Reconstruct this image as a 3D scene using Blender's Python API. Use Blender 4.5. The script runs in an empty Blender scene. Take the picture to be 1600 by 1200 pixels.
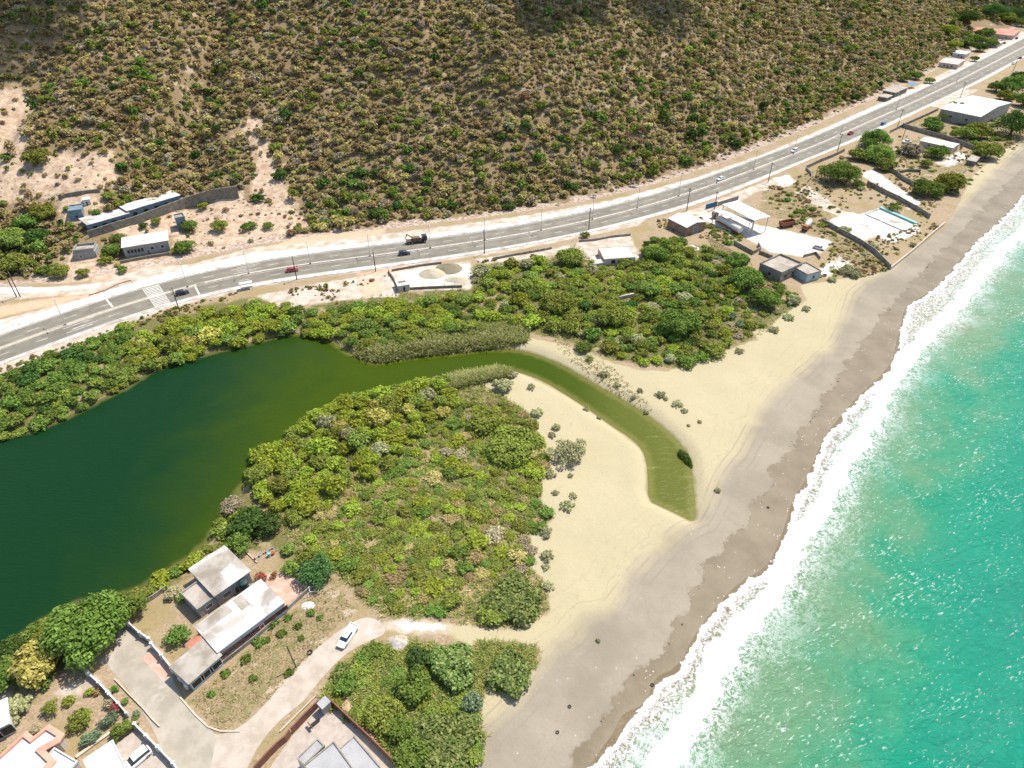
import bpy, math, random
import numpy as np
from mathutils import Vector

random.seed(11)
RS = np.random.default_rng(7)
scene = bpy.context.scene
COL = scene.collection
PITCH = math.radians(37.0)
FPX = 1067.0
CAMZ = 118.0
LAND = 1.0
cp, sp = math.cos(PITCH), math.sin(PITCH)

# ---------------------------------------------------------------- pixel rays
def rays(px, py):
    px = np.asarray(px, float); py = np.asarray(py, float)
    v = (py - 600) / FPX
    return np.stack([(px - 800) / FPX, cp - v * sp, -sp - v * cp], -1)

def GP(px, py, z=LAND):
    d = rays(px, py)
    t = (z - CAMZ) / d[..., 2]
    return d[..., :2] * t[..., None]

def project(P):
    P = np.asarray(P, float)
    x, y, z = P[..., 0], P[..., 1], P[..., 2] - CAMZ
    zc = y * cp - z * sp
    yc = y * sp + z * cp
    return 800 + FPX * x / zc, 600 - FPX * yc / zc

def line(pts, z=LAND):
    a = np.array(pts, float)
    return GP(a[:, 0], a[:, 1], z)

def smooth_line(P, step=3.0, closed=False, it=2):
    P = np.asarray(P, float)
    for _ in range(it):
        if closed:
            Q = np.roll(P, -1, 0)
            P = np.stack([.75 * P + .25 * Q, .25 * P + .75 * Q], 1).reshape(-1, 2)
        else:
            A, B = P[:-1], P[1:]
            M = np.stack([.75 * A + .25 * B, .25 * A + .75 * B], 1).reshape(-1, 2)
            P = np.vstack([P[:1], M, P[-1:]])
    return P

# ---------------------------------------------------------------- distances
def dist_seg(X, Y, P, closed=False, signed=False):
    n = len(P)
    if X.size * n < 300000:
        A = P if closed else P[:-1]; B = np.roll(P, -1, 0) if closed else P[1:]
        d = B - A; x = X.ravel()[:, None]; y = Y.ravel()[:, None]
        t = np.clip(((x - A[:, 0]) * d[:, 0] + (y - A[:, 1]) * d[:, 1]) / ((d * d).sum(1) + 1e-12), 0, 1)
        ex = x - A[:, 0] - t * d[:, 0]; ey = y - A[:, 1] - t * d[:, 1]; d2 = ex * ex + ey * ey
        i = np.argmin(d2, 1); r = np.sqrt(d2[np.arange(len(i)), i])
        if signed: r = r * np.sign(d[i, 0] * (y[:, 0] - A[i, 1]) - d[i, 1] * (x[:, 0] - A[i, 0]))
        return r.reshape(X.shape)
    best = np.full(X.shape, 1e18); sgn = np.zeros(X.shape)
    for i in range(n if closed else n - 1):
        ax, ay = P[i]; bx, by = P[(i + 1) % n]
        dx, dy = bx - ax, by - ay
        L2 = dx * dx + dy * dy + 1e-12
        t = np.clip(((X - ax) * dx + (Y - ay) * dy) / L2, 0, 1)
        ex, ey = X - ax - t * dx, Y - ay - t * dy
        d2 = ex * ex + ey * ey
        m = d2 < best
        best = np.where(m, d2, best)
        if signed:
            c = (dx * (Y - ay) - dy * (X - ax))
            sgn = np.where(m, c, sgn)
    d = np.sqrt(best)
    return d * np.sign(sgn) if signed else d

def inside(X, Y, P):
    n = len(P); r = np.zeros(X.shape, bool)
    if X.size * n < 300000:
        A = np.asarray(P, float); B = np.roll(A, -1, 0); x = X.ravel()[:, None]; y = Y.ravel()[:, None]
        c = ((A[:, 1] > y) != (B[:, 1] > y)) & (x < (B[:, 0] - A[:, 0]) * (y - A[:, 1]) / np.where(B[:, 1] == A[:, 1], 1e-9, B[:, 1] - A[:, 1]) + A[:, 0])
        return (c.sum(1) % 2 == 1).reshape(X.shape)
    for i in range(n):
        ax, ay = P[i]; bx, by = P[(i + 1) % n]
        if ay == by: continue
        c = ((ay > Y) != (by > Y)) & (X < (bx - ax) * (Y - ay) / (by - ay) + ax)
        r ^= c
    return r

def sdf_poly(X, Y, P):
    d = dist_seg(X, Y, P, True)
    return np.where(inside(X, Y, P), d, -d)

# ---------------------------------------------------------------- value noise
_perm = np.random.default_rng(3).random((256, 256))
def vnoise(x, y):
    xi = np.floor(x).astype(int); yi = np.floor(y).astype(int)
    fx = x - xi; fy = y - yi
    fx = fx * fx * (3 - 2 * fx); fy = fy * fy * (3 - 2 * fy)
    a = _perm[xi & 255, yi & 255]; b = _perm[(xi + 1) & 255, yi & 255]
    c = _perm[xi & 255, (yi + 1) & 255]; d = _perm[(xi + 1) & 255, (yi + 1) & 255]
    return (a * (1 - fx) + b * fx) * (1 - fy) + (c * (1 - fx) + d * fx) * fy

def fbm(x, y, o=4):
    s = 0; a = .5; n = 0
    for _ in range(o):
        s = s + a * vnoise(x, y); n += a; a *= .5; x = x * 2.03 + 17.1; y = y * 2.03 + 5.3
    return s / n

def sstep(a, b, x):
    t = np.clip((x - a) / (b - a), 0, 1)
    return t * t * (3 - 2 * t)

# ---------------------------------------------------------------- plan outlines, read off as ground points
FOOT = line([(-420, 500), (0, 446), (150, 432), (270, 408), (430, 376), (600, 358), (800, 333), (950, 307), (1080, 270),
             (1200, 226), (1340, 165), (1430, 124), (1520, 80), (1600, 36), (1680, -8)])
FOOT = np.vstack([[FOOT[0, 0] - 1500, FOOT[0, 1] - 150], FOOT, FOOT[-1] + (FOOT[-1] - FOOT[-2]) * 12])
FOOT = smooth_line(FOOT, it=1)
LAGOON = smooth_line(np.vstack([line([(-160, 735), (0, 683), (60, 668), (110, 648), (160, 622), (200, 603), (240, 575), (300, 558), (350, 545), (420, 528),
               (450, 519), (490, 522), (520, 532), (548, 552), (580, 566), (610, 563), (650, 556), (720, 550), (760, 545), (805, 545),
               (841, 554), (880, 570), (928, 599), (970, 623), (1015, 650), (1054, 683), (1075, 710), (1080, 737), (1085, 800), (1084, 813),
               (1060, 801), (1039, 791), (1015, 780), (1015, 749), (1013, 722), (1006, 701), (988, 683), (955, 662), (922, 638), (889, 617),
               (850, 593), (814, 580), (785, 574), (750, 580), (705, 588), (656, 604), (610, 612), (560, 625), (512, 640), (474, 662), (445, 692),
               (412, 725), (383, 755), (362, 785), (345, 815), (315, 860), (250, 900), (215, 925), (180, 932), (130, 940), (95, 955), (60, 975),
               (20, 1005), (-30, 1040), (-200, 1170)], .2)]), closed=True, it=1)
FOAM_IN = line([(850, 1290), (923, 1200), (950, 1165), (967, 1141), (973, 1118), (1014, 1104), (1025, 1060), (1063, 1046), (1087, 996), (1122, 949), (1162, 908),
                (1200, 891), (1221, 850), (1232, 815), (1243, 777), (1260, 757), (1290, 683), (1317, 650), (1343, 620), (1395, 573), (1403, 537),
                (1412, 500), (1415, 480), (1467, 450), (1512, 393), (1534, 371), (1567, 342), (1600, 303), (1700, 190), (1800, 85)], .1)
FOAM_IN = np.vstack([FOAM_IN[0] + (FOAM_IN[0] - FOAM_IN[1]) * 4, FOAM_IN, FOAM_IN[-1] + (FOAM_IN[-1] - FOAM_IN[-2]) * 20])
FOAM_IN = smooth_line(FOAM_IN, it=2)
FOAM_OUT = line([(960, 1290), (1040, 1200), (1075, 1142), (1110, 1092), (1124, 1040), (1162, 996), (1192, 952), (1218, 923), (1229, 888), (1254, 850), (1278, 812),
                 (1300, 777), (1327, 717), (1353, 683), (1387, 610), (1413, 570), (1447, 527), (1500, 483), (1517, 450), (1574, 388), (1600, 366),
                 (1700, 255), (1800, 130)], .1)
FOAM_OUT = np.vstack([FOAM_OUT[0] + (FOAM_OUT[0] - FOAM_OUT[1]) * 4, FOAM_OUT, FOAM_OUT[-1] + (FOAM_OUT[-1] - FOAM_OUT[-2]) * 20])
FOAM_OUT = smooth_line(FOAM_OUT, it=2)
WET = line([(820, 1280), (900, 1185), (950, 1112), (987, 1060), (1017, 1025), (1052, 990), (1087, 932), (1101, 882), (1139, 850), (1200, 757), (1220, 717),
            (1270, 650), (1277, 637), (1307, 593), (1340, 547), (1387, 483), (1413, 457), (1458, 408), (1523, 338), (1600, 264), (1700, 160)], .6)
WET = np.vstack([WET[0] + (WET[0] - WET[1]) * 4, WET, WET[-1] + (WET[-1] - WET[-2]) * 20])
SAND = line([(690, 1290), (742, 1190), (761, 1153), (747, 1133), (756, 1104), (758, 1073), (779, 1090), (807, 1067), (833, 1047), (845, 1030), (842, 1012), (800, 1000),
             (760, 1003), (748, 1018), (735, 1014), (725, 1003), (700, 992), (640, 988), (600, 985), (600, 972), (650, 968), (701, 974), (760, 982), (810, 984), (859, 955), (856, 932), (850, 906),
             (830, 889), (828, 836), (867, 810), (845, 784), (848, 742), (858, 716), (841, 683), (828, 648), (790, 620), (745, 596), (700, 592), (705, 588), (763, 577),
             (814, 581), (889, 618), (955, 663), (1006, 702), (1014, 722), (1015, 780), (1050, 797), (1084, 814), (1085, 800), (1080, 737), (1070, 703), (1015, 649), (928, 597), (841, 552), (805, 540),
             (830, 528), (860, 534), (900, 545), (960, 568), (1000, 578), (1040, 580), (1075, 570), (1110, 552), (1140, 546), (1185, 530), (1170, 512), (1200, 515), (1225, 490), (1260, 470),
             (1250, 445), (1290, 440), (1340, 432), (1390, 422), (1480, 352), (1500, 315), (1520, 275), (1560, 240), (1600, 218), (1700, 130), (1850, 0)])
SAND = np.vstack([SAND, line([(1850, 40), (1700, 400), (1200, 1290)])])
GREEN = [line(p) for p in [
    [(380, 745), (412, 713), (445, 677), (474, 649), (510, 625), (575, 596), (656, 596), (705, 590), (745, 596), (790, 620), (828, 648), (841, 683), (858, 716), (848, 742),
     (845, 784), (867, 810), (828, 836), (830, 889), (850, 906), (859, 955), (810, 984), (720, 975), (690, 960), (640, 968), (600, 965), (560, 930), (520, 890), (455, 845), (410, 790)],
    [(430, 505), (500, 475), (620, 458), (735, 450), (745, 415), (860, 405), (900, 380), (930, 410), (1010, 405), (1020, 372), (1100, 395), (1145, 435), (1200, 430), (1250, 470), (1190, 525),
     (1130, 545), (1060, 575), (1000, 570), (950, 560), (900, 538), (830, 520), (800, 535), (760, 540), (640, 555), (560, 560), (520, 525)],
    [(500, 1090), (520, 1055), (570, 1010), (640, 1000), (735, 1016), (750, 1000), (840, 1010), (840, 1040), (790, 1085), (757, 1073), (747, 1133), (760, 1150), (741, 1195), (690, 1290), (640, 1210), (560, 1120)],
    [(-160, 640), (0, 585), (130, 535), (200, 508), (300, 480), (390, 465), (450, 470), (455, 520), (350, 545), (240, 575), (160, 625), (60, 670), (-160, 740)],
    [(350, 840), (340, 800), (380, 760), (460, 850), (530, 915), (470, 905), (430, 860), (360, 860), (270, 915), (200, 950), (170, 1000), (60, 1075), (-100, 1120), (-100, 1040), (20, 1000), (200, 925), (310, 860)],
    [(40, 300), (0, 320), (-150, 330), (-150, 430), (0, 430), (70, 440), (100, 420), (60, 380)],
    [(1040, 380), (1110, 385), (1170, 420), (1215, 440), (1250, 470), (1190, 500), (1145, 440)],
]]
GRASSY = [line(p) for p in [
    [(300, 1095), (440, 965), (520, 915), (560, 950), (520, 985), (470, 1040), (430, 1085), (380, 1130), (340, 1138)],
    [(1190, 290), (1262, 270), (1320, 245), (1350, 290), (1290, 300), (1300, 340), (1290, 375), (1230, 350), (1190, 330)],
    [(1290, 360), (1345, 385), (1388, 420), (1330, 430), (1290, 425), (1310, 400)],
    [(1450, 180), (1520, 200), (1600, 190), (1600, 215), (1540, 250), (1500, 225), (1410, 200)],
    [(1120, 400), (1180, 415), (1150, 395), (1100, 365)],
    [(1400, 225), (1450, 215), (1530, 245), (1480, 300), (1420, 270)],
]]
PALE = [line(p) for p in [
    [(-200, 470), (0, 448), (60, 450), (150, 442), (225, 420), (300, 412), (400, 386), (400, 404), (230, 445), (150, 470), (80, 492), (0, 524), (-200, 600), (-200, 560), (0, 500), (100, 474), (160, 458), (90, 462), (0, 470), (-200, 500)],
    [(400, 386), (600, 366), (800, 340), (950, 314), (1080, 280), (1200, 238), (1340, 177), (1430, 136), (1520, 91), (1600, 48), (1610, 60), (1524, 102), (1445, 144), (1337, 190), (1200, 253), (1087, 290), (900, 340), (600, 390), (400, 410)],
    [(-200, 660), (0, 585), (125, 536), (250, 486), (295, 474), (400, 448), (500, 432), (600, 420), (800, 392), (900, 372), (1000, 352), (1010, 340), (900, 360), (600, 408), (400, 436), (250, 470), (0, 560), (-200, 630)],
    [(1000, 352), (1090, 325), (1175, 291), (1200, 282), (1230, 275), (1240, 290), (1180, 300), (1150, 320), (1110, 335), (1060, 335)],
    [(1085, 338), (1125, 328), (1180, 350), (1230, 360), (1300, 376), (1290, 392), (1260, 402), (1205, 395), (1160, 370), (1115, 352)],
    [(400, 462), (500, 442), (610, 424), (640, 450), (620, 463), (520, 470), (440, 482)],
    [(610, 420), (735, 408), (738, 452), (620, 455)],
    [(740, 405), (870, 388), (905, 378), (985, 368), (1000, 400), (925, 408), (870, 398), (760, 412)],
    [(1344, 272), (1364, 264), (1440, 318), (1420, 328)],
    [(1240, 300), (1262, 290), (1310, 325), (1335, 338), (1320, 342), (1290, 330)],
    [(1296, 344), (1331, 331), (1344, 336), (1375, 325), (1432, 350), (1412, 362), (1385, 368), (1340, 378)],
    [(1460, 255), (1497, 236), (1520, 246), (1482, 262)],
    [(1400, 232), (1420, 222), (1440, 225), (1430, 240), (1405, 245)],
    [(600, 972), (640, 968), (700, 976), (700, 990), (640, 988), (600, 985)],
    [(160, 1030), (178, 1018), (240, 1010), (250, 1030), (215, 1060), (195, 1075)],
    [(80, 1085), (140, 1055), (160, 1065), (110, 1090)],
    [(-60, 1060), (15, 1085), (25, 1105), (0, 1120), (-60, 1140)],
    [(1270, 425), (1310, 400), (1340, 410), (1290, 436)],
    [(400, 905), (420, 895), (470, 925), (445, 945)],
    [(1475, 170), (1530, 140), (1500, 140), (1450, 165)],
]]
WHITE = [line(p) for p in [
    [(1090, 337), (1125, 328), (1180, 352), (1230, 361), (1300, 377), (1288, 390), (1255, 400), (1205, 393), (1160, 368), (1118, 352)],
    [(1296, 344), (1331, 331), (1344, 336), (1375, 325), (1432, 350), (1412, 362), (1385, 366), (1340, 376)],
    [(1346, 272), (1364, 266), (1400, 290), (1440, 318), (1425, 322), (1390, 300)], [(1205, 279), (1232, 273), (1246, 285), (1225, 292)],
    [(-200, 585), (0, 508), (90, 480), (180, 450), (240, 432), (310, 415), (400, 395), (500, 386), (600, 376), (800, 347), (950, 316), (1080, 280), (1080, 288), (950, 326), (800, 357), (600, 386), (400, 406), (240, 443), (90, 491), (0, 523), (-200, 600)],
    [(-60, 462), (0, 449), (100, 449), (160, 443), (150, 450), (60, 456), (0, 459)], [(620, 424), (733, 412), (736, 430), (700, 447), (640, 449)], [(925, 402), (985, 395), (1000, 402), (930, 408)],
    [(1275, 425), (1310, 405), (1335, 412), (1290, 432)], [(620, 974), (690, 974), (695, 984), (640, 985)]]]
RED = [line(p) for p in [
    [(-200, 545), (0, 478), (90, 464), (160, 459), (100, 473), (0, 496), (-200, 570)],
    [(560, 440), (590, 432), (600, 455), (570, 460)],
    [(380, 400), (460, 372), (520, 366), (600, 358), (600, 366), (430, 386)],
    [(418, 908), (480, 918), (445, 942)],
    [(222, 1028), (246, 1018), (272, 1052), (250, 1058)],
    [(560, 428), (640, 416), (640, 421), (565, 433)],
]]
# lowered / bare patches on the hillside are read with the hill itself (see below)
BARE_PX = [
    [(378, 185), (405, 183), (425, 240), (450, 300), (478, 350), (450, 378), (396, 352), (392, 290), (398, 250), (380, 215)],
    [(-40, 150), (30, 135), (55, 165), (52, 230), (20, 245), (-40, 245)],
    [(-60, 255), (60, 238), (175, 240), (188, 285), (150, 302), (60, 312), (-60, 325)],
    [(85, 300), (160, 296), (160, 325), (130, 350), (95, 350)],
    [(175, 335), (375, 300), (420, 350), (440, 372), (280, 405), (270, 370), (190, 372)],
    [(60, 440), (115, 385), (165, 410), (270, 400), (270, 415), (180, 440)],
]

CLL = np.array([0., 0.])
def W_hill(X): return 16 + 54 * sstep(0, -90, X)

def height(X, Y, fine=True):
    X = np.asarray(X, float); Y = np.asarray(Y, float)
    D = dist_seg(X, Y, FOOT, signed=True)
    L = sdf_poly(X, Y, LAGOON)
    f = -dist_seg(X, Y, FOAM_IN, signed=True)
    return compose(X, Y, D, L, f)

def compose(X, Y, D, L, f):
    w = W_hill(X)
    d = np.maximum(D, 0)
    h = .62 * (np.sqrt(d * d + w * w) - w)
    h = h + np.minimum(d, 60) / 60 * 9 * (fbm(X / 55 + 9, Y / 55 + 3) - .45) * sstep(0, 25, d)
    rid = np.abs(fbm(X / 90 + 30, Y / 200 + 8, 3) - .5) * 2
    h = h - np.minimum(d, 140) / 140 * 11 * (1 - sstep(0, .28, rid))
    h = h + .9 * (fbm(X / 6, Y / 6, 2) - .5) * sstep(2, 14, d)
    h = np.maximum(h, 0)
    h = np.where(h > 0, 330 * (1 - np.exp(-h / 330)), h)
    z = LAND + h
    z = z - sstep(-4, 4, L) * 2.6
    z = np.where(f > -17, np.minimum(z, np.maximum(-.06 * f, -3.5)), z)
    z = z + np.where((f > -17.5) & (D < 0), 0, 0)
    return z

def G(px, py):
    """where the ray through a point of the photograph meets the ground"""
    px = np.atleast_1d(np.asarray(px, float)); py = np.atleast_1d(np.asarray(py, float))
    d = rays(px, py)
    t = np.full(px.shape, 60.0); hit = np.zeros(px.shape, bool); lo = t.copy()
    for _ in range(260):
        z = CAMZ + d[:, 2] * t
        g = z - height(d[:, 0] * t, d[:, 1] * t)
        hit |= g <= 0
        lo = np.where(hit, lo, t)
        t = np.where(hit, t, t + np.maximum(g * .6, .8))
        if hit.all(): break
    hi = t
    for _ in range(16):
        m = (lo + hi) / 2
        g = CAMZ + d[:, 2] * m - height(d[:, 0] * m, d[:, 1] * m)
        lo = np.where(g > 0, m, lo); hi = np.where(g > 0, hi, m)
    m = (lo + hi) / 2
    return np.stack([d[:, 0] * m, d[:, 1] * m, CAMZ + d[:, 2] * m], -1)

def g1(px, py): return G(px, py)[0]

BARE = []
for p in BARE_PX:
    a = np.array(p, float); BARE.append(G(a[:, 0], a[:, 1])[:, :2])

# ---------------------------------------------------------------- tagging and meshes
def tag(o, label=None, cat=None, group=None, kind=None):
    if label: o['label'] = label
    if cat: o['category'] = cat
    if group: o['group'] = group
    if kind: o['kind'] = kind
    return o

def np_mesh(name, V, F, tint=None, smooth=False):
    """V n x 3, F m x 4 (or m x 3) index array"""
    me = bpy.data.meshes.new(name)
    V = np.asarray(V, np.float32); F = np.asarray(F, np.int32); k = F.shape[1]
    me.vertices.add(len(V)); me.vertices.foreach_set('co', V.ravel())
    me.loops.add(F.size); me.loops.foreach_set('vertex_index', F.ravel())
    me.polygons.add(len(F))
    me.polygons.foreach_set('loop_start', np.arange(0, F.size, k, dtype=np.int32))
    me.update(calc_edges=True)
    if smooth: me.polygons.foreach_set('use_smooth', np.ones(len(F), bool))
    if tint is not None:
        a = me.color_attributes.new('tint', 'FLOAT_COLOR', 'POINT')
        a.data.foreach_set('color', np.asarray(tint, np.float32).ravel())
    return me

def link(name, me, mat=None, parent=None, loc=None, rotz=0):
    o = bpy.data.objects.new(name, me); COL.objects.link(o)
    if mat is not None and me is not None: me.materials.clear(); me.materials.append(mat)
    if parent is not None: o.parent = parent
    if loc is not None: o.location = loc
    if rotz: o.rotation_euler = (0, 0, rotz)
    return o

def empty(name, loc, rotz=0):
    o = bpy.data.objects.new(name, None); COL.objects.link(o)
    o.location = loc; o.rotation_euler = (0, 0, rotz); o.empty_display_size = .5
    return o

class MB:
    def __init__(s): s.v = []; s.f = []
    def add(s, vs, fs):
        b = len(s.v); s.v += [tuple(map(float, v)) for v in vs]; s.f += [tuple(b + i for i in f) for f in fs]; return s
    def box(s, x0, y0, z0, x1, y1, z1):
        return s.add([(x0, y0, z0), (x1, y0, z0), (x1, y1, z0), (x0, y1, z0), (x0, y0, z1), (x1, y0, z1), (x1, y1, z1), (x0, y1, z1)],
                     [(3, 2, 1, 0), (4, 5, 6, 7), (0, 1, 5, 4), (1, 2, 6, 5), (2, 3, 7, 6), (3, 0, 4, 7)])
    def prism(s, P, z0, z1):
        n = len(P)
        area = sum(P[i][0] * P[(i + 1) % n][1] - P[(i + 1) % n][0] * P[i][1] for i in range(n))
        if area < 0: P = list(P)[::-1]
        return s.add([(p[0], p[1], z0) for p in P] + [(p[0], p[1], z1) for p in P],
                     [tuple(range(n))[::-1], tuple(range(n, 2 * n))] + [(i, (i + 1) % n, n + (i + 1) % n, n + i) for i in range(n)])
    def tube(s, a, b, r, r2=None, n=8):
        a = Vector(a); b = Vector(b); r2 = r if r2 is None else r2
        d = (b - a).normalized(); u = d.orthogonal().normalized(); w = d.cross(u)
        ring = lambda c, q: [tuple(c + u * math.cos(2 * math.pi * i / n) * q + w * math.sin(2 * math.pi * i / n) * q) for i in range(n)]
        return s.add(ring(a, r) + ring(b, r2), [tuple(range(n))[::-1], tuple(range(n, 2 * n))] + [(i, (i + 1) % n, n + (i + 1) % n, n + i) for i in range(n)])
    def wallrun(s, P, z0s, hgt, th):
        """a wall of thickness th along the polyline P (world xy), base z per point"""
        P = [np.array(p[:2], float) for p in P]; n = len(P); Lf = []; Rt = []
        for i in range(n):
            t = (P[min(i + 1, n - 1)] - P[max(i - 1, 0)]); t = t / (np.linalg.norm(t) + 1e-9)
            nrm = np.array([-t[1], t[0]]) * th / 2
            Lf.append(P[i] + nrm); Rt.append(P[i] - nrm)
        vs = []
        for i in range(n):
            hh = hgt[i] if hasattr(hgt, '__len__') else hgt
            vs += [(*Lf[i], z0s[i]), (*Rt[i], z0s[i]), (*Rt[i], z0s[i] + hh), (*Lf[i], z0s[i] + hh)]
        fs = [(0, 1, 2, 3)]
        for i in range(n - 1):
            a = 4 * i; b = a + 4
            fs += [(a + 3, a + 2, b + 2, b + 3), (a + 1, b + 1, b + 2, a + 2), (a, a + 3, b + 3, b), (a, b, b + 1, a + 1)]
        e = 4 * (n - 1); fs.append((e + 3, e + 2, e + 1, e))
        return s.add(vs, fs)
    def mesh(s, name, smooth=False):
        me = bpy.data.meshes.new(name); me.from_pydata(s.v, [], s.f); me.update()
        if smooth: me.polygons.foreach_set('use_smooth', np.ones(len(s.f), bool))
        return me
    def build(s, name, mat, parent=None, loc=None, rotz=0, smooth=False):
        return link(name, s.mesh(name, smooth), mat, parent, loc, rotz)

# ---------------------------------------------------------------- materials
def lin(r, g, b):
    f = lambda c: ((c / 255 + .055) / 1.055) ** 2.4 if c > 10 else c / 255 / 12.92
    return (f(r), f(g), f(b), 1)

class N:
    def __init__(s, name):
        s.m = bpy.data.materials.new(name); s.m.use_nodes = True
        s.t = s.m.node_tree; s.t.nodes.clear()
        s.out = s.t.nodes.new('ShaderNodeOutputMaterial')
    def n(s, typ, **kw):
        q = s.t.nodes.new(typ)
        for k, v in kw.items(): setattr(q, k, v)
        return q
    def lk(s, a, b): s.t.links.new(a, b)
    def put(s, sock, v):
        if isinstance(v, bpy.types.NodeSocket): s.lk(v, sock)
        elif v is not None: sock.default_value = v
    def attr(s, name, out='Fac'): return s.n('ShaderNodeAttribute', attribute_name=name).outputs[out]
    def obj(s): return s.n('ShaderNodeTexCoord').outputs['Object']
    def geo(s): return s.n('ShaderNodeNewGeometry').outputs['Position']
    def math(s, op, a, b=None, clamp=False):
        q = s.n('ShaderNodeMath', operation=op); q.use_clamp = clamp
        s.put(q.inputs[0], a)
        if b is not None: s.put(q.inputs[1], b)
        return q.outputs[0]
    def noise(s, vec, scale, detail=4, rough=.55, dist=0):
        q = s.n('ShaderNodeTexNoise'); s.lk(vec, q.inputs['Vector'])
        q.inputs['Scale'].default_value = scale; q.inputs['Detail'].default_value = detail
        q.inputs['Roughness'].default_value = rough; q.inputs['Distortion'].default_value = dist
        return q.outputs['Fac']
    def map(s, vec, scale=(1, 1, 1), rot=(0, 0, 0)):
        q = s.n('ShaderNodeMapping'); s.lk(vec, q.inputs['Vector'])
        q.inputs['Scale'].default_value = scale; q.inputs['Rotation'].default_value = rot
        return q.outputs[0]
    def ss(s, v, a, b):
        q = s.n('ShaderNodeMapRange', interpolation_type='SMOOTHSTEP')
        s.put(q.inputs['Value'], v); q.inputs['From Min'].default_value = a; q.inputs['From Max'].default_value = b
        return q.outputs['Result']
    def mix(s, f, a, b, mode='MIX'):
        q = s.n('ShaderNodeMix', data_type='RGBA', blend_type=mode)
        s.put(q.inputs[0], f); s.put(q.inputs[6], a); s.put(q.inputs[7], b)
        return q.outputs[2]
    def bsdf(s, col, rough=.9, bump=None, strength=.3, dist=.1, spec=.3):
        q = s.n('ShaderNodeBsdfPrincipled')
        s.put(q.inputs['Base Color'], col); s.put(q.inputs['Roughness'], rough)
        q.inputs['Specular IOR Level'].default_value = spec
        if bump is not None:
            b = s.n('ShaderNodeBump'); b.inputs['Strength'].default_value = strength; b.inputs['Distance'].default_value = dist
            s.lk(bump, b.inputs['Height']); s.lk(b.outputs[0], q.inputs['Normal'])
        s.lk(q.outputs[0], s.out.inputs[0])
        return q

def simple(name, c1, c2=None, scale=1.2, rough=.85, spot=None, spec=.3, bumpd=.03):
    """a weathered surface: two tones and darker blotches of dirt"""
    k = N(name); p = k.geo(); sc = lambda c: tuple(x * .82 for x in c[:3]) + (1,)
    c1 = sc(c1); c2 = c2 and sc(c2); spot = spot and sc(spot)
    c2 = c2 or tuple(x * .7 for x in c1[:3]) + (1,)
    a = k.noise(p, scale, 6, .62)
    col = k.mix(k.ss(a, .38, .66), c1, c2)
    if spot: col = k.mix(k.math('MULTIPLY', k.ss(k.noise(p, scale * .45, 5, .6, .6), .52, .68), .75), col, spot)
    col = k.mix(k.math('MULTIPLY', k.ss(k.noise(p, scale * 9, 3), .5, .75), .25), col, tuple(x * .6 for x in c1[:3]) + (1,))
    k.bsdf(col, rough, k.noise(p, scale * 6, 3), .4, bumpd, spec)
    return k.m
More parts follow.
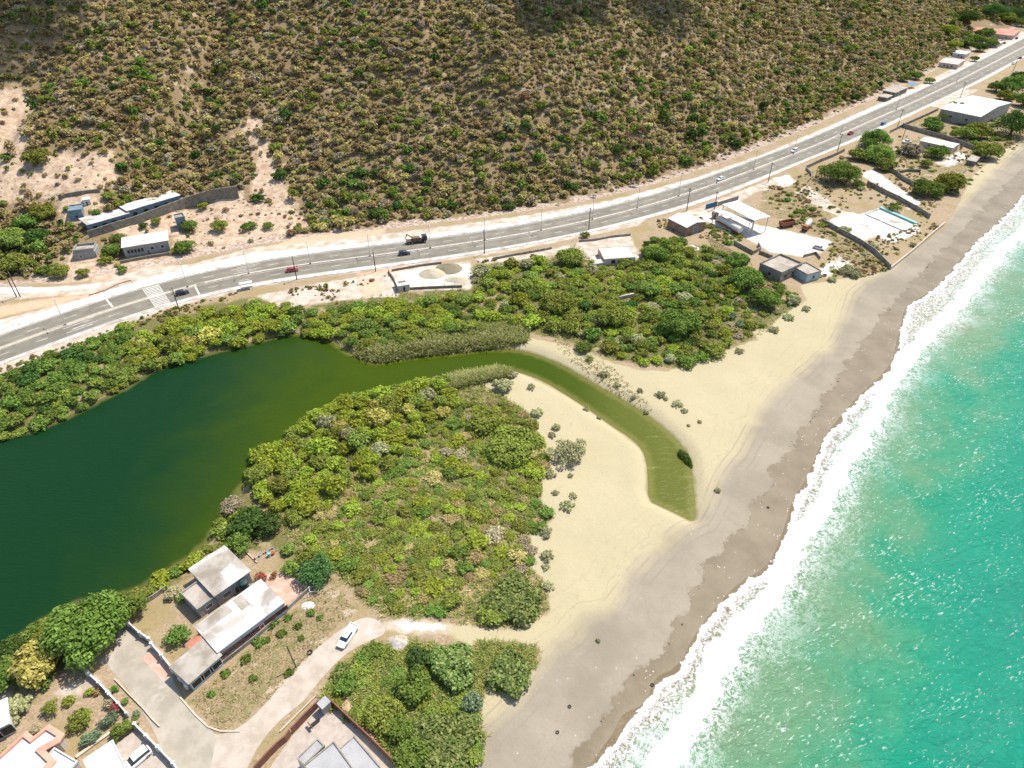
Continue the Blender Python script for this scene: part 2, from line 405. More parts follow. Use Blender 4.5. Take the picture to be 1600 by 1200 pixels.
# ---------------------------------------------------------------- ground material
def ground_material():
    k = N('ground'); p = k.geo()
    nS = k.math('SUBTRACT', k.noise(p, .35, 5, .6), .5)           # edge wobble, metres scale
    nF = k.noise(p, 2.2, 4, .65)
    nB = k.noise(p, .09, 4, .55)
    nG = k.noise(p, 14, 2, .6)
    def region(name, wob, soft=.6):
        return k.ss(k.math('ADD', k.attr(name), k.math('MULTIPLY', nS, wob)), -soft, soft)
    # dry dirt with straw coloured patches
    dirt = k.mix(k.ss(nF, .35, .7), (0.248, 0.176, 0.104, 1), (0.352, 0.264, 0.176, 1))
    dirt = k.mix(k.math('MULTIPLY', k.ss(nB, .45, .62), .7), dirt, (0.24, 0.184, 0.08, 1))
    dirt = k.mix(k.math('MULTIPLY', k.ss(k.noise(p, .7, 4, .6), .56, .68), .6), dirt, (.16, .15, .06, 1))
    col = dirt
    straw = k.mix(k.ss(nF, .35, .65), (0.184, 0.132, 0.068, 1), (0.288, 0.216, 0.12, 1))
    straw = k.mix(k.math('MULTIPLY', k.ss(k.noise(p, .5, 5, .65), .5, .6), .6), straw, (.15, .145, .05, 1))
    straw = k.mix(k.math('MULTIPLY', k.ss(k.noise(p, .22, 4, .6, .4), .58, .66), .7), straw, (.42, .33, .24, 1))
    col = k.mix(region('a_grass', 4), col, straw)
    under = k.mix(k.ss(nF, .3, .7), (.075, .082, .02, 1), (.17, .14, .055, 1))
    under = k.mix(k.ss(k.noise(p, .16, 5, .6), .52, .64), under, (.28, .21, .11, 1))
    col = k.mix(region('a_green', 3.5, 1.2), col, under)
    # hillside: brown litter, paler gullies, bare earth
    hill = k.mix(k.ss(nF, .3, .7), (.155, .108, .052, 1), (.24, .170, .090, 1))
    hill = k.mix(k.math('MULTIPLY', k.ss(k.noise(p, .13, 5, .62, .5), .56, .68), .7), hill, (.40, .31, .21, 1))
    hill = k.mix(k.math('MULTIPLY', k.ss(k.noise(p, 1.1, 3, .6), .58, .7), .8), hill, (.07, .06, .035, 1))
    aD = k.attr('a_hill')
    col = k.mix(k.ss(k.math('ADD', aD, k.math('MULTIPLY', nS, 6)), -1, 2), col, hill)
    bare = k.mix(k.ss(k.noise(p, .45, 6, .68), .36, .64), (0.32, 0.216, 0.136, 1), (0.496, 0.376, 0.264, 1))
    bare = k.mix(k.math('MULTIPLY', k.ss(k.noise(p, .9, 5, .66), .57, .66), .75), bare, (.24, .17, .095, 1))
    col = k.mix(region('a_bare', 12, 2.5), col, bare)
    # rocky cut at the foot of the hill
    rock = k.mix(k.ss(k.noise(p, .8, 5, .7), .4, .62), (0.24, 0.168, 0.12, 1), (0.496, 0.4, 0.328, 1))
    cut = k.math('MULTIPLY', k.ss(aD, -1.5, .5), k.ss(k.math('ADD', aD, k.math('MULTIPLY', k.math('SUBTRACT', k.noise(p, .11, 3), .5), 22)), 6, 2))
    col = k.mix(k.math('MULTIPLY', cut, .85), col, rock)
    # beach: grey sand, paler and warmer when dry and far from the sea
    aF = k.attr('a_foam')
    sand = k.mix(k.ss(k.noise(p, .05, 5, .6), .38, .62), (.215, .183, .132, 1), (.27, .230, .168, 1))
    sand = k.mix(k.ss(k.math('ADD', aF, k.math('MULTIPLY', k.math('SUBTRACT', nB, .5), 8)), -20, -14), k.mix(.7, sand, (0.416, 0.352, 0.2, 1)), sand)
    tr = k.n('ShaderNodeCombineXYZ'); k.lk(k.math('ADD', aF, k.math('MULTIPLY', nB, 9)), tr.inputs[0])
    streak = k.noise(k.map(tr.outputs[0], (1.2, 1, 1)), .9, 5, .7)
    sand = k.mix(k.math('MULTIPLY', k.math('MULTIPLY', k.ss(streak, .5, .66), .38), k.ss(aF, -34, -14)), sand, (0.216, 0.168, 0.124, 1))
    sand = k.mix(k.math('MULTIPLY', k.ss(k.noise(p, .8, 6, .7), .56, .72), .38), sand, (0.232, 0.188, 0.132, 1))
    sand = k.mix(k.math('MULTIPLY', k.ss(nG, .66, .75), .45), sand, (0.176, 0.14, 0.096, 1))
    # wheel tracks running along the beach
    tx = k.math('ADD', aF, k.math('MULTIPLY', k.noise(p, .035, 2, .5), 3))
    for c0 in (11.5, 13.3, 15.2, 17.0):
        trk = k.ss(k.math('ABSOLUTE', k.math('ADD', tx, c0)), .34, .12)
        sand = k.mix(k.math('MULTIPLY', trk, k.math('MULTIPLY', k.ss(k.noise(p, .06, 3), .42, .6), .38)), sand, (.20, .16, .12, 1))
    vo = k.n('ShaderNodeTexVoronoi'); vo.inputs['Scale'].default_value = .55; k.lk(p, vo.inputs['Vector'])
    sand = k.mix(k.math('MULTIPLY', k.ss(vo.outputs['Distance'], .12, .06), k.ss(k.noise(p, .2, 3), .5, .6)), sand, (.36, .33, .28, 1))
    col = k.mix(region('a_sand', 2.2, .5), col, sand)
    pale = k.mix(k.ss(k.noise(p, .28, 6, .66), .34, .68), (.33, .265, .19, 1), (.50, .43, .355, 1))
    pale = k.mix(k.math('MULTIPLY', k.ss(k.noise(p, 1.6, 4, .7), .55, .7), .4), pale, (.25, .19, .125, 1))
    col = k.mix(region('a_pale', 3.2, .7), col, pale)
    white = k.mix(k.ss(k.noise(p, .33, 6, .66), .36, .62), (.66, .62, .57, 1), (.47, .41, .345, 1))
    white = k.mix(k.math('MULTIPLY', k.ss(k.noise(p, .9, 5, .7), .57, .68), .6), white, (.27, .21, .15, 1))
    col = k.mix(region('a_white', 3.0, .5), col, white)
    red = k.mix(k.ss(nF, .3, .7), (.52, .28, .17, 1), (.60, .40, .27, 1))
    col = k.mix(k.math('MULTIPLY', region('a_red', 4, 1.2), .8), col, red)
    # mud at the lagoon's edge, wet sand in reach of the waves
    mud = k.ss(k.math('ADD', k.attr('a_lagoon'), k.math('MULTIPLY', nS, 1.5)), -1.3, -.3)
    col = k.mix(k.math('MULTIPLY', mud, .8), col, (.20, .155, .075, 1))
    aW = k.math('ADD', k.attr('a_wet'), k.math('MULTIPLY', k.math('SUBTRACT', k.noise(p, .16, 3, .5), .5), 8))
    wet = k.ss(aW, -.25, .25)
    rim = k.math('MULTIPLY', k.ss(aW, -.9, -.1), k.ss(k.noise(p, 1.1, 4, .7), .42, .6))
    col = k.mix(k.math('MULTIPLY', rim, .7), col, (.12, .09, .055, 1))
    ws = k.mix(k.ss(k.noise(p, .12, 5, .55), .3, .7), (.135, .102, .060, 1), (.185, .145, .092, 1))
    ws = k.mix(k.ss(k.attr('a_foam'), -1.5, 4), ws, (0.264, 0.24, 0.136, 1))
    vo2 = k.n('ShaderNodeTexVoronoi'); vo2.inputs['Scale'].default_value = 1.1; k.lk(p, vo2.inputs['Vector'])
    ws = k.mix(k.math('MULTIPLY', k.ss(vo2.outputs['Distance'], .2, .1), k.ss(k.noise(p, .3, 3), .5, .62)), ws, (0.48, 0.424, 0.336, 1))
    col = k.mix(wet, col, ws)
    rough = k.math('SUBTRACT', .95, k.math('MULTIPLY', wet, .4))
    h = k.math('ADD', k.noise(p, 1.3, 6, .68), k.math('MULTIPLY', k.noise(p, .2, 3), 1.2))
    k.bsdf(col, rough, h, .55, .22, .2)
    return k.m

def clipd(a, lo=-25, hi=25): return np.clip(a, lo, hi)

def build_ground():
    rows = [-60.0, -20, 10, 30]
    y = 42.0
    while y < 2600:
        rows.append(y); y += max(.62, .0056 * y)
    rows = np.array(rows); nc = 640
    u = np.linspace(-1, 1, nc)
    u = np.sign(u) * (.75 * np.abs(u) + .25 * np.abs(u) ** 3)
    Wd = 1.02 * np.maximum(rows, 0) + 70
    X = u[None, :] * Wd[:, None]; Y = np.repeat(rows[:, None], nc, 1)
    D = dist_seg(X, Y, FOOT, signed=True); L = sdf_poly(X, Y, LAGOON); f = -dist_seg(X, Y, FOAM_IN, signed=True)
    Z = compose(X, Y, D, L, f)
    S = sdf_poly(X, Y, SAND)
    dune = (fbm(X / 9, Y / 9, 3) - .5) * .5 * sstep(1, 8, S) * sstep(-3, -7, L) * sstep(-6, -16, f)
    Z = Z + dune
    Wt = -dist_seg(X, Y, WET, signed=True)
    mx = lambda polys: np.max([sdf_poly(X, Y, q) for q in polys], 0)
    at = dict(a_hill=np.clip(D, -30, 90), a_lagoon=clipd(L), a_foam=np.clip(f, -80, 30), a_sand=clipd(S), a_wet=clipd(Wt),
              a_green=clipd(mx(GREEN)), a_grass=clipd(mx(GRASSY)), a_pale=clipd(mx(PALE)), a_red=clipd(mx(RED)), a_white=clipd(mx(WHITE)), a_bare=clipd(mx(BARE)))
    nr = len(rows)
    idx = np.arange(nr * nc).reshape(nr, nc)
    Q = np.stack([idx[:-1, :-1], idx[:-1, 1:], idx[1:, 1:], idx[1:, :-1]], -1).reshape(-1, 4)
    V = np.stack([X, Y, Z], -1).reshape(-1, 3)
    q0 = Q[:, 0]
    hillf = D.ravel()[q0] > 1.5
    beachf = (~hillf) & (S.ravel()[q0] > 0)
    mat = ground_material()
    for name, m in (('ground', ~hillf & ~beachf), ('hillside', hillf), ('beach_sand', beachf)):
        F = Q[m]; used, inv = np.unique(F, return_inverse=True)
        me = np_mesh(name, V[used], inv.reshape(-1, 4), smooth=True)
        for a, arr in at.items():
            t = me.attributes.new(a, 'FLOAT', 'POINT'); t.data.foreach_set('value', arr.ravel()[used].astype(np.float32))
        o = link(name, me, mat); tag(o, kind='structure')

# ---------------------------------------------------------------- water
def sea_material():
    k = N('sea_water'); p = k.geo()
    f1 = k.attr('f_in'); f2 = k.attr('f_out')
    big = k.noise(p, .018, 4, .6, .8); mid = k.noise(p, .06, 4, .6, .5)
    wob = k.math('ADD', k.math('MULTIPLY', k.math('SUBTRACT', big, .5), 56), k.math('MULTIPLY', k.math('SUBTRACT', mid, .5), 26))
    depth = k.math('ADD', f2, wob)
    col = k.mix(k.ss(depth, -14, 3), (.19, .175, .075, 1), (.112, .205, .104, 1))
    col = k.mix(k.ss(depth, 2, 24), col, (.020, .20, .100, 1))
    col = k.mix(k.ss(depth, 9, 34), col, (.0, .178, .104, 1))
    col = k.mix(k.math('MULTIPLY', k.ss(k.noise(p, .03, 4, .6, 1), .5, .66), k.ss(depth, 24, 60)), col, (.0, .135, .088, 1))
    # wave pattern, longer along the crests
    w = k.map(p, (1, 1, 1), (0, 0, math.radians(-28)))
    ws = k.map(w, (.5, 1.15, 1))
    n1 = k.noise(ws, .55, 5, .62, .8); n2 = k.noise(ws, 1.7, 4, .62, .6); n3 = k.noise(k.map(w, (.6, 1, 1)), .12, 3, .5)
    h = k.math('ADD', k.math('ADD', k.math('MULTIPLY', n1, 1.0), k.math('MULTIPLY', n2, .3)), k.math('MULTIPLY', n3, 1.6))
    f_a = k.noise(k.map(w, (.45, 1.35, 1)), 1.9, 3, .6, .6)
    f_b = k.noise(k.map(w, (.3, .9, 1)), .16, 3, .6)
    glint_fleck = k.ss(k.math('ADD', f_a, k.math('MULTIPLY', k.math('SUBTRACT', f_b, .5), .30)), .60, .72)
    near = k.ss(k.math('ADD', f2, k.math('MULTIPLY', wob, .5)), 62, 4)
    # foam, with painted sun glints joined in at the end
    ed = k.math('SUBTRACT', k.noise(p, .17, 4, .58, .8), .5); fine = k.noise(p, .9, 6, .72, 1.6); fin2 = k.noise(p, 2.6, 4, .7, 1.0)
    d1 = k.math('ADD', f1, k.math('MULTIPLY', ed, 5)); d2 = k.math('ADD', f2, k.math('MULTIPLY', ed, 7))
    cover = k.math('MULTIPLY', k.ss(d1, -.25, .3), k.ss(d2, 9, -3.2))
    core = k.math('MULTIPLY', k.ss(d2, -3.6, -1.0), k.ss(d2, 2.6, -.8))
    rimm = k.math('MULTIPLY', k.ss(d1, -.25, .2), k.ss(d1, 2.2, .4))
    lace = k.math('ADD', k.math('MULTIPLY', fine, .62), k.math('MULTIPLY', fin2, .38))
    dens = k.math('ADD', k.math('ADD', k.math('MULTIPLY', core, .75), k.math('MULTIPLY', cover, .33)), k.math('MULTIPLY', rimm, .24))
    foam = k.math('MULTIPLY', k.ss(k.math('ADD', lace, dens), .78, 1.10), k.ss(cover, .0, .1))
    nz = k.n('ShaderNodeTexNoise'); k.lk(p, nz.inputs['Vector']); nz.inputs['Scale'].default_value = .7; nz.inputs['Detail'].default_value = 3
    va = k.n('ShaderNodeVectorMath', operation='MULTIPLY_ADD'); k.lk(nz.outputs['Color'], va.inputs[0]); va.inputs[1].default_value = (2.6, 2.6, 0); k.lk(p, va.inputs[2])
    def web(scale, w0):
        q = k.n('ShaderNodeTexVoronoi', feature='DISTANCE_TO_EDGE'); q.inputs['Scale'].default_value = scale; k.lk(va.outputs[0], q.inputs['Vector'])
        return k.ss(q.outputs['Distance'], w0, .01)
    w1 = k.math('MAXIMUM', web(.62, .10), k.math('MULTIPLY', web(1.5, .16), .8))
    foam = k.math('MAXIMUM', foam, k.math('MULTIPLY', k.math('MULTIPLY', w1, k.ss(fine, .36, .56)), k.math('MULTIPLY', k.ss(d1, -.1, .4), k.ss(d2, 7.5, 1.0))))
    wisp = k.math('MULTIPLY', k.math('MULTIPLY', k.ss(d2, 13, 0), k.ss(k.math('ADD', lace, k.math('MULTIPLY', mid, .5)), .74, .86)), .5)
    foam = k.math('MAXIMUM', foam, k.math('MULTIPLY', wisp, k.ss(d1, 2, 5)))
    painted_glint = k.math('MULTIPLY', k.math('MULTIPLY', glint_fleck, k.math('ADD', k.math('MULTIPLY', near, .34), .14)), k.ss(f2, -2, 6))  # sun glints on the waves put into the colour, denser near shore
    foam = k.math('MAXIMUM', foam, painted_glint)  # from here the mask holds real foam and painted glints
    col = k.mix(k.math('MULTIPLY', k.math('SUBTRACT', 1, n1), .4), col, k.mix(.5, col, (0, .12, .08, 1)))  # wave shading painted in: troughs get a darker green
    col = k.mix(k.ss(f1, 4.5, 1.0), col, (.165, .125, .072, 1))
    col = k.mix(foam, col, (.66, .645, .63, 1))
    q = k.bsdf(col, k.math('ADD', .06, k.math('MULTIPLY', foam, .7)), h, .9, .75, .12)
    return k.m

def sea_grid():
    rows = [-80.0, 0, 30]; y = 44.0
    while y < 2600: rows.append(y); y += max(.8, .0066 * y)
    rows = np.array(rows); nc = 420
    xs = np.empty((len(rows), nc)); fx = FOAM_IN[:, 0]; fy = FOAM_IN[:, 1]
    x0 = np.interp(rows, fy, fx) - 26
    x1 = 1.15 * np.maximum(rows, 0) + 150
    t = np.linspace(0, 1, nc) ** 1.35
    X = x0[:, None] + t[None] * (np.maximum(x1 - x0, 60))[:, None]
    Y = np.repeat(rows[:, None], nc, 1)
    return X, Y

def build_water():
    X, Y = sea_grid(); nr, nc = X.shape
    f1 = -dist_seg(X, Y, FOAM_IN, signed=True); f2 = -dist_seg(X, Y, FOAM_OUT, signed=True)
    Z = .03 + np.zeros_like(X)
    # the breaking wave and the swell behind it
    crest = np.exp(-((f2 + 2.0 + 3 * (fbm(X / 14, Y / 14, 2) - .5)) / 2.2) ** 2) * .75
    lump = (fbm(X / 1.6, Y / 1.6, 3) - .45) * .55 * sstep(.5, 5, f1) * sstep(5, -2, f2)
    swell = .35 * np.sin(f2 / 3.6 + 3 * fbm(X / 30, Y / 30, 2)) * sstep(0, 14, f2) * np.exp(-np.maximum(f2, 0) / 160)
    Z = Z + (crest + lump + swell) * sstep(1, 6, f1)
    idx = np.arange(nr * nc).reshape(nr, nc)
    Q = np.stack([idx[:-1, :-1], idx[:-1, 1:], idx[1:, 1:], idx[1:, :-1]], -1).reshape(-1, 4)
    keep = f1.ravel()[Q].max(1) > -4.5
    me = np_mesh('sea', np.stack([X, Y, Z], -1).reshape(-1, 3), Q[keep], smooth=True)
    for a, arr in (('f_in', f1), ('f_out', f2)):
        t = me.attributes.new(a, 'FLOAT', 'POINT'); t.data.foreach_set('value', np.clip(arr, -40, 400).astype(np.float32).ravel())
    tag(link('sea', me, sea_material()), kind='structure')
    # lagoon
    k = N('lagoon_water'); p = k.geo()
    sx = k.n('ShaderNodeSeparateXYZ'); k.lk(p, sx.inputs[0])
    n = k.noise(p, .03, 4, .6, .5)
    t = k.ss(k.math('ADD', sx.outputs[0], k.math('MULTIPLY', k.math('SUBTRACT', n, .5), 60)), -100, -45)
    col = k.mix(t, (.005, .027, .008, 1), (.034, .056, .001, 1))
    t2 = k.ss(k.math('ADD', sx.outputs[0], k.math('MULTIPLY', k.math('SUBTRACT', n, .5), 16)), 8, 42)
    col = k.mix(t2, col, (.088, .098, .016, 1))
    shal = k.ss(k.math('ADD', k.attr('a_lagoon'), k.math('MULTIPLY', k.math('SUBTRACT', k.noise(p, .3, 3), .5), 2)), 2.2, .2)
    col = k.mix(k.math('MULTIPLY', shal, .5), col, (.17, .15, .045, 1))
    col = k.mix(k.math('MULTIPLY', k.ss(k.noise(k.map(p, (.25, 1, 1), (0, 0, .9)), .5, 6, .7), .55, .75), k.math('MULTIPLY', t2, .3)), col, (.33, .33, .14, 1))
    w = k.map(p, (.55, 1.3, 1), (0, 0, math.radians(25)))
    h = k.math('ADD', k.noise(w, 1.1, 4, .6, .4), k.math('MULTIPLY', k.noise(w, .25, 3), .8))
    k.bsdf(col, .25, h, .6, .25, .05)
    Xs, Ys = np.meshgrid(np.linspace(LAGOON[:, 0].min() - 3, LAGOON[:, 0].max() + 3, 220), np.linspace(LAGOON[:, 1].min() - 3, LAGOON[:, 1].max() + 3, 220))
    L = sdf_poly(Xs, Ys, LAGOON)
    idx = np.arange(220 * 220).reshape(220, 220)
    Q = np.stack([idx[:-1, :-1], idx[:-1, 1:], idx[1:, 1:], idx[1:, :-1]], -1).reshape(-1, 4)
    Q = Q[(L.ravel()[Q] > -3.2).any(1)]
    me = np_mesh('lagoon_water', np.stack([Xs, Ys, np.full_like(Xs, -.1)], -1).reshape(-1, 3), Q, smooth=True)
    t = me.attributes.new('a_lagoon', 'FLOAT', 'POINT'); t.data.foreach_set('value', clipd(L).astype(np.float32).ravel())
    tag(link('lagoon_water', me, k.m), kind='structure')

# ---------------------------------------------------------------- the highway
RN = [(-60, 543), (0, 521), (90, 489), (180, 457), (237, 441), (300, 427), (400, 405), (500, 395), (600, 384), (700, 371), (800, 356), (900, 336), (1000, 312), (1087, 285),
      (1175, 251), (1250, 225), (1337, 185), (1416, 151), (1470, 125), (1524, 95), (1600, 55), (1680, 12)]
RSO = [(-60, 590), (0, 566), (60, 546), (125, 523), (250, 477), (295, 463), (400, 440), (500, 426), (600, 413), (700, 400), (800, 385), (900, 366), (1000, 341), (1087, 315),
       (1175, 283), (1250, 252), (1337, 215), (1416, 180), (1472, 154), (1535, 124), (1600, 92), (1680, 50)]
def resample(P, step):
    seg = np.r_[0, np.cumsum(np.linalg.norm(np.diff(P, axis=0), axis=1))]
    t = np.arange(0, seg[-1], step)
    return np.stack([np.interp(t, seg, P[:, 0]), np.interp(t, seg, P[:, 1])], -1)
_n = resample(line(RN), 4.0); _s = line(RSO)
def nearest_on(P, Q):
    out = []
    for q in P:
        A, B = Q[:-1], Q[1:]; d = B - A
        t = np.clip(((q - A) * d).sum(1) / (d * d).sum(1), 0, 1); c = A + t[:, None] * d
        out.append(c[np.argmin(((c - q) ** 2).sum(1))])
    return np.array(out)
_m = (_n + nearest_on(_n, _s)) / 2
def gauss(P, s):
    k = np.exp(-.5 * (np.arange(-3 * s, 3 * s + 1) / s) ** 2); k /= k.sum()
    pad = len(k) // 2
    A = np.vstack([P[0] - (P[1] - P[0]) * np.arange(pad, 0, -1)[:, None], P, P[-1] + (P[-1] - P[-2]) * np.arange(1, pad + 1)[:, None]])
    return np.stack([np.convolve(A[:, i], k, 'valid') for i in range(2)], -1)
CL = gauss(resample(_m, 4.0), 5)
_t0 = CL[0] - CL[1]; CL = np.vstack([CL[0] + _t0 * np.arange(25, 0, -1)[:, None], CL, CL[-1] + (CL[-1] - CL[-2]) * np.arange(1, 120)[:, None]])
CLT = np.gradient(CL, axis=0); CLT /= np.linalg.norm(CLT, axis=1)[:, None]
CLN = np.stack([-CLT[:, 1], CLT[:, 0]], -1)          # towards the hill
CLS = np.r_[0, np.cumsum(np.linalg.norm(np.diff(CL, axis=0), axis=1))]
HW = np.interp(CL[:, 0], [-400, 150, 300, 480, 900], [8.7, 8.3, 9.2, 10.5, 11])    # half width

def road_xy(s, off):
    x = np.interp(s, CLS, CL[:, 0]); y = np.interp(s, CLS, CL[:, 1])
    nx = np.interp(s, CLS, CLN[:, 0]); ny = np.interp(s, CLS, CLN[:, 1])
    return np.stack([x + nx * off, y + ny * off], -1)
def hw_at(s): return np.interp(s, CLS, HW)
def road_s(px, py):
    q = GP(px, py); i = np.argmin(((CL - q) ** 2).sum(1)); return CLS[i] + float(np.dot(q - CL[i], CLT[i]))
def road_off(px, py):
    q = GP(px, py); i = np.argmin(((CL - q) ** 2).sum(1)); return float(np.dot(q - CL[i], CLN[i]))
def road_ang(s):
    i = min(np.searchsorted(CLS, s), len(CL) - 1); return math.atan2(CLT[i, 1], CLT[i, 0])

def ribbon(name, off0, off1, z, mat, s0=None, s1=None, step=4.0, kind='structure', parent=None, skirt=0):
    """a strip along the road between two offsets (functions of s or numbers)"""
    s = np.arange(s0 if s0 is not None else 0, s1 if s1 is not None else CLS[-1], step)
    o0 = off0(s) if callable(off0) else np.full(s.shape, off0); o1 = off1(s) if callable(off1) else np.full(s.shape, off1)
    A = road_xy(s, 0); n = road_xy(s, 1) - A
    P0 = A + n * o0[:, None]; P1 = A + n * o1[:, None]; m = len(s)
    V = np.vstack([np.c_[P0, np.full(m, z)], np.c_[P1, np.full(m, z)]])
    i = np.arange(m - 1)
    F = np.stack([i, i + 1, m + i + 1, m + i], -1)
    if skirt:
        V = np.vstack([V, V - [0, 0, skirt]])
        F = np.vstack([F, np.stack([i, 2 * m + i, 2 * m + i + 1, i + 1], -1), np.stack([m + i, m + i + 1, 3 * m + i + 1, 3 * m + i], -1)])
    o = link(name, np_mesh(name, V, F), mat, parent)
    if kind and parent is None: tag(o, kind=kind)
    return o

def build_road():
    k = N('asphalt'); p = k.geo()
    c = k.mix(k.ss(k.noise(p, .25, 5, .6), .35, .65), (.150, .130, .094, 1), (.205, .180, .135, 1))
    c = k.mix(k.math('MULTIPLY', k.ss(k.noise(p, 3, 4, .7), .5, .7), .35), c, (.12, .11, .09, 1))
    c = k.mix(k.math('MULTIPLY', k.ss(k.noise(p, .045, 3, .5), .52, .56), .35), c, (.115, .10, .078, 1))
    c = k.mix(k.math('MULTIPLY', k.ss(k.noise(p, .12, 2, .5), .60, .62), .4), c, (.24, .21, .165, 1))
    vo = k.attr('lane')
    c = k.mix(k.math('MULTIPLY', vo, .35), c, (.13, .12, .10, 1))
    k.bsdf(c, .85, k.noise(p, 8, 3), .3, .02)
    asphalt = k.m
    s = np.arange(0, CLS[-1], 4.0); hw = hw_at(s)
    A = road_xy(s, 0); n = road_xy(s, 1) - A
    cols = np.linspace(-1, 1, 41)
    V = (A[:, None, :] + n[:, None, :] * (cols[None, :] * hw[:, None])[..., None])
    lane = np.abs(np.sin(np.pi * (np.abs(cols) * 2.0))) ** 3
    m, c_ = len(s), len(cols)
    idx = np.arange(m * c_).reshape(m, c_)
    F = np.stack([idx[:-1, :-1], idx[1:, :-1], idx[1:, 1:], idx[:-1, 1:]], -1).reshape(-1, 4)
    me = np_mesh('highway', np.c_[V.reshape(-1, 2), np.full(m * c_, LAND + .05)], F[:, ::-1])
    t = me.attributes.new('lane', 'FLOAT', 'POINT'); t.data.foreach_set('value', np.tile(lane, m).astype(np.float32))
    tag(link('highway_road', me, asphalt), kind='structure')
    pav = simple('pale_concrete', (.74, .69, .63, 1), (.49, .425, .355, 1), .5, .9, (.36, .29, .215, 1))
    ribbon('pavement', lambda s: hw_at(s), lambda s: hw_at(s) + 2.6 + 1.2 * np.sin(s / 41), LAND + .17, pav, skirt=.3)
    ribbon('pavement', lambda s: -hw_at(s) - 2.0 - .5 * np.sin(s / 27), lambda s: -hw_at(s), LAND + .17, pav, skirt=.3)
    med = ribbon('median_kerb', -.38, .38, LAND + .25, simple('median_concrete', (.62, .55, .47, 1), (.42, .36, .30, 1), .8, .9), s0=road_s(240, 455) + 16, skirt=.3)
    paint = simple('road_paint', (.70, .66, .58, 1), (.48, .44, .38, 1), 1.1, .8)
    warm = simple('worn_paint', (.55, .47, .36, 1), (.40, .34, .26, 1), 1.1, .8)
    zc = LAND + .058
    ribbon('edge_line', lambda s: hw_at(s) - .55, lambda s: hw_at(s) - .33, zc, paint)
    ribbon('edge_line', lambda s: -hw_at(s) + .33, lambda s: -hw_at(s) + .55, zc, paint)
    ribbon('centre_line', .75, .98, zc, warm); ribbon('centre_line', -.98, -.75, zc, warm)
    sx = road_s(240, 455)
    ribbon('painted_median', -.55, .55, zc - .002, warm, s1=sx + 14)
    # dashes
    mb = MB()
    for sg in (-1, 1):
        for q in np.arange(6, CLS[-1] - 130, 11.0):
            if abs(q - sx) < 7: continue
            o = sg * hw_at(q) * .5
            a = road_xy(q, o - .1); b = road_xy(q, o + .1); c = road_xy(q + 3.6, o + .1); d = road_xy(q + 3.6, o - .1)
            mb.add([(*a, zc), (*d, zc), (*c, zc), (*b, zc)], [(0, 1, 2, 3)])
    o = mb.build('lane_dashes', paint); tag(o, kind='structure')
    # crossing and stop lines, arrows
    mb = MB()
    def bar(s0, s1, o0, o1):
        mb.add([(*road_xy(s0, o0), zc + .002), (*road_xy(s1, o0), zc + .002), (*road_xy(s1, o1), zc + .002), (*road_xy(s0, o1), zc + .002)], [(0, 1, 2, 3)])
    h = hw_at(sx)
    for q in np.arange(-h + .5, h - .6, 1.15): bar(sx - 2.2, sx + 2.2, q, q + .62)
    bar(sx - 2.6, sx - 2.35, -h + .5, h - .5); bar(sx + 2.35, sx + 2.6, -h + .5, h - .5)
    bar(sx - 14, sx - 13.4, 1.1, h - .6); bar(sx + 12.4, sx + 13, -h + .6, -1.1)
    for b0, oo in ((sx - 30, -2.2), (sx - 30, -5.6), (sx + 26, 2.2), (sx + 26, 5.6)):
        bar(b0, b0 + 8, oo - .12, oo + .12); bar(b0 + 2, b0 + 10, oo + 1.0, oo + 1.2)
    o = mb.build('crossing_markings', paint); tag(o, kind='structure')
    return asphalt, pav

def sheet(name, px, z, mat, it=2, kind='structure'):
    P = smooth_line(line(px), closed=True, it=it)
    mb = MB(); mb.add([(x, y, z) for x, y in P], [tuple(range(len(P)))])
    o = mb.build(name, mat)
    if o.data.polygons[0].normal.z < 0: o.data.flip_normals()
    return tag(o, kind=kind)
# ---------------------------------------------------------------- foliage
def leaf_material():
    k = N('foliage'); tint = k.attr('tint', 'Color')
    oi = k.n('ShaderNodeObjectInfo')
    hs = k.n('ShaderNodeHueSaturation')
    k.put(hs.inputs['Hue'], k.math('ADD', .482, k.math('MULTIPLY', oi.outputs['Random'], .036)))
    k.put(hs.inputs['Value'], k.math('ADD', .80, k.math('MULTIPLY', oi.outputs['Random'], .42)))
    k.put(hs.inputs['Color'], tint); hs.inputs['Saturation'].default_value = 1.0
    d = k.n('ShaderNodeBsdfDiffuse'); k.lk(hs.outputs[0], d.inputs[0])
    t = k.n('ShaderNodeBsdfTranslucent'); k.lk(hs.outputs[0], t.inputs[0])
    m = k.n('ShaderNodeMixShader'); m.inputs[0].default_value = .3
    k.lk(d.outputs[0], m.inputs[1]); k.lk(t.outputs[0], m.inputs[2]); k.lk(m.outputs[0], k.out.inputs[0])
    return k.m
LEAF = leaf_material()

def rand_dirs(rs, n):
    v = rs.normal(size=(n, 3)); return v / np.linalg.norm(v, axis=1)[:, None]

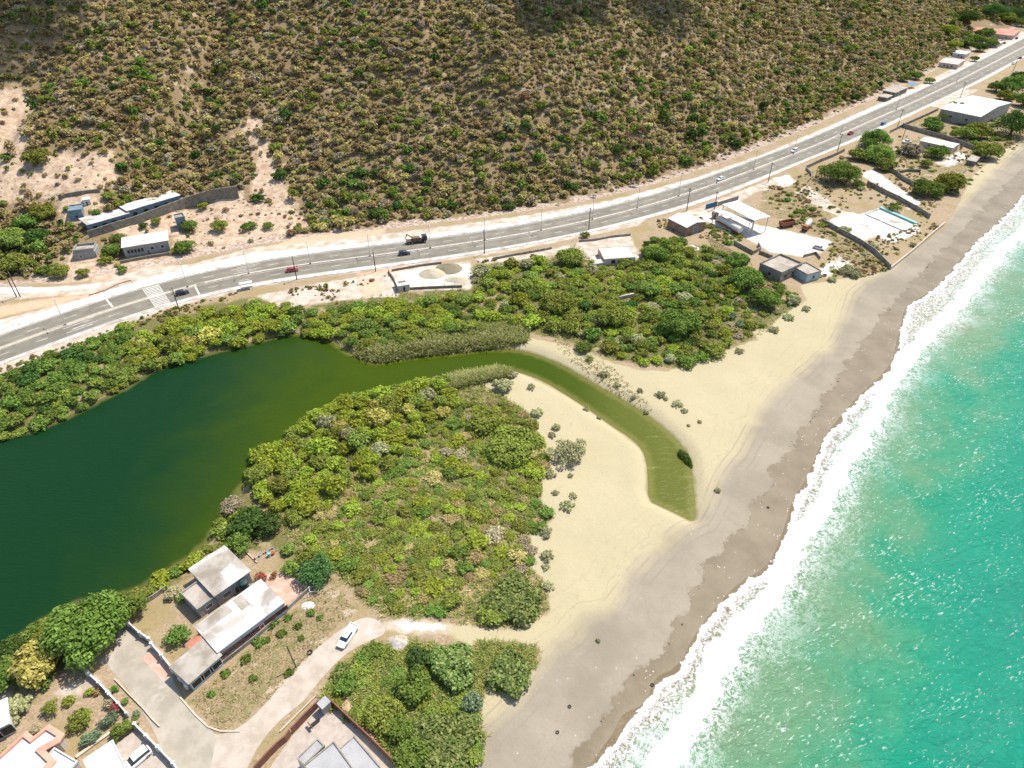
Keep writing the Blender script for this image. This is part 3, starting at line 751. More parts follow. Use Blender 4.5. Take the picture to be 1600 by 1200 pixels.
def leaf_cloud(rs, lobes, n, size, tint, lv=.22, fv=.24, tip=None, up=.25, shell=.5, droop=.0):
    lobes = np.asarray(lobes, float); k = len(lobes)
    w = lobes[:, 3] * lobes[:, 4] + lobes[:, 3] * lobes[:, 5]; w /= w.sum()
    li = rs.choice(k, n, p=w)
    d = rand_dirs(rs, n); d[:, 2] += up; d[:, 2] = np.where(d[:, 2] < -.45, -d[:, 2], d[:, 2]); d /= np.linalg.norm(d, axis=1)[:, None]
    rad = 1.06 - shell * rs.random(n) ** 1.6
    P = lobes[li, :3] + d * lobes[li, 3:] * rad[:, None]
    nr = d + rand_dirs(rs, n) * .75 + np.array([0, 0, .3]); nr /= np.linalg.norm(nr, axis=1)[:, None]
    a = np.cross(nr, rand_dirs(rs, n)); a /= np.linalg.norm(a, axis=1)[:, None] + 1e-9
    b = np.cross(nr, a); s = size * (.55 + .9 * rs.random(n))[:, None]
    a = a * s; b = b * s * .62
    V = np.stack([P - a, P - b + nr * s * .15, P + a, P + b + nr * s * .15], 1).reshape(-1, 3)
    lob = 1 + lv * (rs.random(k) * 2 - 1)
    c = np.array(tint[:3])[None] * lob[li][:, None] * (1 + fv * (rs.random(n) * 2 - 1))[:, None]
    if tip is not None:
        m = (rs.random(n) < .5)[:, None]; c = np.where(m, np.array(tip[:3])[None] * (1 + fv * (rs.random(n) * 2 - 1))[:, None], c)
    C = np.c_[np.repeat(np.maximum(c, .004), 4, 0), np.ones(n * 4)]
    return V, C

def dome(rs, k=9, spread=.62, lr=(.32, .52), h=.8, flat=.8):
    L = [(0, 0, h * .55, .62, .62, h * .5)]
    for i in range(k):
        a = 2 * math.pi * (i + rs.random() * .7) / k; q = spread * (.55 + .6 * rs.random()); r = lr[0] + (lr[1] - lr[0]) * rs.random()
        L.append((q * math.cos(a), q * math.sin(a), h * (.28 + .6 * (1 - q) + .25 * rs.random()), r, r, r * flat))
    for i in range(k // 2):
        a = rs.random() * 6.28; q = .35 * rs.random(); r = lr[0] * .9
        L.append((q * math.cos(a), q * math.sin(a), h * (.75 + .25 * rs.random()), r, r, r * flat))
    return L

TINTS = dict(
    brown=((.28, .205, .085), (.39, .30, .145)), straw=((.34, .27, .09), (.45, .37, .155)), grey=((.29, .235, .135), (.40, .335, .22)),
    olive=((.165, .195, .030), (.25, .27, .060)), green=((.108, .165, .028), (.175, .245, .052)), dark=((.055, .10, .022), (.09, .15, .036)),
    yellowgreen=((.22, .27, .024), (.32, .36, .060)), lime=((.165, .225, .036), (.24, .30, .072)), pale=((.29, .30, .13), (.42, .40, .21)),
    teal=((.14, .19, .10), (.21, .265, .14)), gold=((.37, .33, .065), (.52, .48, .14)), pink=((.50, .05, .10), (.14, .17, .05)), beige=((.34, .29, .15), (.44, .385, .25)),
    blueg=((.058, .115, .030), (.10, .165, .050)), rust=((.25, .16, .065), (.34, .235, .11)), leather=((.10, .145, .034), (.235, .265, .085)))
WORD = dict(leather='leathery dark green', brown='dry brown', straw='straw yellow', grey='greyish half-bare', olive='olive green', green='fresh green', dark='dark green', yellowgreen='yellowish green',
            lime='light lime green', pale='pale silvery green', teal='bluish green', gold='golden flowering', pink='pink flowering', beige='beige flowering', blueg='deep bluish green', rust='rusty brown')

LIB = {}
def variant(kind, form, n, leaf, i):
    key = (kind, form, n, i)
    if key not in LIB:
        rs = np.random.default_rng(abs(hash_key(key)))
        if form == 'scrub': L = dome(rs, 7, .58, (.3, .48), .85)
        elif form == 'wispy': L = dome(rs, 8, .64, (.22, .36), .95)
        elif form == 'mound': L = dome(rs, 9, .62, (.3, .46), .72, .72)
        elif form == 'canopy': L = dome(rs, 14, .66, (.24, .38), .95, .75)
        elif form == 'tall': L = dome(rs, 7, .5, (.3, .45), 1.3, 1.0)
        a, b = TINTS[kind]
        V, C = leaf_cloud(rs, L, n, leaf, a, tip=b, lv=.25, shell=.75 if form == 'wispy' else .5)
        LIB[key] = (V, C, None)
    return LIB[key]
def hash_key(k):
    h = 7
    for ch in str(k): h = (h * 131 + ord(ch)) % 2147483647
    return h
MESHES = {}
def vmesh(kind, form, n, leaf, i):
    key = (kind, form, n, i)
    if key not in MESHES:
        V, C, _ = variant(kind, form, n, leaf, i)
        me = np_mesh(form + '_foliage', V, np.arange(len(V)).reshape(-1, 4), C); me.materials.append(LEAF); MESHES[key] = me
    return MESHES[key]

def place_bush(name, label, cat, group, kind, form, x, y, z, r, hh, rs, n=260, leaf=.17, nv=4, sink=.12):
    me = vmesh(kind, form, n, leaf, int(rs.integers(nv)))
    o = link(name, me); o.location = (x, y, z - sink * r); o.scale = (r, r * (.85 + .3 * rs.random()), r * hh); o.rotation_euler = (0, 0, rs.random() * 6.28)
    return tag(o, label, cat, group)

def stuff_mesh(name, items, label, cat):
    """items: (kind, form, n, leaf, variant, x, y, z, r, hh, rot, brightness) put into one mesh"""
    Vs, Cs = [], []
    for kind, form, n, leaf, i, x, y, z, r, hh, rot, br in items:
        V, C, _ = variant(kind, form, n, leaf, i)
        c, s = math.cos(rot), math.sin(rot)
        Vs.append(np.stack([(V[:, 0] * c - V[:, 1] * s) * r + x, (V[:, 0] * s + V[:, 1] * c) * r + y, V[:, 2] * r * hh + z - .12 * r], -1)); Cs.append(C * [br, br * (.94 + .12 * ((i * 7 + int(x)) % 5) / 4), br, 1])
    V = np.concatenate(Vs); me = np_mesh(name, V, np.arange(len(V)).reshape(-1, 4), np.concatenate(Cs))
    return tag(link(name, me, LEAF), label, cat, kind='stuff')

def pick(rs, table):
    ks = list(table); p = np.array([table[k] for k in ks], float); return ks[int(rs.choice(len(ks), p=p / p.sum()))]

def in_px(px, py, polys):
    r = np.zeros(np.shape(px), bool)
    for q in polys:
        r |= inside(np.asarray(px, float), np.asarray(py, float), np.array(q, float))
    return r

def near_phrase(px, py, marks):
    return min(marks, key=lambda m: (m[0] - px) ** 2 + (m[1] - py) ** 2)[2]

# ---------------------------------------------------------------- the hillside
KEEPCLEAR = [[(105, 318), (140, 314), (142, 350), (105, 350)], [(128, 345), (200, 322), (290, 305), (290, 330), (130, 378)], [(112, 375), (156, 372), (158, 412), (112, 412)],
             [(186, 362), (270, 355), (275, 408), (188, 412)], [(270, 328), (300, 326), (300, 362), (272, 366)], [(285, 300), (378, 292), (380, 316), (290, 335)],
             [(1380, 126), (1430, 124), (1440, 150), (1380, 165)], [(1465, 84), (1518, 84), (1520, 110), (1465, 112)], [(1490, 72), (1522, 72), (1520, 88), (1490, 86)],
             [(1515, 28), (1600, 35), (1600, 62), (1520, 56)]]
def hill_bushes():
    rs = np.random.default_rng(21)
    g = 3.75
    xs = np.arange(-560, 760, g); ys = np.arange(190, 980, g)
    X, Y = np.meshgrid(xs, ys); X = X + (rs.random(X.shape) - .5) * g * 1.1; Y = Y + (rs.random(X.shape) - .5) * g * 1.1
    X = X.ravel(); Y = Y.ravel()
    D = dist_seg(X, Y, FOOT, signed=True); m = D > 3; X, Y, D = X[m], Y[m], D[m]
    Z = height(X, Y)
    px, py = project(np.stack([X, Y, Z + 1.5], -1))
    m = (px > -70) & (px < 1670) & (py > -60) & (py < 470); X, Y, Z, D, px, py = [a[m] for a in (X, Y, Z, D, px, py)]
    bare = np.max([sdf_poly(X, Y, q) for q in BARE], 0) + (fbm(X / 5, Y / 5, 3) - .5) * 12
    dens = fbm(X / 26 + 4, Y / 26, 4)
    u = rs.random(len(X))
    keep = (u < np.where(bare > 0, .10, .93) * sstep(.10, .30, dens) * np.where(px > 900, sstep(2, 10, D), sstep(2, 6, D)))
    keep &= ~in_px(px, py, KEEPCLEAR)
    X, Y, Z, D, px, py, dens, bare = [a[keep] for a in (X, Y, Z, D, px, py, dens, bare)]
    r = 1.15 + 1.75 * rs.random(len(X)) ** 1.6 + .5 * dens
    r = r * (.78 + .5 * fbm(X / 38 + 70, Y / 38, 3)); r = np.where(bare > 0, r * .7, r)
    zone = fbm(X / 60 + 40, Y / 60, 3); zone2 = fbm(X / 16 + 80, Y / 16, 2)
    low = sstep(55, 8, D)
    dist = np.sqrt(X ** 2 + Y ** 2 + (Z - CAMZ) ** 2)
    size = r / dist
    vis = (px > 0) & (px < 1600) & (py > 4)
    order = np.argsort(np.where(vis, -size, 1)); big = set(order[:290].tolist())
    marks = [(40, 340, 'on the slope left of the old hillside houses'), (230, 345, 'among the old hillside houses'), (90, 270, 'at the bare earth patch on the hill'), (420, 300, 'beside the pale landslide scar'),
             (560, 330, 'right above the road bank past the landslide scar'), (720, 310, 'on the lower slope above the middle of the road'), (880, 280, 'on the lower slope where the road starts to climb away'),
             (1050, 230, 'above the pale rock cut of the road'), (1250, 150, 'above the rock cut near the far roadside yards'), (1440, 90, 'on the slope above the far roadside houses'),
             (250, 160, 'high on the brown slope above the bare patch'), (700, 160, 'high on the middle of the brown slope'), (1150, 80, 'high on the slope above the far road')]
    items = []
    for i in range(len(X)):
        g_ = .03 + .20 * low[i] + .22 * max(0, zone[i] - .5) + .2 * max(0, zone2[i] - .55)
        t = dict(brown=.36, straw=.32 + .25 * max(0, zone2[i] - .5), grey=.14, rust=.10, olive=.16 + .3 * low[i], green=g_ * .75, dark=g_ * .6, pale=.02)
        kind = pick(rs, t)
        rr = r[i] * (1.15 if kind in ('green', 'dark') else 1)
        form = 'wispy' if kind in ('grey', 'brown', 'rust') and rs.random() < .6 else pick(rs, dict(scrub=.7, tall=.3))
        if i in big:
            place_bush('scrub_bush', f"{WORD[kind]} scrub bush {near_phrase(px[i], py[i], marks)}", 'bush', 'scrub bushes on the hillside', kind, form, X[i], Y[i], Z[i], rr, .85 + .4 * rs.random(), rs, 300, .155)
        else:
            items.append((kind, form, 165, .185, int(rs.integers(5)), X[i], Y[i], Z[i], rr, .8 + .45 * rs.random(), rs.random() * 6.28, .72 + .48 * rs.random()))
    g = 2.35; xs = np.arange(-560, 760, g); ys = np.arange(190, 900, g)
    A, B = np.meshgrid(xs, ys); A = (A + (rs.random(A.shape) - .5) * g * 1.2).ravel(); B = (B + (rs.random(B.shape) - .5) * g * 1.2).ravel()
    D = dist_seg(A, B, FOOT, signed=True); m = D > 2; A, B, D = A[m], B[m], D[m]; C = height(A, B); px, py = project(np.stack([A, B, C], -1))
    m = (px > -60) & (px < 1660) & (py > -50) & (py < 440); A, B, C, D, px, py = [q[m] for q in (A, B, C, D, px, py)]
    bare = np.max([sdf_poly(A, B, q) for q in BARE], 0) + (fbm(A / 5, B / 5, 3) - .5) * 14
    m = (rs.random(len(A)) < np.where(bare > -1, .10, .86) * sstep(1, 8, D)) & ~in_px(px, py, KEEPCLEAR); A, B, C = A[m], B[m], C[m]
    for i in range(len(A)):
        items.append((pick(rs, dict(brown=.34, straw=.24, grey=.22, rust=.08, olive=.12)), 'wispy', 42, .36, int(rs.integers(4)), A[i], B[i], C[i], .7 + .9 * rs.random(), .6 + .5 * rs.random(), rs.random() * 6.28, .74 + .42 * rs.random()))
    stuff_mesh('hillside_scrub', items, 'dry brown and olive scrub covering the steep hillside', 'scrub')
    return len(items)

# ---------------------------------------------------------------- scattered belts of shrubs on the flat
def dart(poly, n, rmin, rmax, sep, rs, taken, avoid=None, tries=40, bias=1.5):
    lo = poly.min(0); hi = poly.max(0); out = []
    k = 0
    while len(out) < n and k < n * tries:
        k += 1
        p = lo + (hi - lo) * rs.random(2)
        r = rmin + (rmax - rmin) * rs.random() ** bias
        if not inside(np.array([p[0]]), np.array([p[1]]), poly)[0]: continue
        if any((p[0] - q[0]) ** 2 + (p[1] - q[1]) ** 2 < (sep * (r + q[2])) ** 2 for q in taken): continue
        if avoid is not None and avoid(p, r): continue
        out.append((p[0], p[1], r)); taken.append((p[0], p[1], r))
    return out
TAKEN = []

def belt(px, n, rmin, rmax, sep, table, forms, name, noun, cat, group, marks, seed, hh=(.7, 1.1), nleaf=360, leaf=.135, avoid=None):
    rs = np.random.default_rng(seed); poly = line(px)
    taken = [t for t in TAKEN]
    k0 = len(taken)
    pts = dart(poly, n, rmin, rmax, sep, rs, taken, avoid); TAKEN.extend(taken[k0:])
    for x, y, r in pts:
        a, b = project((x, y, LAND + 1)); tb = table(a, b) if callable(table) else table
        kind = pick(rs, tb); form = pick(rs, forms)
        h = hh[0] + (hh[1] - hh[0]) * rs.random()
        z = float(height(np.array([x]), np.array([y]))[0])
        place_bush(name, f"{WORD[kind]} {noun} {near_phrase(a, b, marks)}", cat, group, kind, form, x, y, max(z, -.2), r, h, rs, nleaf, leaf)
    return len(pts)

BARK = simple('bark', (.16, .11, .07, 1), (.09, .065, .045, 1), 3, .95)
def trunk_mb(rs, r, hc, kmin=4):
    mb = MB(); b = max(.12, r * .065)
    top = hc * .75
    mb.tube((0, 0, -.3), (0, 0, top * .55), b, b * .75)
    for i in range(5):
        a = 6.28 * (i + rs.random() * .6) / 5; q = r * (.35 + .3 * rs.random())
        mb.tube((0, 0, top * .5), (q * math.cos(a), q * math.sin(a), hc * (.75 + .3 * rs.random())), b * .55, b * .18, 6)
    return mb
def tree(px, py, rpx, kind, label, group=None, hc=None, name='broadleaf_tree', cat='tree', form='canopy', hh=.85, n=None, ry=1.0, rot=None, seed=0, zg=None):
    """px, py: where the middle of the crown shows; rpx: its half width in the photograph"""
    rs = np.random.default_rng(hash_key((px, py, rpx)))
    zc = math.sqrt((float(GP(px, py)[0])) ** 2 + (float(GP(px, py)[1]) ** 2) + CAMZ ** 2) if zg is None else None
    if zg is None:
        q0 = GP(px, py); Zc = q0[1] * cp + (CAMZ - LAND) * sp
        r = rpx / FPX * Zc; hc = r * .62 if hc is None else hc
        q = GP(px, py, LAND + hc); z0 = float(height(np.array([q[0]]), np.array([q[1]]))[0])
    else:
        q3 = g1(px, py); Zc = q3[1] * cp + (CAMZ - q3[2]) * sp; r = rpx / FPX * Zc; hc = r * .62 if hc is None else hc
        q = g1(px, py + hc * .75 * FPX / Zc); z0 = q[2]
    r *= .92
    root = empty(name, (q[0], q[1], z0)); tag(root, label, cat, group)
    tm = trunk_mb(rs, r, hc).build('trunk', BARK, root)
    nl = int(min(6500, max(260, 120 * r * r + 200)))
    leaf = min(.36, max(.22, r * .075)) / r
    L = dome(rs, int(9 + r * 1.2), .70, (.22, .40), hh, .8)
    a, b = TINTS[kind]; V, C = leaf_cloud(rs, L, nl, leaf, a, tip=b, lv=.28)
    V = V * r; V[:, 1] *= ry; V[:, 2] *= min(1, hh / .6); V[:, 2] += hc - hh * r * .78
    if rot is not None:
        c, s = math.cos(rot), math.sin(rot); V = np.c_[V[:, 0] * c - V[:, 1] * s, V[:, 0] * s + V[:, 1] * c, V[:, 2]]
    V[:, 2] = np.maximum(V[:, 2], .05)
    me = np_mesh('crown', V, np.arange(len(V)).reshape(-1, 4), C); link('crown', me, LEAF, root)
    TAKEN.append((q[0], q[1], r * .8))
    return root

def shrub(px, py, rpx, kind, label, group=None, name='garden_shrub', cat='shrub', form='mound', hh=.8, ry=1., rot=0., n=None):
    rs = np.random.default_rng(hash_key((px, py)))
    q0 = GP(px, py); Zc = q0[1] * cp + (CAMZ - LAND) * sp; r = rpx / FPX * Zc
    q = GP(px, py, LAND + r * hh * .45)
    nl = int(min(2200, max(140, 210 * r * r + 120))); leaf = min(.25, max(.15, r * .10)) / r
    L = dome(rs, 8, .66, (.28, .46), hh, .8) if form != 'wispy' else dome(rs, 9, .78, (.16, .3), hh, .8)
    a, b = TINTS[kind]; V, C = leaf_cloud(rs, L, nl, leaf, a, tip=b, lv=.25, shell=.6); V *= r; V[:, 1] *= ry
    c, s = math.cos(rot), math.sin(rot); V = np.c_[V[:, 0] * c - V[:, 1] * s, V[:, 0] * s + V[:, 1] * c, V[:, 2]]
    z = float(height(np.array([q[0]]), np.array([q[1]]))[0])
    me = np_mesh(name, V, np.arange(len(V)).reshape(-1, 4), C); o = link(name, me, LEAF, None, (q[0], q[1], z))
    TAKEN.append((q[0], q[1], r * .8))
    return tag(o, label, cat, group)

def blades(name, polys, n, h, w, tints, label, cat, seed, lean=.6, cond=None):
    """upright grass or reed blades in clumps, one object"""
    rs = np.random.default_rng(seed); P = []
    areas = []
    for q in polys:
        lo, hi = q.min(0), q.max(0); k = 0
        m = n // len(polys)
        pts = lo + (hi - lo) * rs.random((m * 5, 2)); pts = pts[inside(pts[:, 0], pts[:, 1], q)][:m]; P.append(pts)
    P = np.concatenate(P)
    if cond is not None: P = P[cond(P[:, 0], P[:, 1])]
    z = height(P[:, 0], P[:, 1]); m = z > -.35; P, z = P[m], z[m]; k = len(P)
    per = 5
    base = np.repeat(np.c_[P, z], per, 0); m = len(base)
    base[:, :2] += rs.normal(size=(m, 2)) * w * 1.6
    hgt = h * (.5 + .8 * rs.random(m)); d = rand_dirs(rs, m); d[:, 2] = 0
    side = np.stack([-d[:, 1], d[:, 0], np.zeros(m)], -1); side /= np.linalg.norm(side, axis=1)[:, None] + 1e-9; side *= w * (.6 + .8 * rs.random(m))[:, None] / 2
    topv = base + d * (hgt * lean * (.5 + rs.random(m)))[:, None] * 2 + np.c_[np.zeros((m, 2)), hgt]
    V = np.stack([base - side, base + side, topv + side * .5, topv - side * .5], 1).reshape(-1, 3)
    t = np.array(tints)[rs.integers(len(tints), size=k)]; t = np.repeat(t, per, 0) * 1.5 * (.8 + .4 * rs.random((m, 1)))
    C = np.c_[np.repeat(t, 4, 0), np.ones(m * 4)]
    return tag(link(name, np_mesh(name, V, np.arange(len(V)).reshape(-1, 4), C), LEAF), label, cat, kind='stuff')
# ---------------------------------------------------------------- building materials
M = {}
def mats():
    M['roof_white'] = simple('whitewashed_roof', (.66, .63, .595, 1), (.46, .41, .35, 1), .22, .85, (.27, .22, .165, 1))
    M['roof_stained'] = simple('stained_concrete_roof', (.42, .365, .30, 1), (.27, .225, .175, 1), .25, .9, (.66, .63, .59, 1))
    M['roof_bright'] = simple('bright_painted_roof', (.70, .68, .655, 1), (.60, .565, .52, 1), .4, .8, (.48, .43, .37, 1))
    M['roof_grey'] = simple('grey_roof', (.40, .385, .37, 1), (.34, .325, .31, 1), .5, .7)
    M['roof_dust'] = simple('dusty_concrete_roof', (.45, .39, .32, 1), (.33, .28, .22, 1), .4, .9, (.24, .195, .145, 1))
    M['zinc'] = simple('zinc_sheet', (.58, .56, .54, 1), (.48, .455, .43, 1), .3, .5, (.42, .34, .27, 1), spec=.5)
    M['pinkroof'] = simple('pink_sheet_roof', (.66, .46, .40, 1), (.58, .38, .32, 1), .4, .8)
    M['redroof'] = simple('red_sheet_roof', (.48, .15, .09, 1), (.58, .30, .22, 1), .35, .8)
    M['terracotta'] = simple('terracotta', (.52, .22, .14, 1), (.44, .17, .10, 1), 1.2, .85)
    M['coral'] = simple('coral_paint', (.68, .33, .23, 1), (.58, .27, .19, 1), .8, .85)
    M['wall_white'] = simple('white_wall', (.66, .635, .60, 1), (.50, .45, .395, 1), .6, .9)
    M['wall_cream'] = simple('cream_wall', (.62, .52, .40, 1), (.50, .41, .31, 1), .6, .9)
    M['wall_grey'] = simple('grey_block_wall', (.38, .36, .32, 1), (.29, .27, .24, 1), .7, .95)
    M['wall_blue'] = simple('faded_blue_wall', (.20, .27, .30, 1), (.13, .18, .20, 1), .8, .9)
    M['wall_aqua'] = simple('pale_aqua_wall', (.40, .50, .52, 1), (.32, .40, .42, 1), .8, .9)
    M['wall_stone'] = simple('stone_wall', (.25, .215, .165, 1), (.155, .135, .10, 1), 1.1, .95, (.36, .30, .22, 1))
    M['wall_block'] = simple('weathered_block_wall', (.36, .32, .26, 1), (.23, .20, .16, 1), .7, .95, (.16, .14, .10, 1))
    M['wall_brown'] = simple('brown_painted_wall', (.25, .11, .07, 1), (.19, .085, .055, 1), .8, .85)
    M['rust'] = simple('rusty_iron', (.36, .14, .06, 1), (.22, .085, .045, 1), 1.5, .8)
    M['rustsheet'] = simple('rusty_sheet_wall', (.34, .22, .15, 1), (.26, .15, .09, 1), 1.0, .85)
    M['dark'] = simple('dark_opening', (.03, .032, .035, 1), (.02, .021, .022, 1), 2, .4)
    k = N('window_glass'); k.bsdf((.025, .035, .04, 1), .12, spec=.6); M['glass'] = k.m
    M['trim'] = simple('white_trim', (.76, .74, .70, 1), (.64, .61, .56, 1), 1, .8)
    M['redtrim'] = simple('red_trim', (.46, .10, .06, 1), (.36, .085, .055, 1), 1, .8)
    M['wood'] = simple('weathered_timber', (.20, .13, .08, 1), (.13, .085, .055, 1), 2, .9)
    M['polewood'] = simple('pole_timber', (.13, .095, .065, 1), (.08, .06, .045, 1), 2, .9)
    M['steel'] = simple('galvanised_steel', (.56, .55, .53, 1), (.46, .45, .43, 1), 2, .5, spec=.5)
    M['tank'] = simple('black_plastic', (.022, .024, .026, 1), (.03, .032, .034, 1), 2, .5)
    M['tankgreen'] = simple('dark_green_plastic', (.03, .06, .055, 1), (.04, .075, .07, 1), 2, .5)
    M['bluefence'] = simple('blue_sheet', (.03, .17, .30, 1), (.03, .13, .24, 1), 1.2, .6)
    M['bluetarp'] = simple('blue_tarpaulin', (.01, .25, .62, 1), (.02, .20, .5, 1), 1.2, .6)
    M['poolteal'] = simple('pool_teal', (.20, .45, .40, 1), (.28, .50, .45, 1), .8, .7)
    M['slab'] = simple('bleached_slab', (.66, .62, .57, 1), (.52, .46, .39, 1), .4, .9, (.30, .235, .17, 1))
    M['patio'] = simple('reddish_patio', (.50, .30, .21, 1), (.60, .42, .33, 1), .5, .9)
    M['street'] = simple('worn_street_asphalt', (.41, .355, .275, 1), (.33, .285, .215, 1), .3, .92, (.50, .435, .37, 1))
    M['track'] = simple('dirt_track', (.50, .42, .335, 1), (.41, .33, .25, 1), .35, .95, (.55, .48, .41, 1))
    M['plaza'] = simple('pale_paving', (.47, .40, .335, 1), (.40, .33, .265, 1), .8, .9)
    M['tyre'] = simple('tyre_rubber', (.018, .017, .017, 1), (.03, .028, .026, 1), 4, .8)
    M['rim'] = simple('wheel_metal', (.45, .45, .45, 1), (.38, .38, .38, 1), 4, .4, spec=.5)
    k = N('headlight'); k.bsdf((.75, .75, .72, 1), .15, spec=.6); M['lamp'] = k.m
    k = N('tail_light'); k.bsdf((.35, .01, .01, 1), .2, spec=.6); M['tail'] = k.m
    for nme, c in dict(black=(.012, .013, .015), red=(.33, .025, .018), white=(.80, .79, .77), blue=(.015, .20, .38), grey=(.10, .105, .11), cream=(.62, .57, .48), brown=(.16, .10, .06), silver=(.5, .5, .5)).items():
        k = N('car_paint_' + nme); q = k.bsdf(c + (1,), .32, spec=.5); q.inputs['Coat Weight'].default_value = .35; q.inputs['Coat Roughness'].default_value = .12; M['p_' + nme] = k.m

def zat(x, y): return float(height(np.array([float(x)]), np.array([float(y)]))[0])

def frame3(A, B, C):
    """A front corner, B along the front, C along the side: origin, angle, length, signed depth"""
    A, B, C = [np.array(q[:2], float) for q in (A, B, C)]
    u = B - A; lu = np.linalg.norm(u); u /= lu; v = np.array([-u[1], u[0]]); lv = float(np.dot(C - A, v))
    return A, math.atan2(u[1], u[0]), float(lu), lv

def building(name, label, cat, A, B, C, h, wall='wall_white', roof='roof_white', z0=None, over=.25, parapet=0., pmat=None, gable=None, gh=1.2, windows=(), doors=(), group=None, open_sides=False, base=.6, slab=.2):
    A, ang, lu, lv = frame3(A, B, C)
    if lv < 0:
        u = np.array([math.cos(ang), math.sin(ang)]); A = A + u * lu; ang += math.pi; lv = -lv
    z0 = zat(*A) if z0 is None else z0
    root = empty(name, (A[0], A[1], z0), ang); tag(root, label, cat, group)
    e = 0.0
    if open_sides:
        nx = max(2, int(round(lu / 6)) + 1)
        for i in range(nx):
            for y in (.2, lv - .2):
                x = .2 + (lu - .4) * i / (nx - 1)
                MB().box(x - .12, y - .12, -.2, x + .12, y + .12, h).build('post', M['steel'], root)
    else:
        t = .2; mb = MB()
        mb.prism([(0, 0), (lu, 0), (lu, lv), (0, lv)], -base, h)
        if gable:
            if gable == 'x': mb.add([(0, 0, h), (0, lv, h), (0, lv / 2, h + gh), (lu, 0, h), (lu, lv, h), (lu, lv / 2, h + gh)], [(0, 2, 1), (3, 4, 5), (0, 3, 5, 2), (1, 2, 5, 4)])
            else: mb.add([(0, 0, h), (lu, 0, h), (lu / 2, 0, h + gh), (0, lv, h), (lu, lv, h), (lu / 2, lv, h + gh)], [(0, 1, 2), (3, 5, 4), (0, 2, 5, 3), (1, 4, 5, 2)])
        mb.build('wall', M[wall], root)
    o = over; mb = MB()
    if gable:
        th = .08
        if gable == 'x':
            for s in (0, 1):
                y0, y1 = (-o, lv / 2) if s == 0 else (lv + o, lv / 2)
                zz = h + th - gh * o / (lv / 2)
                mb.add([(-o, y0, zz), (lu + o, y0, zz), (lu + o, y1, h + gh + th), (-o, y1, h + gh + th), (-o, y0, zz + th), (lu + o, y0, zz + th), (lu + o, y1, h + gh + 2 * th), (-o, y1, h + gh + 2 * th)],
                       [(3, 2, 1, 0), (4, 5, 6, 7), (0, 1, 5, 4), (1, 2, 6, 5), (2, 3, 7, 6), (3, 0, 4, 7)])
        else:
            for s in (0, 1):
                x0, x1 = (-o, lu / 2) if s == 0 else (lu + o, lu / 2)
                zz = h + th - gh * o / (lu / 2)
                mb.add([(x0, -o, zz), (x0, lv + o, zz), (x1, lv + o, h + gh + th), (x1, -o, h + gh + th), (x0, -o, zz + th), (x0, lv + o, zz + th), (x1, lv + o, h + gh + 2 * th), (x1, -o, h + gh + 2 * th)],
                       [(3, 2, 1, 0), (4, 5, 6, 7), (0, 1, 5, 4), (1, 2, 6, 5), (2, 3, 7, 6), (3, 0, 4, 7)])
        mb.build('roof', M[roof], root)
    else:
        mb.box(-o, -o, h + .003, lu + o, lv + o, h + slab)
        r = mb.build('roof', M[roof], root)
        if parapet:
            pt = .22; pm = MB(); z1 = h + slab + .003; z2 = z1 + parapet; a, b, c, d = -o - .01, lu + o + .01, -o - .01, lv + o + .01
            pm.box(a, c, z1, b, c + pt, z2).box(a, d - pt, z1, b, d, z2).box(a, c + pt, z1, a + pt, d - pt, z2).box(b - pt, c + pt, z1, b, d - pt, z2)
            pm.build('parapet', M[pmat or wall], r)
    def opening(side, x, z, w, hh, nm, fm, pm):
        # a thin frame proud of the wall, its pane a little behind the frame's face
        mbf, mbp = MB(), MB(); f = .09
        def put(mb, x0, x1, z0_, z1_, d0, d1):
            if side == 'front': mb.box(x0, -d1, z0_, x1, -d0, z1_)
            elif side == 'back': mb.box(x0, lv + d0, z0_, x1, lv + d1, z1_)
            elif side == 'left': mb.box(-d1, x0, z0_, -d0, x1, z1_)
            else: mb.box(lu + d0, x0, z0_, lu + d1, x1, z1_)
        put(mbf, x - w / 2, x - w / 2 + f, z, z + hh, .004, .07); put(mbf, x + w / 2 - f, x + w / 2, z, z + hh, .004, .07)
        put(mbf, x - w / 2 + f, x + w / 2 - f, z, z + f, .004, .07); put(mbf, x - w / 2 + f, x + w / 2 - f, z + hh - f, z + hh, .004, .07)
        put(mbp, x - w / 2 + f, x + w / 2 - f, z + f, z + hh - f, .004, .035)
        if nm == 'window':
            fo = mbf.build('window', M[fm], root); mbp.build('pane', M[pm], fo)
        else:
            fo = mbf.build('door', M[fm], root); mbp.build('door_panel', M[pm], fo)
    for w in windows: opening(w[0], w[1] * (lu if w[0] in ('front', 'back') else lv), w[2], w[3], w[4], 'window', w[5] if len(w) > 5 else 'trim', w[6] if len(w) > 6 else 'glass')
    for w in doors: opening(w[0], w[1] * (lu if w[0] in ('front', 'back') else lv), 0.02, w[2], w[3], 'door', 'trim', w[4] if len(w) > 4 else 'wood')
    root['lu'] = lu; root['lv'] = lv
    TAKEN.append((A[0], A[1], 1.0))
    return root, lu, lv

def P3(pts, h):
    return [GP(x, y, LAND + h) for x, y in pts]

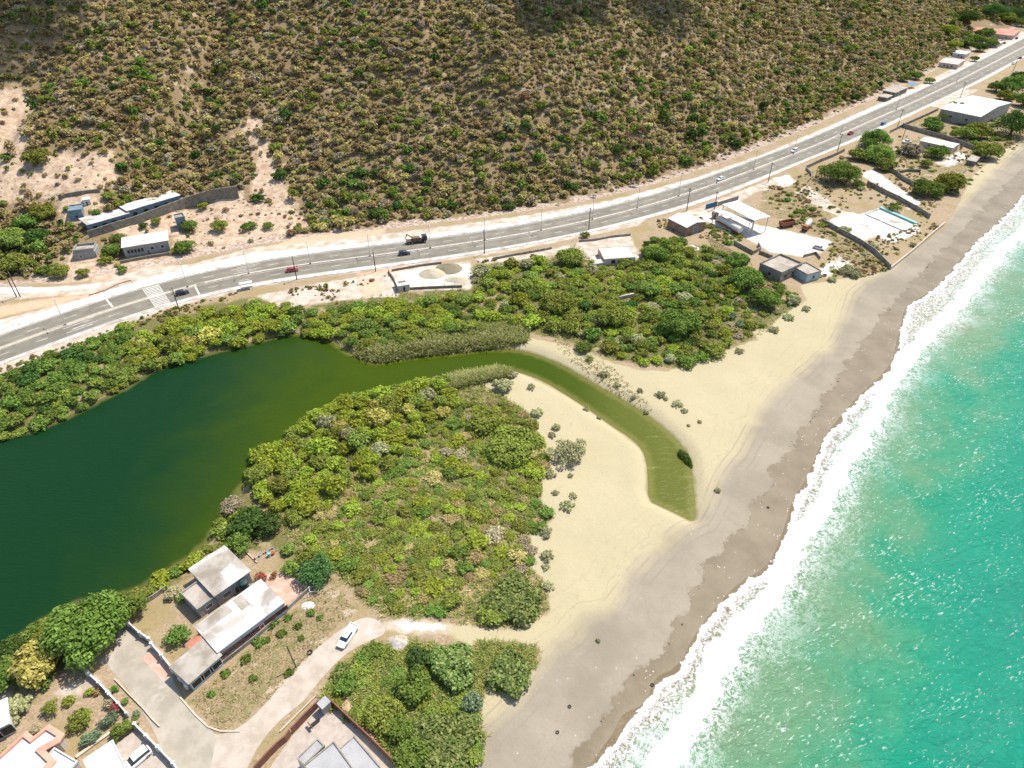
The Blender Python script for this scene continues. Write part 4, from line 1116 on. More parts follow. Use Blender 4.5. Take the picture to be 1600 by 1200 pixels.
def wall(label, px, h, th, mat, z=LAND, name='boundary_wall', cat='wall', group=None, posts=None, onhill=False, hs=None):
    if onhill:
        Q = [g1(*q) for q in px]; P = [q[:2] for q in Q]; zs = [q[2] - .4 for q in Q]
    else:
        P = [GP(x, y) for x, y in px]; zs = [LAND - .3] * len(px)
    o = MB().wallrun(P, zs, hs or h + .3, th).build(name, M[mat]); tag(o, label, cat, group)
    if posts:
        for i in range(len(P) - 1):
            L = np.linalg.norm(P[i + 1] - P[i]); k = max(1, int(L / posts))
            for j in range(k + (i == len(P) - 2)):
                c = P[i] + (P[i + 1] - P[i]) * j / k
                MB().box(c[0] - th, c[1] - th, LAND - .2, c[0] + th, c[1] + th, LAND + h + .22).build('pier', M[mat], o)
    return o

# ---------------------------------------------------------------- vehicles
_car = {}
def loft(secs):
    """secs: (x, half width bottom, half width top, z0, z1) -> closed hull with chamfered top"""
    mb = MB(); vs = []
    for x, wb, wt, z0, z1 in secs:
        vs += [(x, -wb, z0), (x, -wb * 1.02, z0 + (z1 - z0) * .55), (x, -wt, z1), (x, wt, z1), (x, wb * 1.02, z0 + (z1 - z0) * .55), (x, wb, z0)]
    n = len(secs); fs = [(0, 1, 2, 3, 4, 5)]
    for i in range(n - 1):
        a, b = 6 * i, 6 * i + 6
        for j in range(6): fs.append((a + j, b + j, b + (j + 1) % 6, a + (j + 1) % 6))
    e = 6 * (n - 1); fs.append(tuple(e + j for j in range(6))[::-1])
    mb.add(vs, fs); return mb

def car_meshes(style):
    if style in _car: return _car[style]
    L = 4.5 if style != 'pickup' else 5.2
    body = [(-L / 2, .70, .60, .42, .78), (-L / 2 + .12, .84, .74, .30, .92), (-L / 2 + .9, .88, .80, .26, .97 if style != 'pickup' else 1.02), (0, .89, .82, .24, .95), (L / 2 - 1.2, .88, .80, .26, .92), (L / 2 - .25, .84, .70, .30, .78), (L / 2, .68, .56, .42, .66)]
    if style == 'sedan': cab = [(-1.75, .74, .70, .93, .95), (-1.2, .76, .60, .93, 1.36), (-.2, .77, .62, .93, 1.45), (.55, .77, .60, .92, 1.36), (1.25, .74, .68, .90, .92)]
    elif style == 'suv': cab = [(-2.05, .78, .72, .94, 1.0), (-1.85, .78, .66, .94, 1.6), (-.3, .79, .67, .94, 1.68), (.55, .78, .64, .92, 1.55), (1.15, .76, .70, .90, .94)]
    else: cab = [(-.75, .78, .72, .94, 1.0), (-.62, .78, .66, .94, 1.62), (.3, .79, .67, .94, 1.68), (.95, .78, .64, .92, 1.5), (1.45, .76, .70, .90, .94)]
    roof = [(x, w * .0 + t * 1.0, t * .93, z - .02, z + .05) for x, w, t, z0, z in cab[1:-1]]
    b = loft(body)
    cm = loft(cab).mesh('cabin_glass', False); bm = b.mesh('body', False); rm = loft(roof).mesh('roof', False)
    bed = None
    if style == 'pickup':
        bb = MB(); bb.box(-L / 2 + .12, -.86, 1.0, -L / 2 + .2, .86, 1.22).box(-L / 2 + .2, -.86, 1.0, -.82, -.78, 1.22).box(-L / 2 + .2, .78, 1.0, -.82, .86, 1.22); bed = bb.mesh('cargo_bed')
    wm = MB().tube((0, -.11, 0), (0, .11, 0), .34, n=14).mesh('tyre'); rim = MB().tube((0, -.115, 0), (0, .115, 0), .2, n=10).mesh('rim')
    lm = MB().box(-.04, -.17, -.08, .04, .17, .08).mesh('headlight')
    for me, mt in ((cm, 'glass'), (wm, 'tyre'), (rim, 'rim'), (lm, 'lamp')): me.materials.append(M[mt])
    tm = lm.copy(); tm.materials.clear(); tm.materials.append(M['tail'])
    mr = MB().box(-.06, -.1, -.07, .06, .1, .07).mesh('mirror')
    _car[style] = (L, bm, rm, cm, bed, wm, rim, lm, tm, mr); return _car[style]

def car(x, y, z, ang, color, style, label, group=None, name='car', cat='car'):
    L, bm, rm, cm, bed, wm, rim, lm, tm, mr = car_meshes(style)
    root = empty(name, (x, y, z), ang); tag(root, label, cat, group)
    def pc(nm, me, mat=None, par=root, loc=(0, 0, 0)):
        if mat: me = me.copy(); me.materials.clear(); me.materials.append(M[mat])
        return link(nm, me, None, par, loc)
    b = pc('body', bm, 'p_' + color)
    pc('cabin_glass', cm); pc('roof_panel', rm, 'p_' + color)
    if bed: pc('cargo_bed', bed, 'p_' + color)
    for sx in (-L / 2 + .85, L / 2 - .85):
        for sy in (-.8, .8):
            w = pc('wheel', wm, None, root, (sx, sy, .34)); pc('rim', rim, None, w)
    for sy in (-.58, .58):
        pc('headlight', lm, None, root, (L / 2 - .08, sy, .70)); pc('tail_light', tm, None, root, (-L / 2 + .06, sy, .76))
        pc('mirror', mr, 'p_' + color, root, (.95, sy * 1.66, 1.0))
    return root

def road_car(px, py, color, style, label, rev=False, group='cars driving on the highway', **k):
    s = road_s(px, py); o = road_off(px, py); q = road_xy(s, o)
    return car(q[0], q[1], LAND + .055, road_ang(s) + (math.pi if rev else 0), color, style, label, group, **k)

def wheelset(root, xs, w, r=.5):
    for x in xs:
        for sy in (-w, w):
            t = MB().tube((0, -.15, 0), (0, .15, 0), r, n=14).build('wheel', M['tyre'], root, (x, sy, r)); MB().tube((0, -.16, 0), (0, .16, 0), r * .5, n=10).build('rim', M['rim'], t)

# ---------------------------------------------------------------- poles
def utility_pole(px, py, h, label, group='utility poles along the road', arms=1, onhill=False, lean=0.):
    if onhill: x, y, z = g1(px, py)
    else: x, y = GP(px, py); z = LAND
    i = np.argmin(((CL - [x, y]) ** 2).sum(1)); ang = math.atan2(CLT[i, 1], CLT[i, 0])
    root = empty('utility_pole', (x, y, z), ang); tag(root, label, 'utility pole', group)
    MB().tube((0, 0, -.4), (lean, 0, h), .19, .13).build('post', M['polewood'], root)
    for k in range(arms):
        a = MB().box(lean - .07, -1.0, h - .7 - .8 * k, lean + .07, 1.0, h - .56 - .8 * k).build('crossarm', M['polewood'], root)
        for y_ in (-.85, -.4, .4, .85): MB().tube((lean, y_, h - .555 - .8 * k), (lean, y_, h - .36 - .8 * k), .05, n=6).build('insulator', M['steel'], a)
    return root

def lamp_post(px, py, label):
    s = road_s(px, py); x, y = road_xy(s, 0.); h = 9.5
    root = empty('lamp_post', (x, y, LAND + .25), road_ang(s)); tag(root, label, 'street lamp', 'lamp posts on the median')
    MB().tube((0, 0, 0), (0, 0, h), .11, .07).build('post', M['steel'], root)
    MB().box(-.3, -.3, 0, .3, .3, .4).build('base', M['wall_block'], root)
    for sy in (-1, 1):
        a = MB().tube((0, 0, h - .1), (0, sy * 1.9, h + .25), .05, n=6).build('arm', M['steel'], root)
        MB().box(-.16, sy * 1.9 - .4, h + .17, .16, sy * 1.9 + .4, h + .33).build('lamp_head', M['steel'], a)

def tyre(px, py, label, r=.42, flat=True):
    x, y = GP(px, py); z = zat(x, y); mb = MB(); tb = min(.14, r * .36); n, m = 18, 8; vs = []; fs = []
    for i in range(n):
        a = 2 * math.pi * i / n
        for j in range(m):
            b = 2 * math.pi * j / m; q = r + tb * math.cos(b)
            vs.append((q * math.cos(a), q * math.sin(a), tb + tb * math.sin(b)))
    for i in range(n):
        for j in range(m): fs.append((i * m + j, ((i + 1) % n) * m + j, ((i + 1) % n) * m + (j + 1) % m, i * m + (j + 1) % m))
    mb.add(vs, fs); o = mb.build('tyre', M['tyre'], None, (x, y, z), smooth=True); return tag(o, label, 'tyre')

def heap(name, label, cat, px, py, rx, ry, h, mat, rot=0, group=None, seed=0):
    rs = np.random.default_rng(hash_key((px, py, seed))); n = 26; x, y = GP(px, py)
    U = np.linspace(-1, 1, n); X, Y = np.meshgrid(U, U); R = np.sqrt(X * X + Y * Y)
    ox, oy = rs.random(2) * 50
    Z = np.maximum(0, 1 - R ** 1.15) * h * (.7 + .6 * fbm(X * 2 + ox, Y * 2 + oy, 4)) - .04
    idx = np.arange(n * n).reshape(n, n); Q = np.stack([idx[:-1, :-1], idx[:-1, 1:], idx[1:, 1:], idx[1:, :-1]], -1).reshape(-1, 4)
    o = link(name, np_mesh(name, np.stack([X * rx, Y * ry, Z], -1).reshape(-1, 3), Q, smooth=True), mat, None, (x, y, LAND), rot)
    return tag(o, label, cat, group)

def rocks(name, pts, label, cat, mat, smin, smax, seed):
    rs = np.random.default_rng(seed); import bmesh
    bm = bmesh.new(); bmesh.ops.create_icosphere(bm, subdivisions=1, radius=1); V0 = np.array([v.co[:] for v in bm.verts]); bm.verts.index_update(); F0 = np.array([[v.index for v in f.verts] for f in bm.faces]); bm.free()
    Vs, Fs = [], []
    for i, (x, y, z) in enumerate(pts):
        s = smin + (smax - smin) * rs.random() ** 2
        V = V0 * (.75 + .5 * rs.random((len(V0), 1))) * s * np.array([1, .6 + .5 * rs.random(), .5 + .3 * rs.random()])
        a = rs.random() * 6.28; c, d = math.cos(a), math.sin(a)
        V = np.c_[V[:, 0] * c - V[:, 1] * d + x, V[:, 0] * d + V[:, 1] * c + y, V[:, 2] + z + s * .1]
        Fs.append(F0 + len(V0) * i); Vs.append(V)
    return tag(link(name, np_mesh(name, np.concatenate(Vs), np.concatenate(Fs)), mat), label, cat, kind='stuff')
# ================================================================ the place
mats()
build_ground(); build_water(); ASPH, PAV = build_road()
# streets and slabs of the lower settlement
sheet('dirt_track', [(325, 1142), (345, 1150), (380, 1134), (412, 1104), (455, 1052), (500, 1008), (535, 982), (570, 962), (598, 972), (604, 990), (580, 1000), (548, 1016), (520, 1040), (490, 1075), (475, 1096), (440, 1122), (415, 1150), (395, 1180), (375, 1230), (250, 1280), (235, 1200), (262, 1150)], LAND + .02, M['track'])
sheet('street', [(162, 1034), (180, 1018), (185, 980), (200, 975), (222, 1000), (240, 1012), (262, 1042), (282, 1088), (300, 1110), (325, 1136), (338, 1150), (330, 1200), (300, 1290), (262, 1230), (255, 1180), (240, 1140), (215, 1100), (195, 1070)], LAND + .032, M['street'])
sheet('courtyard', [(457, 1150), (500, 1103), (514, 1096), (640, 1215), (560, 1290), (400, 1230)], LAND + .04, M['plaza'], it=0)
sheet('patio', [(412, 908), (436, 895), (484, 916), (449, 945)], LAND + .03, M['patio'], it=0)
sheet('patio', [(222, 1028), (243, 1012), (273, 1050), (254, 1064)], LAND + .034, M['patio'], it=0)
sheet('driveway', [(172, 1172), (214, 1138), (268, 1195), (240, 1260), (190, 1210)], LAND + .036, M['plaza'], it=0)
sheet('concrete_slab', [(1296, 345), (1331, 332), (1368, 360), (1340, 376)], LAND + .03, M['slab'], it=0)
sheet('concrete_slab', [(1471, 255), (1497, 237), (1517, 246), (1482, 259)], LAND + .03, M['slab'], it=0)
sheet('concrete_slab', [(1376, 362), (1432, 352), (1440, 362), (1400, 380), (1376, 376)], LAND + .03, M['slab'], it=1)

# ---- lower settlement houses
h = 3.2
A, B, C = P3([(340, 1020), (444, 942), (298, 984)], h)
W = [('front', .05 + .115 * i, 1.0, 1.7, 1.3, 'redtrim') for i in range(9)]
building('long_house', 'long house with a bleached white flat roof and red window frames beside the dry lot', 'house', A, B, C, h, 'wall_aqua', 'roof_white', over=.12, windows=W, doors=[('front', .62, 1, 2.1, 'redtrim'), ('left', .6, .9, 2.1)])
r_ = bpy.data.objects['long_house']; lu_, lv_ = r_['lu'], r_['lv']
for x0, y0, x1, y1, m_ in [(.02, .70, .46, 1.0, 'roof_stained'), (.55, .55, .68, .97, 'roof_dust'), (.70, .62, .99, .98, 'roof_bright')]:
    MB().box(x0 * lu_, y0 * lv_, h + .203, x1 * lu_, y1 * lv_, h + .26).build('roof_patch', M[m_], r_)
A, B, C = P3([(296, 1066), (343, 1025), (274, 1038)], 2.9)
building('house_annex', 'low annex with a stained grey roof at the street end of the long white house', 'house', A, B, C, 2.9, 'wall_aqua', 'roof_stained', over=.4, windows=[('front', .2, .5, 2.4, 1.7, 'trim', 'dark'), ('front', .5, .5, 2.4, 1.7, 'trim', 'dark'), ('front', .8, .5, 2.4, 1.7, 'trim', 'dark')], doors=[('left', .5, .9, 2.1)])
A, B, C = P3([(303, 1018), (325, 1001), (290, 1006)], 2.6)
building('porch', 'small red pitched roof over the porch of the long white house', 'porch', A, B, C, 2.4, roof='terracotta', gable='x', gh=.7, open_sides=True)
A, B, C = P3([(336, 930), (389, 893), (273, 910)], h + .3)
building('grey_house', 'grey flat roofed house with a bleached patch above the lagoon shrubs', 'house', A, B, (GP(300, 890, LAND + h)), h + .3, 'wall_grey', 'roof_stained', over=.35,
         windows=[('front', .28, 1.1, 1.9, 1.2), ('front', .78, 1.1, 1.4, 1.2), ('right', .4, 1.1, 1.3, 1.2), ('left', .5, 1.1, 1.3, 1.2)], doors=[('front', .55, .95, 2.1)])
A, B, C = P3([(309, 953), (339, 931), (286, 926)], 2.7)
building('grey_annex', 'low grey annex with a raised roof edge in front of the grey flat roofed house', 'house', A, B, C, 2.6, 'wall_grey', 'roof_dust', over=.1, parapet=.3, windows=[('front', .5, 1, 1.5, 1.2), ('left', .5, 1, 1.2, 1.2)])
def water_tank(px, py, zb, r, hh, mat, label):
    x, y = GP(px, py, zb); root = empty('water_tank', (x, y, zb)); tag(root, label, 'water tank')
    mb = MB(); pr = [(r, 0), (r, .12), (r * .96, .16), (r, .22), (r, hh * .45), (r * .96, hh * .48), (r, hh * .52), (r, hh * .86), (r * .55, hh), (r * .3, hh)]
    n = 16; vs = [(q * math.cos(6.2832 * i / n), q * math.sin(6.2832 * i / n), z) for q, z in pr for i in range(n)]
    fs = [(j * n + i, j * n + (i + 1) % n, (j + 1) * n + (i + 1) % n, (j + 1) * n + i) for j in range(len(pr) - 1) for i in range(n)]; fs.append(tuple(range((len(pr) - 1) * n, len(pr) * n)))
    mb.add(vs, fs); mb.build('tank_body', M[mat], root); MB().tube((0, 0, hh), (0, 0, hh + .1), r * .34, n=14).build('lid', M[mat], root)
water_tank(370, 864, LAND, .75, 1.9, 'tank', 'black round water tank at the corner of the grey flat roofed house')
water_tank(383, 918, LAND + 1.0, .85, 2.1, 'tankgreen', 'dark green water tank between the grey house and the long white house')
MB().box(-.9, -.9, -.2, .9, .9, 1.0).build('tank_plinth', M['wall_block'], None, (*GP(383, 918, LAND + 1), LAND))
o = bpy.data.objects['tank_plinth']; tag(o, 'concrete block plinth carrying the dark green water tank', 'plinth')

# white house with coral edging
def lroof(name, label, px, h, edge, top, wallm, pw=.9):
    P = P3(px, h); c = np.mean(P, 0); P = [p - c for p in P]; root = empty(name, (c[0], c[1], LAND)); tag(root, label, 'house')
    n = len(P); ar = sum(P[i][0] * P[(i + 1) % n][1] - P[(i + 1) % n][0] * P[i][1] for i in range(n))
    if ar < 0: P = P[::-1]
    def inset(d):
        out = []
        for i in range(n):
            a, b, e = P[i - 1], P[i], P[(i + 1) % n]; u = (b - a) / np.linalg.norm(b - a); v = (e - b) / np.linalg.norm(e - b)
            nu, nv = np.array([-u[1], u[0]]), np.array([-v[1], v[0]]); q = nu + nv; q = q / max(.35, np.dot(q, nu)); out.append(b + q * d)
        return out
    MB().prism([tuple(p) for p in inset(.35)], -.4, h - .35).build('wall', M[wallm], root)
    MB().prism([tuple(p) for p in inset(.3)], h - .345, h - .1).build('roof', M[top], root)
    I = inset(pw); mb = MB(); hi = h + .32
    for i in range(n):
        j = (i + 1) % n; a, b, c2, d = P[i], P[j], I[j], I[i]
        mb.add([(*a, h - .4), (*b, h - .4), (*c2, h - .097), (*d, h - .097), (*a, h - .05), (*b, h - .05), (*c2, hi), (*d, hi)],
               [(4, 5, 6, 7), (0, 1, 5, 4), (3, 7, 6, 2)])
    mb.build('roof_edge', M[edge], root)
    for i in range(n):
        a, b = P[i], P[(i + 1) % n]; L = np.linalg.norm(b - a)
        if L < 3.5: continue
        u = (b - a) / L; nn = np.array([u[1], -u[0]]); mid = (a + b) / 2 - nn * .35; w = .7
        q = lambda t, d, z: (*(mid + u * t + nn * d), z)
        def slabm(t0, t1, z0, z1, d0, d1):
            m = MB(); m.add([q(t0, d0, z0), q(t1, d0, z0), q(t1, d1, z0), q(t0, d1, z0), q(t0, d0, z1), q(t1, d0, z1), q(t1, d1, z1), q(t0, d1, z1)], [(3, 2, 1, 0), (4, 5, 6, 7), (0, 1, 5, 4), (1, 2, 6, 5), (2, 3, 7, 6), (3, 0, 4, 7)]); return m
        f = slabm(-w, w, 1.0, 2.2, .005, .06).build('window', M['trim'], root); slabm(-w + .1, w - .1, 1.1, 2.1, .062, .08).build('pane', M['glass'], f)
    return root
lroof('villa', 'white roofed villa edged in coral tiles at the corner of the garden', [(-60, 1215), (-5, 1182), (12, 1167), (40, 1141), (52, 1150), (76, 1131), (101, 1146), (92, 1160), (71, 1172), (88, 1188), (60, 1222), (10, 1260)], 3.4, 'coral', 'roof_bright', 'wall_cream')
A, B, C = P3([(101, 1213), (121, 1191), (80, 1176)], 3.0)
building('villa_annex', 'small white roofed block with a low rim beside the coral edged villa', 'house', A, B, C, 2.8, 'wall_white', 'roof_bright', over=.1, parapet=.25, windows=[('right', .5, 1, 1.2, 1.1)])
A, B, C = P3([(150, 1232), (196, 1200), (124, 1192)], 3.0)
building('carport', 'flat white roof of the carport beside the parked hatchback', 'carport', A, B, C, 2.8, 'wall_white', 'roof_bright', over=.1, parapet=.12, windows=[('right', .5, 1, 1.2, 1.1)], doors=[('right', .2, .9, 2)])
A, B, C = P3([(-32, 1152), (13, 1130), (-50, 1122)], 3.0)
building('roadside_house', 'low white roofed house with a dark veranda beside the big light shrub', 'house', A, B, C, 3.0, 'wall_white', 'roof_bright', over=.3, windows=[('front', .3, .3, 2.6, 2.3, 'trim', 'dark'), ('front', .75, .3, 2.6, 2.3, 'trim', 'dark')])
# modern grey roofed house at the bottom of the frame
A, B, C = P3([(520, 1262), (566, 1222), (475, 1197)], 3.6); A2 = A
building('modern_house', 'modern house with a large flat grey roof inside the walled courtyard', 'house', A, B, GP(470, 1202, LAND + 3.6), 3.4, 'wall_white', 'roof_grey', over=.15, parapet=.22, pmat='wall_block', windows=[('left', .3, 1, 1.6, 1.3), ('left', .7, 1, 1.6, 1.3), ('back', .5, 1, 1.8, 1.3)])
A, B, C = P3([(576, 1233), (602, 1208), (524, 1177)], 3.3)
building('modern_wing', 'grey roofed side wing of the modern house next to the thicket wall', 'house', A, B, C, 3.1, 'wall_white', 'roof_grey', over=.1, parapet=.2, pmat='wall_block', windows=[('back', .5, 1, 1.6, 1.3), ('right', .5, 1, 1.6, 1.3)])
A, B, C = P3([(475, 1197), (507, 1165), (466, 1187)], 3.2)
building('modern_porch', 'narrow grey porch roof on the courtyard side of the modern house', 'porch', A, B, GP(464, 1186, LAND + 3.2), 3.0, 'wall_white', 'roof_grey', over=.05, parapet=.18, pmat='wall_block', windows=[('back', .3, 1, 1.2, 1.2), ('back', .7, 1, 1.2, 1.2)])
A, B, C = P3([(504, 1108), (516, 1097), (498, 1098)], 2.2)
building('gate_lodge', 'tiny grey gatehouse at the far corner of the walled courtyard', 'gatehouse', A, B, C, 2.2, 'wall_grey', 'roof_grey', over=.1, doors=[('left', .5, .7, 1.9)])

# ---- walls of the lower settlement
wall('white yard wall with square piers running down from the shady tree to the patio', [(189, 962), (203, 978), (222, 995), (236, 1004)], 1.5, .25, 'wall_white', posts=4)
wall('white street wall with square piers in front of the terracotta patio', [(240, 1012), (256, 1030), (272, 1050), (284, 1064), (294, 1076)], 1.5, .28, 'wall_white', posts=3)
wall('long low grey wall between the white house and the dry lot', [(296, 1077), (345, 1041), (400, 998), (445, 958), (488, 918)], 1.0, .2, 'wall_block')
wall('grey back wall of the yard below the lagoon shrubs', [(189, 962), (212, 952), (240, 936), (262, 920)], 1.2, .2, 'wall_block')
wall('white garden wall with piers crossing from the shady tree towards the flower bed', [(115, 1028), (140, 1056), (158, 1072), (172, 1087)], 1.3, .25, 'wall_white', posts=4)
wall('white garden wall between the red flowering shrub and the street bed', [(174, 1090), (188, 1104), (201, 1119)], 1.2, .22, 'wall_white', posts=4)
wall('white driveway wall with round headed piers beside the parked hatchback', [(214, 1137), (232, 1155), (250, 1173), (274, 1198), (290, 1220)], 1.4, .26, 'wall_white', posts=3.4)
wall('low kerb wall of the planted bed along the street', [(180, 1062), (202, 1085), (222, 1105), (238, 1124), (250, 1136)], .35, .18, 'wall_cream', name='kerb_wall')
wall('pale kerb edging the dry lot along the street', [(282, 1090), (305, 1117), (325, 1136), (345, 1143), (375, 1143)], .2, .25, 'wall_cream', name='kerb_wall')
wall('cream garden path wall beside the clipped hedges', [(120, 1184), (150, 1162), (178, 1142)], .4, .5, 'wall_cream', name='path_wall')
wall('brown courtyard fence wall facing the dirt track', [(500, 1102), (478, 1124), (457, 1146)], 1.9, .25, 'wall_brown', name='fence_wall')
wall('brown curved gate wall at the courtyard entrance', [(455, 1148), (448, 1158), (436, 1168), (424, 1180), (400, 1206)], 1.9, .25, 'wall_brown', name='fence_wall')
wall('low pale verge wall outside the brown courtyard fence', [(494, 1088), (474, 1108), (452, 1130), (438, 1144)], .35, .2, 'wall_cream', name='kerb_wall')
wall('brown boundary wall between the courtyard and the thicket', [(515, 1097), (545, 1125), (580, 1158), (610, 1188), (640, 1218)], 1.6, .2, 'wall_brown')
wall('low pale wall across the bare yard behind the red patio', [(384, 862), (392, 870), (402, 880)], .3, .2, 'wall_cream', name='kerb_wall')
wall('short pale wall closing the end of the red patio', [(460, 906), (470, 913), (480, 920)], .5, .25, 'wall_cream', name='kerb_wall')

# ---- hillside houses on the left
def hill_house(name, label, pl, pr, depth, h, wallm, roofm, **kw):
    a = g1(*pl); b = g1(*pr); u = (b - a)[:2]; u = u / np.linalg.norm(u); c = a[:2] + np.array([-u[1], u[0]]) * depth
    return building(name, label, 'house', a, b, c, h, wallm, roofm, z0=min(a[2], b[2]) - .1, base=2.5, **kw)
hill_house('stilt_house', 'white roofed hillside house with a latticed front just above the road', (197, 403), (267, 392), 9, 4.4, 'wall_grey', 'roof_white', over=.4, gable=None,
           windows=[('front', .1 + .075 * i, 1.7, 1.0, 1.5, 'wall_grey', 'dark') for i in range(5)] + [('front', .62, 1.8, 1.3, 1.3), ('front', .85, 1.8, 1.3, 1.3)], doors=[('front', .52, .9, 2.1)])
hill_house('terrace_house', 'long white roofed hillside house with a faded blue front behind the stone wall', (142, 364), (204, 343), 8, 3.4, 'wall_blue', 'roof_white', over=.4, windows=[('front', .15 + .23 * i, .9, 1.8, 1.5, 'wall_blue', 'dark') for i in range(4)])
hill_house('terrace_house', 'upper half of the white roofed hillside terrace nearest the long stone wall', (203, 341), (284, 318), 7, 3.6, 'wall_blue', 'roof_white', over=.4, windows=[('front', .12 + .2 * i, .9, 1.7, 1.5, 'wall_blue', 'dark') for i in range(4)])
r_, lu, lv = hill_house('roofless_shell', 'small grey roofless block shell beside the hillside track', (118, 407), (152, 402), 6, 3.0, 'wall_grey', 'roof_dust', over=-.3, parapet=.9, windows=[('front', .3, 1, .9, 1)])
hill_house('blue_shack', 'small dark blue shack on the bare earth terrace', (112, 345), (132, 341), 6, 3.6, 'wall_blue', 'wall_blue', over=.1, parapet=.4, windows=[('front', .5, 1, 1, 1, 'wall_blue', 'dark')])
hill_house('white_shed', 'tiny white shed next to the dark blue shack', (132, 322), (143, 320), 3, 2.4, 'wall_white', 'roof_white', over=.1, doors=[('front', .5, .8, 1.9)])
hill_house('tower_shed', 'narrow two storey shed with a roof rim beside the round green tree', (280, 361), (294, 358), 4, 5.0, 'wall_blue', 'roof_dust', over=.1, parapet=.5, windows=[('front', .5, 3, .9, 1)], doors=[('front', .5, .9, 2)])
wall('long grey stone retaining wall climbing the hillside beside the terrace', [(140, 372), (178, 360), (214, 350), (250, 338), (295, 324), (335, 313), (374, 309)], 4, .5, 'wall_stone', name='retaining_wall', onhill=True, hs=[3.2, 3.4, 3.6, 4.0, 4.8, 5.2, 5.6])
wall('dark boundary wall behind the blue shack on the bare terrace', [(92, 311), (125, 305), (157, 301)], 1.8, .3, 'wall_stone', onhill=True)
wall('low rubble wall below the latticed hillside house', [(188, 412), (212, 407), (240, 402), (266, 398)], 1.2, .5, 'wall_stone', onhill=True)

# ---- parcel beside the highway
A, B, C = P3([(622, 447), (640, 444), (618, 437)], 2.4)
building('site_hut', 'small patched hut with a rusty red roof panel in the fenced gravel yard', 'hut', A, B, C, 2.3, 'wall_cream', 'roof_bright', over=.2, doors=[('front', .5, .9, 1.9, 'dark')], windows=[('right', .5, 1, .8, .8, 'wood', 'dark')])
x, y = GP(626, 433, LAND + 2.5); MB().box(-1.3, -.7, 0, 1.3, .7, .06).build('roof_panel', M['rust'], bpy.data.objects['site_hut'], None)
q = bpy.data.objects['roof_panel']; q.location = (bpy.data.objects['site_hut']['lu'] * .45, bpy.data.objects['site_hut']['lv'] * .5, 2.51)
gravel = simple('gravel_heap', (.50, .43, .30, 1), (.42, .36, .25, 1), 1.5, .95)
dgravel = simple('dark_gravel', (.20, .17, .10, 1), (.26, .22, .14, 1), 1.5, .95)
heap('gravel_heap', 'large pale gravel heap in the middle of the fenced yard', 'gravel heap', 676, 428, 5.2, 4.2, 2.4, gravel, group='gravel heaps in the fenced yard')
heap('gravel_heap', 'dark gravel heap by the road wall of the fenced yard', 'gravel heap', 701, 420, 5.0, 4.6, 2.0, dgravel, group='gravel heaps in the fenced yard')
heap('gravel_heap', 'low greyish gravel heap at the gate end of the fenced yard', 'gravel heap', 713, 437, 4.5, 2.6, 1.2, gravel, group='gravel heaps in the fenced yard')
wall('dark low wall on the lagoon side of the fenced gravel yard', [(607, 425), (617, 440), (622, 454), (650, 452), (690, 450), (722, 449)], .9, .35, 'wall_stone')
wall('low roadside wall of the fenced gravel yard', [(612, 424), (640, 419), (664, 415), (690, 412)], .8, .3, 'wall_stone')
for i, (a, b) in enumerate([(645, 451), (661, 451), (677, 450), (695, 450), (711, 449)]):
    x, y = GP(a, b); tag(MB().tube((0, 0, 0), (0, 0, 2.6), .06, n=6).build('fence_post', M['steel'], None, (x, y, LAND)), 'thin steel fence post on the yard wall beside the gravel heaps', 'fence post', 'fence posts of the gravel yard')
A, B, C = P3([(944, 405), (993, 402), (935, 393)], 2.6)
building('ruined_house', 'ruined roadside house with a broken pale concrete roof among the trees', 'house', A, B, GP(928, 388, LAND + 2.6), 2.4, 'wall_cream', 'slab', over=.05, parapet=.12, pmat='wall_cream', windows=[('front', .3, .6, 1.6, 1.5, 'wall_stone', 'dark'), ('front', .7, .6, 1.6, 1.5, 'wall_stone', 'dark')], doors=[('front', .5, 1, 2, 'dark')])
A, B, C = P3([(928, 413), (944, 410), (926, 407)], 1.6)
building('water_cistern', 'low pale concrete cistern beside the ruined roadside house', 'cistern', A, B, C, 1.5, 'wall_cream', 'slab', over=0, slab=.15)
wall('mossy roadside wall west of the ruined house', [(770, 406), (800, 400), (830, 395), (862, 389)], .9, .3, 'wall_block')
wall('stone roadside wall behind the round tree by the ruined house', [(905, 378), (930, 376), (955, 371), (985, 368)], .9, .3, 'wall_block')
wall('broken slab wall in the middle of the eastern thicket', [(962, 469), (975, 466), (990, 463)], 1.2, .5, 'slab', name='ruined_wall')
heap('concrete_rubble', 'pale concrete rubble heap at the edge of the thicket by the long shed', 'rubble heap', 1080, 388, 3.2, 2.4, 1.4, M['slab'])

# ---- roadside plots east of the thicket
A, B, C = P3([(1073, 356), (1103, 347), (1049, 340)], 3.6)
building('gabled_shed', 'pale gabled shed with rusty brown side sheets beside the highway', 'shed', A, B, C, 3.6, 'rustsheet', 'zinc', over=.2, gable='y', gh=1.0, doors=[('front', .5, 2.6, 2.8, 'wall_blue')], windows=[('left', .3, 1.2, 1, 1), ('left', .7, 1.2, 1, 1)])
wall('blue sheet fence panel at the yard entrance by the highway', [(1102, 327), (1120, 322)], 2.2, .12, 'bluefence', name='sheet_fence', cat='fence')
wall('grey block wall between the blue fence panel and the open warehouse', [(1121, 322), (1137, 317), (1153, 312)], 1.8, .25, 'wall_block')
A, B, C = P3([(1179, 344), (1202, 338), (1140, 317)], 6.5)
building('open_warehouse', 'open sided warehouse with a broad white sheet roof on posts', 'warehouse', A, B, C, 6.3, roof='roof_bright', over=.3, open_sides=True, slab=.25)
A, B, C = P3([(1172, 348), (1178.5, 344.5), (1131, 321)], 5.5)
building('lean_to', 'narrow white lean-to roof along the tanker side of the open warehouse', 'lean-to', A, B, C, 5.2, roof='roof_bright', over=.1, open_sides=True, slab=.2)
